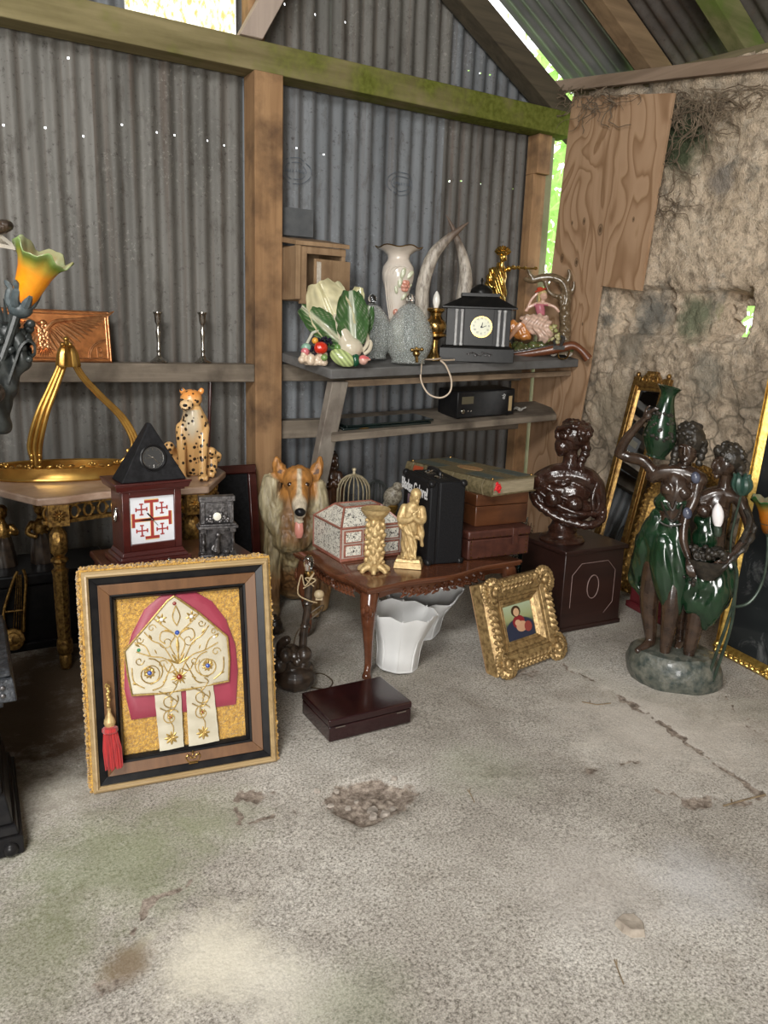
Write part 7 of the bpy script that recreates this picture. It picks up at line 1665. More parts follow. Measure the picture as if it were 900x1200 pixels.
# ---- brown cabinet pedestal
b = onZ(655, 742, 0); c_ = onZ(724, 729, 0); PR = atan2((c_-b).y, (c_-b).x); PW_ = (c_-b).length
DBROWN = wood('dark_brown_cabinet', (.014, .005, .004), (.028, .010, .007), 0, 6, .4, .15)
PH = .385
T = Thing('brown_cabinet', 'dark brown square cabinet with an incised oval, carrying the bust', 'cabinet', (b.x, b.y, 0), PR)
PD = .31
mb = MB(); mb.box(0, PW_, 0, PD, .015, PH-.02, .004, .004); mb.build('body', DBROWN, T, bevel=.004)
mb = MB(); mb.box(-.010, PW_+.010, -.010, PD+.010, PH-.02, PH); mb.build('top', DBROWN, T, bevel=.005)
mb = MB(); mb.box(-.006, PW_+.006, -.006, PD+.006, 0, .02); mb.build('plinth', DBROWN, T, bevel=.003)
LINE = M('pale_incised_line', (.16, .10, .09), (.24, .17, .15), 60, rough=.5); mb = MB(); mx_, mz_ = PW_*.5, PH*.49; hw, hh_ = PW_*.36, PH*.33; cc = .05
oc = [(mx_-hw, mz_-hh_+cc), (mx_-hw, mz_+hh_-cc), (mx_-hw+cc, mz_+hh_), (mx_+hw-cc, mz_+hh_), (mx_+hw, mz_+hh_-cc), (mx_+hw, mz_-hh_+cc), (mx_+hw-cc, mz_-hh_)]
mb.tube([(x, .0015, z) for x, z in oc], .0016, 6); mb.build('panel_line', LINE, T)
mb = MB(); mb.tube([(mx_+.034*cos(2*pi*k/32), .0015, mz_+.01+.055*sin(2*pi*k/32)) for k in range(32)], .0024, 6, True); mb.build('oval_line', LINE, T)

# ---- glazed bust
T = Px('glazed_bust', 'glossy dark brown bust of a woman looking left, on the brown cabinet', 'bust', 658, 633, z=PH+.001, zmid=70)
GLB = M('brown_treacle_glaze', (.018, .007, .0045), (.040, .016, .010), 22, rough=.2, coat=.35, bump=.7, bsc=22, bdist=.012)
mb = MB(); mb.lathe([(26, 0), (26.5, 2), (24, 5), (18, 7), (16, 10), (17, 14), (14, 18), (12, 24), (16, 30)], 40, (0, 2, 0)); mb.build('socle', GLB, T)
g = Org()
g.limb([(-27, 0, 70, 11), (-14, 0, 75, 13), (4, 2, 77, 13), (22, 2, 73, 13), (31, 2, 66, 11)]); g.limb([(-29, 0, 68, 11), (-33, 0, 56, 9), (-28, -4, 44, 9)]); g.limb([(32, 2, 66, 11), (38, 2, 50, 8.6), (36, 2, 36, 8)]); g.ball((0, 0, 58), (30, 13, 17)); g.ball((4, 0, 40), (32, 13, 12)); g.ball((6, 0, 32), (24, 12, 9)); g.ball((-13, -12, 50), (11, 9, 10)); g.ball((10, -12, 46), (11, 9, 10)); g.limb([(-20, -6, 70, 3), (-6, -13, 67, 2.6), (2, -12, 70, 2.4)])
g.limb([(2, 2, 82, 11), (2, 3, 94, 8.6), (1, 2, 104, 8.4)])
g.ball((0, 2, 117), (15, 14, 17)); g.ball((-8, -2, 108), (9, 9, 10)); g.ball((-14.5, -3, 110), (2.6, 2.4, 2.8)); g.ball((-12.5, -3, 104), (3, 3, 2)); g.ball((-10, -3, 100), (4, 4, 3)); g.limb([(-13, -3, 118, 2.6), (-15.2, -3.4, 111, 2.2)])
g.build('bust_body', GLB, T, 1.0, 4)
g = Org(); rr = random.Random(14); g.ball((4, 3, 122), (19, 17, 16))
for k in range(60):
    a = rr.uniform(0, 6.28); e = rr.uniform(-.3, 1.2); g.ball((4+19*cos(a)*cos(e), 3+17*sin(a)*cos(e), 122+15.5*sin(e)), rr.uniform(2.6, 4.2))
for k in range(8): g.ball((16+2.5*sin(k*1.2), 2-6*(k > 4), 114-6.4*k), (6.5-.4*k, 6, 5))
g.limb([(-14, -4, 128, 3), (2, -14, 133, 3), (18, -6, 130, 3)])
g.build('curled_hair', GLB, T, .9, 1)
g = Org(); rim = [(-38, -2, 56), (-34, -10, 46), (-20, -14, 36), (-2, -15, 28), (16, -14, 24), (32, -12, 24), (43, -3, 30), (43, 4, 40)]
q = bez(rim, 8)
for k, p in enumerate(q): g.ball(p, (4.6, 4.6, 4.6+1.2*sin(k*1.6)))
g.limb([(-36, -2, 60, 5), (-26, -11, 54, 3.4), (-8, -15, 44, 3), (14, -15, 37, 3), (34, -10, 36, 3)]); g.limb([(-32, -6, 66, 3), (-18, -12, 60, 2.6), (0, -14, 52, 2.4), (18, -13, 47, 2.2)]); g.limb([(34, -6, 70, 3), (30, -12, 56, 2.4), (32, -12, 42, 2.4)])
g.build('drapery_edge', GLB, T, .9, 2)

# ---- pier mirror on the right wall
MIR = NT('mirror_glass'); MIR.color((.80, .82, .82)); MIRG = MIR.set(.02, 1.0)
def frame_thing(name, label, o, yw, xtop, ztop, W, H, cat='mirror'):
    """upright thing against the right wall: local x runs towards the viewer (-Y), z up along the lean"""
    a = atan2(xtop-o[0], ztop-o[2])
    T = Thing(name, label, cat, o); T.e.rotation_euler = (-a, 0, -pi/2+yw); return T
A1, A2 = onX(743, 441, 3.36), onX(785, 450, 3.36); W = abs(A1.y-A2.y); lean_k = .22; H = sqrt(1.115**2+(1.115*lean_k)**2)
T = frame_thing('pier_mirror', 'tall narrow gilt pier mirror leaning on the stone wall behind the bust', (3.36-1.115*lean_k, A1.y, .003), 0, 3.36, 1.115, W, H)
PIER = gold('pier_gilt', (.46, .28, .085), (.17, .085, .03), .38, 60, .32, .65, .3)
bw = .046; mb = MB()
for x in (0, W-bw):
    mb.box(x, x+bw, 0, .030, 0, H-.004); mb.box(x+.008, x+bw-.010, -.010, 0, .06, H-.05)
mb.box(bw, W-bw, .002, .030, 0, .09); mb.box(bw, W-bw, .002, .030, H-.075, H-.02); mb.build('frame', PIER, T, bevel=.003)
for x in (bw-.006, W-bw+.006):
    mb = MB()
    for k in range(64): mb.ball((x, -.003, .10+(H-.18)*k/63), (.0035, .004, .0055), 6, 5)
    mb.build('beading', PIER, T)
mb = MB(); mb.box(bw, W-bw, .014, .018, .09, H-.075); mb.build('mirror_glass', MIRG, T)
mb = MB(); cz = H-.012; cx = W/2
mb.prism([(cx-.075, cz-.045), (cx+.075, cz-.045), (cx+.07, cz-.005), (cx+.045, cz+.018), (cx+.03, cz+.034), (cx-.03, cz+.034), (cx-.045, cz+.018), (cx-.07, cz-.005)], -.006, .02)
spiral(mb, (cx-.032, cz-.008), .026, 1.4, .006, hand=1, y=-.009, n=16); spiral(mb, (cx+.032, cz-.008), .026, 1.4, .006, hand=-1, start=pi, y=-.009, n=16); rosette(mb, (cx, cz+.008), .026, -.006, .010, 7); mb.box(cx-.032, cx+.032, -.008, .02, cz+.03, cz+.040)
for x in (.02, W-.02): mb.ball((x, .01, H+.008), (.013, .013, .016))
mb.build('crest', PIER, T, bevel=.0015)

# ---- carved oval-topped frame behind the statue
o1 = onX(722, 706, 2.98); 
T = Thing('carved_gilt_frame', 'carved gilt arched frame leaning behind the two-figure statue', 'frame', (3.06, o1.y+.08, .035)); T.e.rotation_euler = (-atan2(.20, .70), 0, -pi/2)
W, H = .50, .72; ring_o = []; ring_i = []; N = 44
def arch_pts(i):
    r = W/2-i; return [(i, i), (W-i, i)]+[(W/2+r*cos(pi*k/N), H-W/2+ (r)*sin(pi*k/N)) for k in range(N+1)]
mb = MB()
for i0, i1, ya, yb in ((0, .028, .0, -.02), (.028, .055, -.02, -.010), (.055, .085, -.014, .006)):
    a, b_ = arch_pts(i0), arch_pts(i1); n = len(a)
    for k in range(n):
        l = (k+1) % n; mb.hexa([(a[k][0], .02, a[k][1]), (a[l][0], .02, a[l][1]), (b_[l][0], .02, b_[l][1]), (b_[k][0], .02, b_[k][1])], [(a[k][0], ya, a[k][1]), (a[l][0], ya, a[l][1]), (b_[l][0], yb, b_[l][1]), (b_[k][0], yb, b_[k][1])])
mb.build('moulding', GILT2, T)
mb = MB(); a = arch_pts(.02); 
dense = []
for (x0_, z0_), (x1_, z1_) in zip(a, a[1:]+a[:1]):
    L = sqrt((x1_-x0_)**2+(z1_-z0_)**2); k_ = max(1, round(L/.022)); dense += [((x0_+(x1_-x0_)*q/k_), (z0_+(z1_-z0_)*q/k_), atan2(z1_-z0_, x1_-x0_)) for q in range(k_)]
for k, (x, z, an) in enumerate(dense): leaf(mb, (x, z), an+R(30 if k % 2 else -30), .030, .009, -.016, .010); mb.ball((x, -.012, z), (.007, .007, .007), 6, 5)
mb.build('carving', GILT2, T)
mb = MB(); a = arch_pts(.08); mb.prism(a, .004, .012); mb.build('dark_panel', M('dark_picture', (.012, .010, .009), (.04, .03, .022), 8, rough=.3), T)

# ---- small crimson cabinet behind the statue
p = onZ(737, 710, 0); q = onZ(764, 725, 0)
T = Thing('crimson_cabinet', 'small crimson drawer cabinet on the floor between cabinet and statue', 'cabinet', (p.x, p.y, 0)); T.e.rotation_euler = (0, 0, atan2(q.y-p.y, q.x-p.x))
CRM = M('crimson_paint', (.13, .014, .02), (.19, .028, .034), 14, rough=.4); W, D, H = .36, .07, .16
mb = MB(); mb.box(0, W, 0, D, .028, H); mb.build('body', CRM, T, bevel=.003)
mb = MB(); mb.box(-.012, W+.012, -.014, D, 0, .030); mb.build('plinth', CRM, T, bevel=.003)
mb = MB(); mb.box(.012, W-.012, -.006, .01, .04, H-.012); d = mb.build('drawer', CRM, T, bevel=.002)
mb = MB(); mb.ball((.085, -.012, .10), .0075); mb.tube([(.085, -.004, .10), (.085, -.012, .10)], .003, 8); mb.build('knob', BRONZE, (d, (1, 1, 1)))

# ---- big leaning mirror at the right edge
o = onZ(835, 763, 0); e2 = onZ(899, 797, 0); d = (e2-o); ra = atan2(d.y, d.x); W = d.length+.035; H = 1.25
T = Thing('tall_gilt_mirror', 'tall gilt-framed dusty mirror standing at the right edge behind the statue', 'mirror', (o.x, o.y, .002)); T.e.rotation_euler = (R(-4.2), 0, ra)
GM = gold('bright_gilt', (.66, .45, .12), (.34, .2, .05), .3, 50, .3, .65, .25, .85)
mb = MB(); ring2(mb, W, H, 0, .018, .004, -.012, .03); ring2(mb, W, H, .018, .032, -.008, -.012, .03); ring2(mb, W, H, .032, .052, -.010, .010, .03); mb.build('frame', GM, T, bevel=.0015)
mb = MB()
for k in range(16):
    x = .06+(W-.12)*k/15; leaf(mb, (x, .026), R(30 if k % 2 else 150), .022, .007, -.012, .007); leaf(mb, (x, .024), R(-30 if k % 2 else 210), .020, .006, -.012, .007); mb.ball((x, -.012, .026), (.005, .005, .005), 6, 5)
mb.build('frame_carving', GM, T)
for zz in (.03, H-.03):
    for xx in (.03, W-.03): mb = MB(); rosette(mb, (xx, zz), .028, -.010, .010); mb.build('corner_rosette', GM, T)
t = NT('dusty_mirror'); v = t.co('Object'); t.color((.035, .042, .045)); df = t.new('ShaderNodeBsdfDiffuse'); df.inputs['Color'].default_value = (.42, .43, .42, 1); mxs = t.new('ShaderNodeMixShader'); t.link(t.ramp(t.noise(v, 7, 6, .7, .8), (.55, .01), (.78, .35)), mxs.inputs[0]); t.link(t.b.outputs[0], mxs.inputs[1]); t.link(df.outputs[0], mxs.inputs[2]); t.link(mxs.outputs[0], t.out.inputs['Surface']); t.set(.06, .6)
mb = MB(); mb.box(.05, W-.05, .010, .016, .05, H-.05); mb.build('mirror_glass', t.m, T)
mb = MB(); mb.box(.01, W-.01, .028, .034, .01, H-.01); mb.build('backing_board', BLACKM, T)

# ---- two-figure statue lamp
T = Px('two_figure_statue_lamp', 'tall statue lamp of two draped women, one lifting a green vase, on a rocky base', 'statue', 789, 796, z=.001, zmid=170, lean=True)
SKIN = M('bronze_skin', (.022, .012, .008), (.050, .029, .018), 26, rough=.26, coat=.35); GDR = M('green_glazed_drapery', (.003, .014, .006), (.010, .036, .014), 16, rough=.2, coat=.5); DKHAIR = M('black_bronze_hair', (.012, .010, .008), (.035, .028, .02), 60, rough=.35, bump=.6)
STON = M('mossy_dark_stone', (.03, .042, .036), (.13, .13, .105), 30, rough=.5, bump=.7, bsc=50, coat=.3, bdist=.008)
mb = MB()
mb.lathe([(50, 0), (53, 6), (54, 18), (50, 30), (44, 36), (30, 38), (.5, 38)], 72, wave=lambda r, z, a: (r*(1+.05*noise.noise(Vector((cos(a)*2.4, sin(a)*2.4, z*.06)))+.015*noise.noise(Vector((cos(a)*9, sin(a)*9, z*.2)))), z+1.5*noise.noise(Vector((cos(a)*3*r/40, sin(a)*3*r/40, 3)))), sy=.8, cap=True)
mb.build('rock_base', STON, T)
P = lambda x, y, yy=0: (x-789, yy, 796-y)
def PR_(x, y, r, yy=0): return (x-789, yy, 796-y, r)
g = Org()  # left woman
g.limb([PR_(784, 640, 17, -2), PR_(784, 615, 15, -2), PR_(787, 598, 15.5, -2), PR_(791, 578, 17, -2), PR_(793, 566, 15, -1), PR_(797, 557, 9, -1), PR_(800, 549, 7, -2)])
g.limb([PR_(766, 566, 8, -2), PR_(778, 561, 9, -2), PR_(800, 560, 10, -2), PR_(816, 565, 8, -2)]); g.ball(P(782, 577, -13), (8, 7, 7.4)); g.ball(P(799, 579, -13), (8, 7, 7.4))
g.limb([PR_(768, 563, 7, -2), PR_(756, 551, 6.6, -1), PR_(740, 549, 6.2, 2), PR_(729, 545, 5.8, 2)]); g.limb([PR_(729, 545, 5.8, 2), PR_(737, 529, 5.2, -4), PR_(749, 514, 4.2, -8), PR_(757, 505, 3.4, -12)]); g.ball(P(761, 500, -14), (5, 3, 5.4), (0, .6, 0))
for k in range(4): g.limb([PR_(761+1.2*k, 499-1.0*k, 1.5, -15), PR_(766+1.4*k, 494-1.2*k+k*.9, 1.4, -17), PR_(770+1.0*k, 491-1.0*k+1.5*k, 1.15, -17)])
g.limb([PR_(758, 500, 1.5, -13), PR_(760, 493, 1.3, -15), PR_(764, 490, 1.1, -16)])
g.limb([PR_(814, 566, 7, -3), PR_(810, 585, 6.2, -10), PR_(801, 606, 5.8, -14), PR_(799, 628, 5.2, -19), PR_(804, 644, 4, -25)]); g.ball(P(806, 651, -27), (4.6, 4, 5.6))
for k in range(4): g.limb([PR_(803+2.2*k, 653, 1.5, -29), PR_(804+2.4*k, 660, 1.4, -31), PR_(806+2.2*k, 665, 1.1, -29)])
g.ball(P(802, 536, -4), (10.5, 11, 14)); g.ball(P(801, 543, -8), (7.6, 7, 7.4)); g.limb([PR_(800, 531, 1.7, -14), PR_(799.5, 538, 2.0, -16.5)]); g.ball(P(800, 544.5, -14), (3, 1.8, 1.3)); g.ball(P(800, 549, -13), (3, 2.2, 2.0)); g.ball(P(796, 530, -13.2), (3.2, 1.6, 1.1)); g.ball(P(805, 530, -13.2), (3.2, 1.6, 1.1))
g.limb([PR_(770, 660, 15, -2), PR_(764, 690, 12, -4), PR_(762, 712, 10.5, -4), PR_(763, 735, 8.4, -4), PR_(764, 752, 6, -6)]); g.limb([PR_(764, 753, 5.6, -6), PR_(759, 757, 5, -14), PR_(751, 761, 3.6, -22)])
g.limb([PR_(792, 660, 15, -6), PR_(787, 692, 11.5, -16), PR_(786, 712, 10, -18), PR_(783, 738, 8, -18), PR_(780, 760, 5.6, -19)]); g.limb([PR_(780, 765, 5.4, -20), PR_(779, 771, 5, -27), PR_(778, 774, 4, -33)])
for k in range(4): g.ball(P(774.5+2.4*k, 775, -36), (1.5, 2.6, 1.6))
g.build('standing_woman', SKIN, T, .95, 2)
g = Org()  # right woman, face turned to the left
g.limb([PR_(826, 650, 16, 4), PR_(828, 622, 15, 3), PR_(830, 602, 15, 2), PR_(834, 588, 14, 3), PR_(840, 576, 9, 4), PR_(841, 566, 7, 4), PR_(842, 558, 7, 3)])
g.limb([PR_(816, 588, 8, 0), PR_(832, 580, 9, 2), PR_(850, 580, 8.4, 4), PR_(858, 586, 7, 4)]); g.ball(P(820, 597, -10), (8, 7, 7.4)); g.ball(P(838, 598, -11), (8, 7, 7.4))
g.limb([PR_(857, 586, 7, 4), PR_(864, 602, 6.4, 2), PR_(866, 616, 5.8, -6), PR_(856, 630, 5, -18), PR_(845, 640, 4, -26)]); g.ball(P(841, 644, -28), (4.8, 4, 4.6))
for k in range(4): g.limb([PR_(840-.6*k, 642+1.6*k, 1.5, -30), PR_(835-.6*k, 644+1.6*k, 1.4, -32), PR_(831-.4*k, 647+1.4*k, 1.1, -31)])
g.ball(P(841, 546, 1), (11, 11.5, 13.5)); g.ball(P(834, 551, -2), (7, 7, 9)); g.limb([PR_(830, 543, 1.8, -4), PR_(827.6, 550, 2.0, -5)]); g.ball(P(829, 556, -4.6), (2.4, 2.6, 1.3)); g.ball(P(832, 560, -4), (3.2, 3, 2.4)); g.ball(P(830.5, 542, -6), (2, 3, 1.1))
g.limb([PR_(818, 690, 14, -6), PR_(813, 716, 10.5, -10), PR_(809, 738, 8.6, -12), PR_(805, 762, 5.8, -14)]); g.limb([PR_(805, 768, 5.6, -15), PR_(804, 776, 5.2, -23), PR_(803, 780, 4.2, -30)])
for k in range(4): g.ball(P(799.5+2.4*k, 781, -33), (1.5, 2.6, 1.6))
g.limb([PR_(800, 700, 11, 8), PR_(797, 728, 8.4, 10), PR_(796, 752, 6, 12)]); g.limb([PR_(796, 755, 5.4, 10), PR_(793, 760, 4.4, 2)])
g.build('turned_woman', SKIN, T, .95, 2)
def hair(name, cx, cy, yy, rx, rz, seed, extra=()):
    g = Org(); rr = random.Random(seed); g.ball(P(cx, cy, yy), (rx, rx*1.02, rz))
    for k in range(44):
        a = rr.uniform(0, 6.28); e = rr.uniform(-.15, 1.3); g.ball((cx-789+rx*cos(a)*cos(e), yy+rx*sin(a)*cos(e), 796-cy+rz*sin(e)), rr.uniform(1.8, 3.2))
    for x, y, r, q in extra: g.ball(P(x, y, q), r)
    g.build(name, DKHAIR, T, .8, 1)
hair('curled_hair', 805, 523, 2, 16, 17, 1, [(818, 527, 5.5, 0), (818, 534, 5, -1), (816, 541, 4.6, -1), (814, 548, 4, 0), (790, 535, 5, 0), (789, 542, 5, 0), (788, 549, 4.6, -2), (785, 555, 4.4, -4)])
hair('curled_hair', 845, 540, 6, 15.5, 15, 2, [(855, 549, 7, 4), (856, 557, 6, 3), (854, 565, 5.4, 3), (833, 533, 5, -1)])
def cloth(name, blobs, limbs, seed, vox=1.0, amp=.75, f=.42):
    g = Org()
    for c, r in blobs: g.ball(P(*c), r)
    for L in limbs: g.limb([PR_(*q) for q in L])
    rr = random.Random(seed)
    return g.build(name, GDR, T, vox, 9, disp=lambda p: amp*noise.noise(Vector((p.x*.16+p.z*.05, p.y*.12, p.z*.022+seed)))*1.3+.55*amp*sin(p.x*f+p.z*.12*(1 if seed == 1 else -2.2)+2*noise.noise(p*.03)))
cloth('green_dress', [((785, 622, -2), (20, 17, 26)), ((784, 594, -3), (17.5, 15, 13)), ((792, 592, -4), (16, 14, 11)), ((778, 655, -4), (23, 17, 34)), ((783, 680, -9), (16, 14, 26)), ((770, 640, -2), (18, 16, 30))], [[(772, 612, 11, -4), (760, 640, 13, -2), (753, 668, 11, 4), (748, 686, 7, 8)], [(780, 640, 17, -8), (779, 670, 16, -12), (784, 700, 10, -17), (789, 724, 3, -20)], [(792, 620, 14, -6), (794, 660, 14, -12), (794, 690, 9, -16), (791, 716, 4, -18)], [(758, 640, 10, 4), (749, 668, 9, 10), (745, 690, 8, 12), (754, 702, 5, 8)]], 1)
cloth('green_skirt', [((826, 655, 0), (21, 17, 17)), ((818, 610, 0), (10, 12, 8)), ((826, 680, -7), (24, 17, 30)), ((818, 696, -10), (17, 14, 20))], [[(808, 660, 12, -8), (805, 684, 12, -12), (808, 704, 8, -14)], [(832, 650, 13, -6), (832, 682, 17, -8), (826, 708, 12, -13), (822, 722, 5, -14)], [(846, 646, 8, -2), (847, 672, 9, -2), (840, 698, 7, -4)], [(828, 606, 12, -1), (822, 630, 15, -2)]], 2)
mb = MB(); mb.T = Matrix.Translation(P(769, 545, -8)) @ Matrix.Rotation(R(11), 4, 'Y')
mb.lathe([(9, 0), (11, 1), (10, 3), (14, 10), (17.5, 19), (17.6, 26), (15, 37), (11, 50), (8.2, 60), (7.4, 67), (8.4, 71), (11.5, 75), (13, 77), (11.5, 77), (7, 73), (5, 66)], 40); mb.build('vase', GDR, T)
mb = MB(); rr = random.Random(5); mb.T = Matrix.Translation(P(769, 545, -8)) @ Matrix.Rotation(R(11), 4, 'Y')
for k in range(34):
    z = rr.uniform(22, 50); a = rr.uniform(-2.6, -.6); r = 17.6-(z-24)*.26; mb.ball((r*cos(a), r*sin(a), z), rr.uniform(1.4, 2.4), 8, 6)
mb.build('vase_flowers', DKHAIR, T)
mb = MB(); bk = (822, 650, -24); rr = random.Random(4)
mb.lathe([(8, -16), (15, -8), (21, 2), (23, 6), (20, 6), (14, -4)], 36, P(824, 652, -22), sy=.7, wave=lambda r, z, a: (r*(1+.04*cos(18*a+z)), z)); mb.build('flower_basket', DKHAIR, T)
mb = MB()
for k in range(40):
    a = rr.uniform(0, 6.28); q = rr.random()**.5*21; c = P(824+q*cos(a), 640-rr.uniform(-3, 5), -22+.7*q*sin(a)); mb.ball(c, rr.uniform(3, 5), 8, 6)
    if k % 3 == 0: mb.tube([(c[0]+3.4*cos(t), c[1]-4, c[2]+3.4*sin(t)) for t in [2*pi*j/12 for j in range(12)]], .8, 5, True)
for k in range(16): mb.ball(P(802+rr.uniform(-4, 8)+k*.4, 676-k*1.6, -25), rr.uniform(1.8, 2.8), 8, 6)
mb.build('basket_flowers', DKHAIR, T)
mb = MB(); mb.tube(bez([P(866, 600, -6), P(870, 612, -8), P(862, 628, -20), P(848, 642, -26), P(834, 656, -30)], 5), [3+1.2*sin(k*1.9) for k in range(21)], 8); mb.tube(bez([P(862, 592, -4), P(866, 604, -10), P(858, 622, -22)], 5), 3, 8); mb.build('ribbed_sash', DKHAIR, T)
mb = MB()
BGG = M('blue_grey_glaze', (.05, .055, .085), (.10, .11, .15), 30, rough=.25)
for x, y, yy in ((811, 562, -12), (803, 600, -18)): mb = MB(); mb.ball(P(x, y, yy), (5, 4, 6.5), 10, 8); mb.build('blue_flower', BGG, T)
mb = MB()
for pts in ([(776, 590, -20), (782, 603, -21), (788, 610, -21), (794, 602, -21), (798, 590, -20)], [(782, 590, -20), (788, 598, -21), (792, 588, -20)], [(774, 612, -21), (784, 615, -22), (797, 612, -21)]): mb.tube(bez([P(*q) for q in pts], 5), 1.1, 6)
mb.build('cord_trim', DKHAIR, T)
# lamp parts
STM = M('green_black_metal', (.02, .035, .025), (.05, .07, .05), 30, rough=.35, metal=.3)
mb = MB()
for dx in (0, 6): mb.tube(bez([P(826+dx, 780, -24), P(836+dx, 745, -22), P(846+dx*.7, 712, -18), P(853, 680, -16), P(854, 655, -18), P(846, 640, -26)], 6), 1.7, 8)
mb.tube(bez([P(847, 640, -26), P(848, 615, -26), P(855, 580, -24), P(857, 572, -24)], 6), 1.2, 8); mb.tube(bez([P(849, 697, -14), P(866, 692, -8), P(878, 674, -4), P(884, 645, -4), P(884, 612, -4)], 6), 1.6, 8); mb.build('lamp_stem', STM, T)
mb = MB(); mb.lathe([(3, -3), (4.5, 0), (4.5, 6), (3, 8)], 16, P(834, 616, -26)); mb.build('bulb_holder', STM, T)
mb = MB(); mb.lathe([(3.6, 0), (5.2, 4), (6.2, 10), (5.6, 16), (3.4, 21), (.2, 24.5)], 20, P(834, 608, -26)); mb.build('candle_bulb', M('opal_bulb_2', (.82, .78, .78), rough=.15, coat=.5), T)
mb = MB()
for k in range(6):
    a = 2*pi*k/6; c = Vector(P(857, 572, -24)); d = Vector((cos(a), sin(a), 0)); btube(mb, [(*(c+d*2), 3), (*(c+d*6.5+Vector((0, 0, 8))), 4.4), (*(c+d*6+Vector((0, 0, 16))), 3.2), (*(c+d*8.5+Vector((0, 0, 20))), .8)], 8)
mb.build('tulip_bud', M('dark_green_bud', (.012, .04, .03), (.03, .07, .05), 30, rough=.35), T)
sx_ = T.s[0]
def fl2(x, y, x2, y2, yy, rr_, nm):
    a = Vector(P(x, y, yy)); b_ = Vector(P(x2, y2, yy)); S_ = Vector(T.s); a = Vector(((a.x-T.sh*a.z)*S_.x, a.y*S_.y, a.z*S_.z)); b_ = Vector(((b_.x-T.sh*b_.z)*S_.x, b_.y*S_.y, b_.z*S_.z))
    return flower(nm, a, b_, rr_*sx_, [(0, (.10, .035, .008)), (.35, (.42, .14, .01)), (.68, (.50, .20, .015)), (.82, (.14, .17, .03)), (.95, (.03, .10, .03)), (1.0, (.06, .20, .06))], T.e, 2.0, wav=.14)
fl2(885, 614, 886, 577, -4, 19, 'tulip_shade'); fl2(908, 612, 910, 578, 4, 19, 'tulip_shade')
mb = MB()
for x in (885, 908):
    c = P(x, 612, -4 if x < 900 else 4); mb.lathe([(2, -6), (5, -2), (9, 8), (8, 9), (4, 0)], 20, c)
mb.tube(bez([P(884, 640, -4), P(896, 640, 0), P(906, 630, 4), P(908, 616, 4)], 5), 1.6, 8); mb.build('shade_cup', STM, T)
# pale scrap of frame seen through the lamp stems
# ---- dark tinsel garland by the cabinet
p = onZ(634, 700, 0); p.y += .16
mb = MB(); rr = random.Random(17)
for k in range(420):
    c = Vector((p.x+rr.uniform(-.06, .03), p.y+rr.uniform(-.04, .04), rr.uniform(.02, .36))); a = Euler((rr.uniform(0, 6), rr.uniform(0, 6), rr.uniform(0, 6))).to_matrix(); L = rr.uniform(.02, .04)
    mb.add([c+a @ Vector(q) for q in ((-L, -.0016, 0), (L, -.0016, 0), (L, .0016, 0), (-L, .0016, 0))], [(0, 1, 2, 3)])
mb.tube([(p.x-.015, p.y, 0.002), (p.x-.015, p.y, .34)], .006, 6)
o = mb.build('tinsel_garland', M('dark_green_tinsel', (.004, .025, .025), (.02, .06, .07), 60, rough=.25, metal=.7), smooth=0); struct(o, 'stuff'); tag(o, 'dark green tinsel garland bunched between the low table and brown cabinet', 'garland')

# ---- loose stones and twigs on the floor
CONC = M('broken_concrete', (.22, .19, .16), (.42, .37, .32), 40, rough=.95, bump=.7, bsc=70, bdist=.006)
def stone(px, py, r, h, label, seed, group=None, mat=CONC):
    p = onZ(px, py, 0); rr = random.Random(seed); mb = MB(); k = r
    n = 7; a0 = rr.uniform(0, 6); base = [(p.x+k*cos(a0+2*pi*i/n)*rr.uniform(.75, 1.1), p.y+k*sin(a0+2*pi*i/n)*rr.uniform(.7, 1.05)) for i in range(n)]
    zf = floor_pt(p.x, p.y)[0][2]-.004; vs = [(x, y, zf) for x, y in base]+[(p.x+(x-p.x)*rr.uniform(.7, .95), p.y+(y-p.y)*rr.uniform(.7, .95), zf+h*rr.uniform(.75, 1.1)) for x, y in base]
    mb.add(vs, [tuple(range(n-1, -1, -1)), tuple(range(n, 2*n))]+[(i, (i+1) % n, (i+1) % n+n, i+n) for i in range(n)])
    o = mb.build('concrete_chunk', mat, bevel=.002, smooth=0); tag(o, label, 'stone', group); return o
stone(738, 1087, .038, .020, 'flat squarish chunk of stone alone on the floor near the viewer', 3, mat=M('brown_stone', (.24, .20, .16), (.38, .33, .27), 30, rough=.95, bump=.4))
RUB = [(436, 944, .020, .018), (452, 950, .018, .016), (438, 952, .016, .014), (408, 940, .012, .012), (395, 925, .010, .010), (372, 928, .012, .012), (388, 940, .012, .010), (418, 934, .010, .010), (461, 940, .012, .010), (462, 912, .012, .012)]
for k, (x, y, r, h) in enumerate(RUB): stone(x, y, r, h, 'small lump of broken concrete in the shallow pit of the floor', 30+k, 'rubble in the floor pit')
TW = M('dry_twig', (.14, .10, .06), (.24, .18, .11), 40, rough=.9)
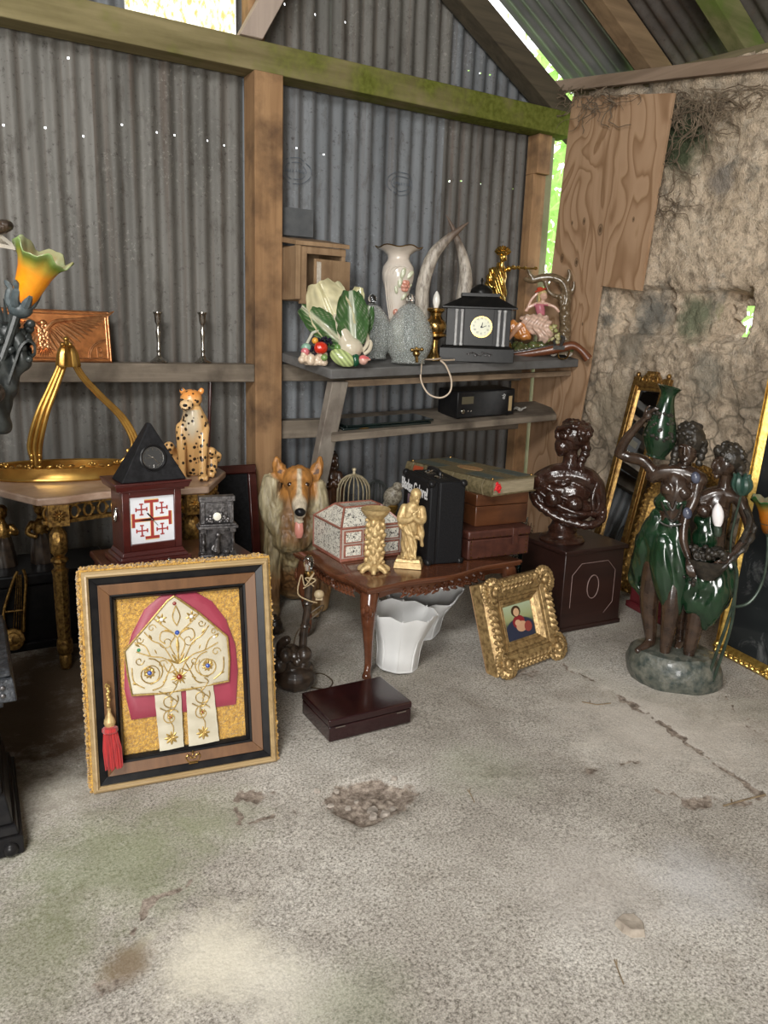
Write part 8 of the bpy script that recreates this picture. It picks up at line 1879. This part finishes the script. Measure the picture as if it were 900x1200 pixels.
def twig(pts, label, r=.0022):
    P_ = [onZ(*q) for q in pts]; mb = MB(); mb.tube([(p.x, p.y, floor_pt(p.x, p.y)[0][2]+r*.8) for p in P_], r, 6); m2 = (P_[0]+P_[1])/2
    mb.tube([(m2.x, m2.y, floor_pt(m2.x, m2.y)[0][2]+r), (m2.x+.012, m2.y+.012, floor_pt(m2.x, m2.y)[0][2]+r+.003)], r*.7, 5); tag(mb.build('twig', TW), label, 'twig')
twig([(848, 945), (868, 938), (897, 932)], 'dry twig on the floor at the right edge, below the mirror', .003); twig([(682, 823), (700, 826), (716, 824)], 'thin twig on the floor between small frame and statue'); twig([(720, 1125), (726, 1140), (731, 1152)], 'thin twig on the floor below the squarish stone', .0018); twig([(548, 926), (552, 932), (556, 940)], 'short straw-coloured twig in the middle of the floor', .0018)
# ---------------------------------------------------------------- light: overcast sky, coming in through the open front of the shed
w = bpy.data.worlds.new('world'); SC.world = w; w.use_nodes = True; nt = w.node_tree
bg = nt.nodes['Background']; bg.inputs['Color'].default_value = (.96, .985, 1.0, 1); bg.inputs['Strength'].default_value = 3.4
def area(name, loc, rot, sx, sy, power, col=(1, .97, .93)):
    l = bpy.data.lights.new(name, 'AREA'); l.shape = 'RECTANGLE'; l.size = sx; l.size_y = sy; l.energy = power; l.color = col
    o = bpy.data.objects.new(name, l); COL.objects.link(o); o.location = loc; o.rotation_euler = rot; return o
area('daylight_open_front', (-2.0, -3.1, 1.5), (R(80), 0, R(-32)), 1.6, 2.1, 260)
# lamp in the added, unseen roof light, brightens the floor from above
_o = area('added_roof_light', (-1.15, -.1, 3.25), (0, 0, 0), 1.1, 1.0, 125, (1, .985, .95))
_o.rotation_euler = (Vector((1.5, 1.9, 0))-_o.location).to_track_quat('-Z', 'Y').to_euler()
SC.cycles.use_denoising = True
SC.cycles.max_bounces = 8; SC.cycles.diffuse_bounces = 4; SC.cycles.glossy_bounces = 4; SC.cycles.transmission_bounces = 8; SC.cycles.transparent_max_bounces = 8
SC.cycles.sample_clamp_indirect = 6
SC.view_settings.exposure = 0.0
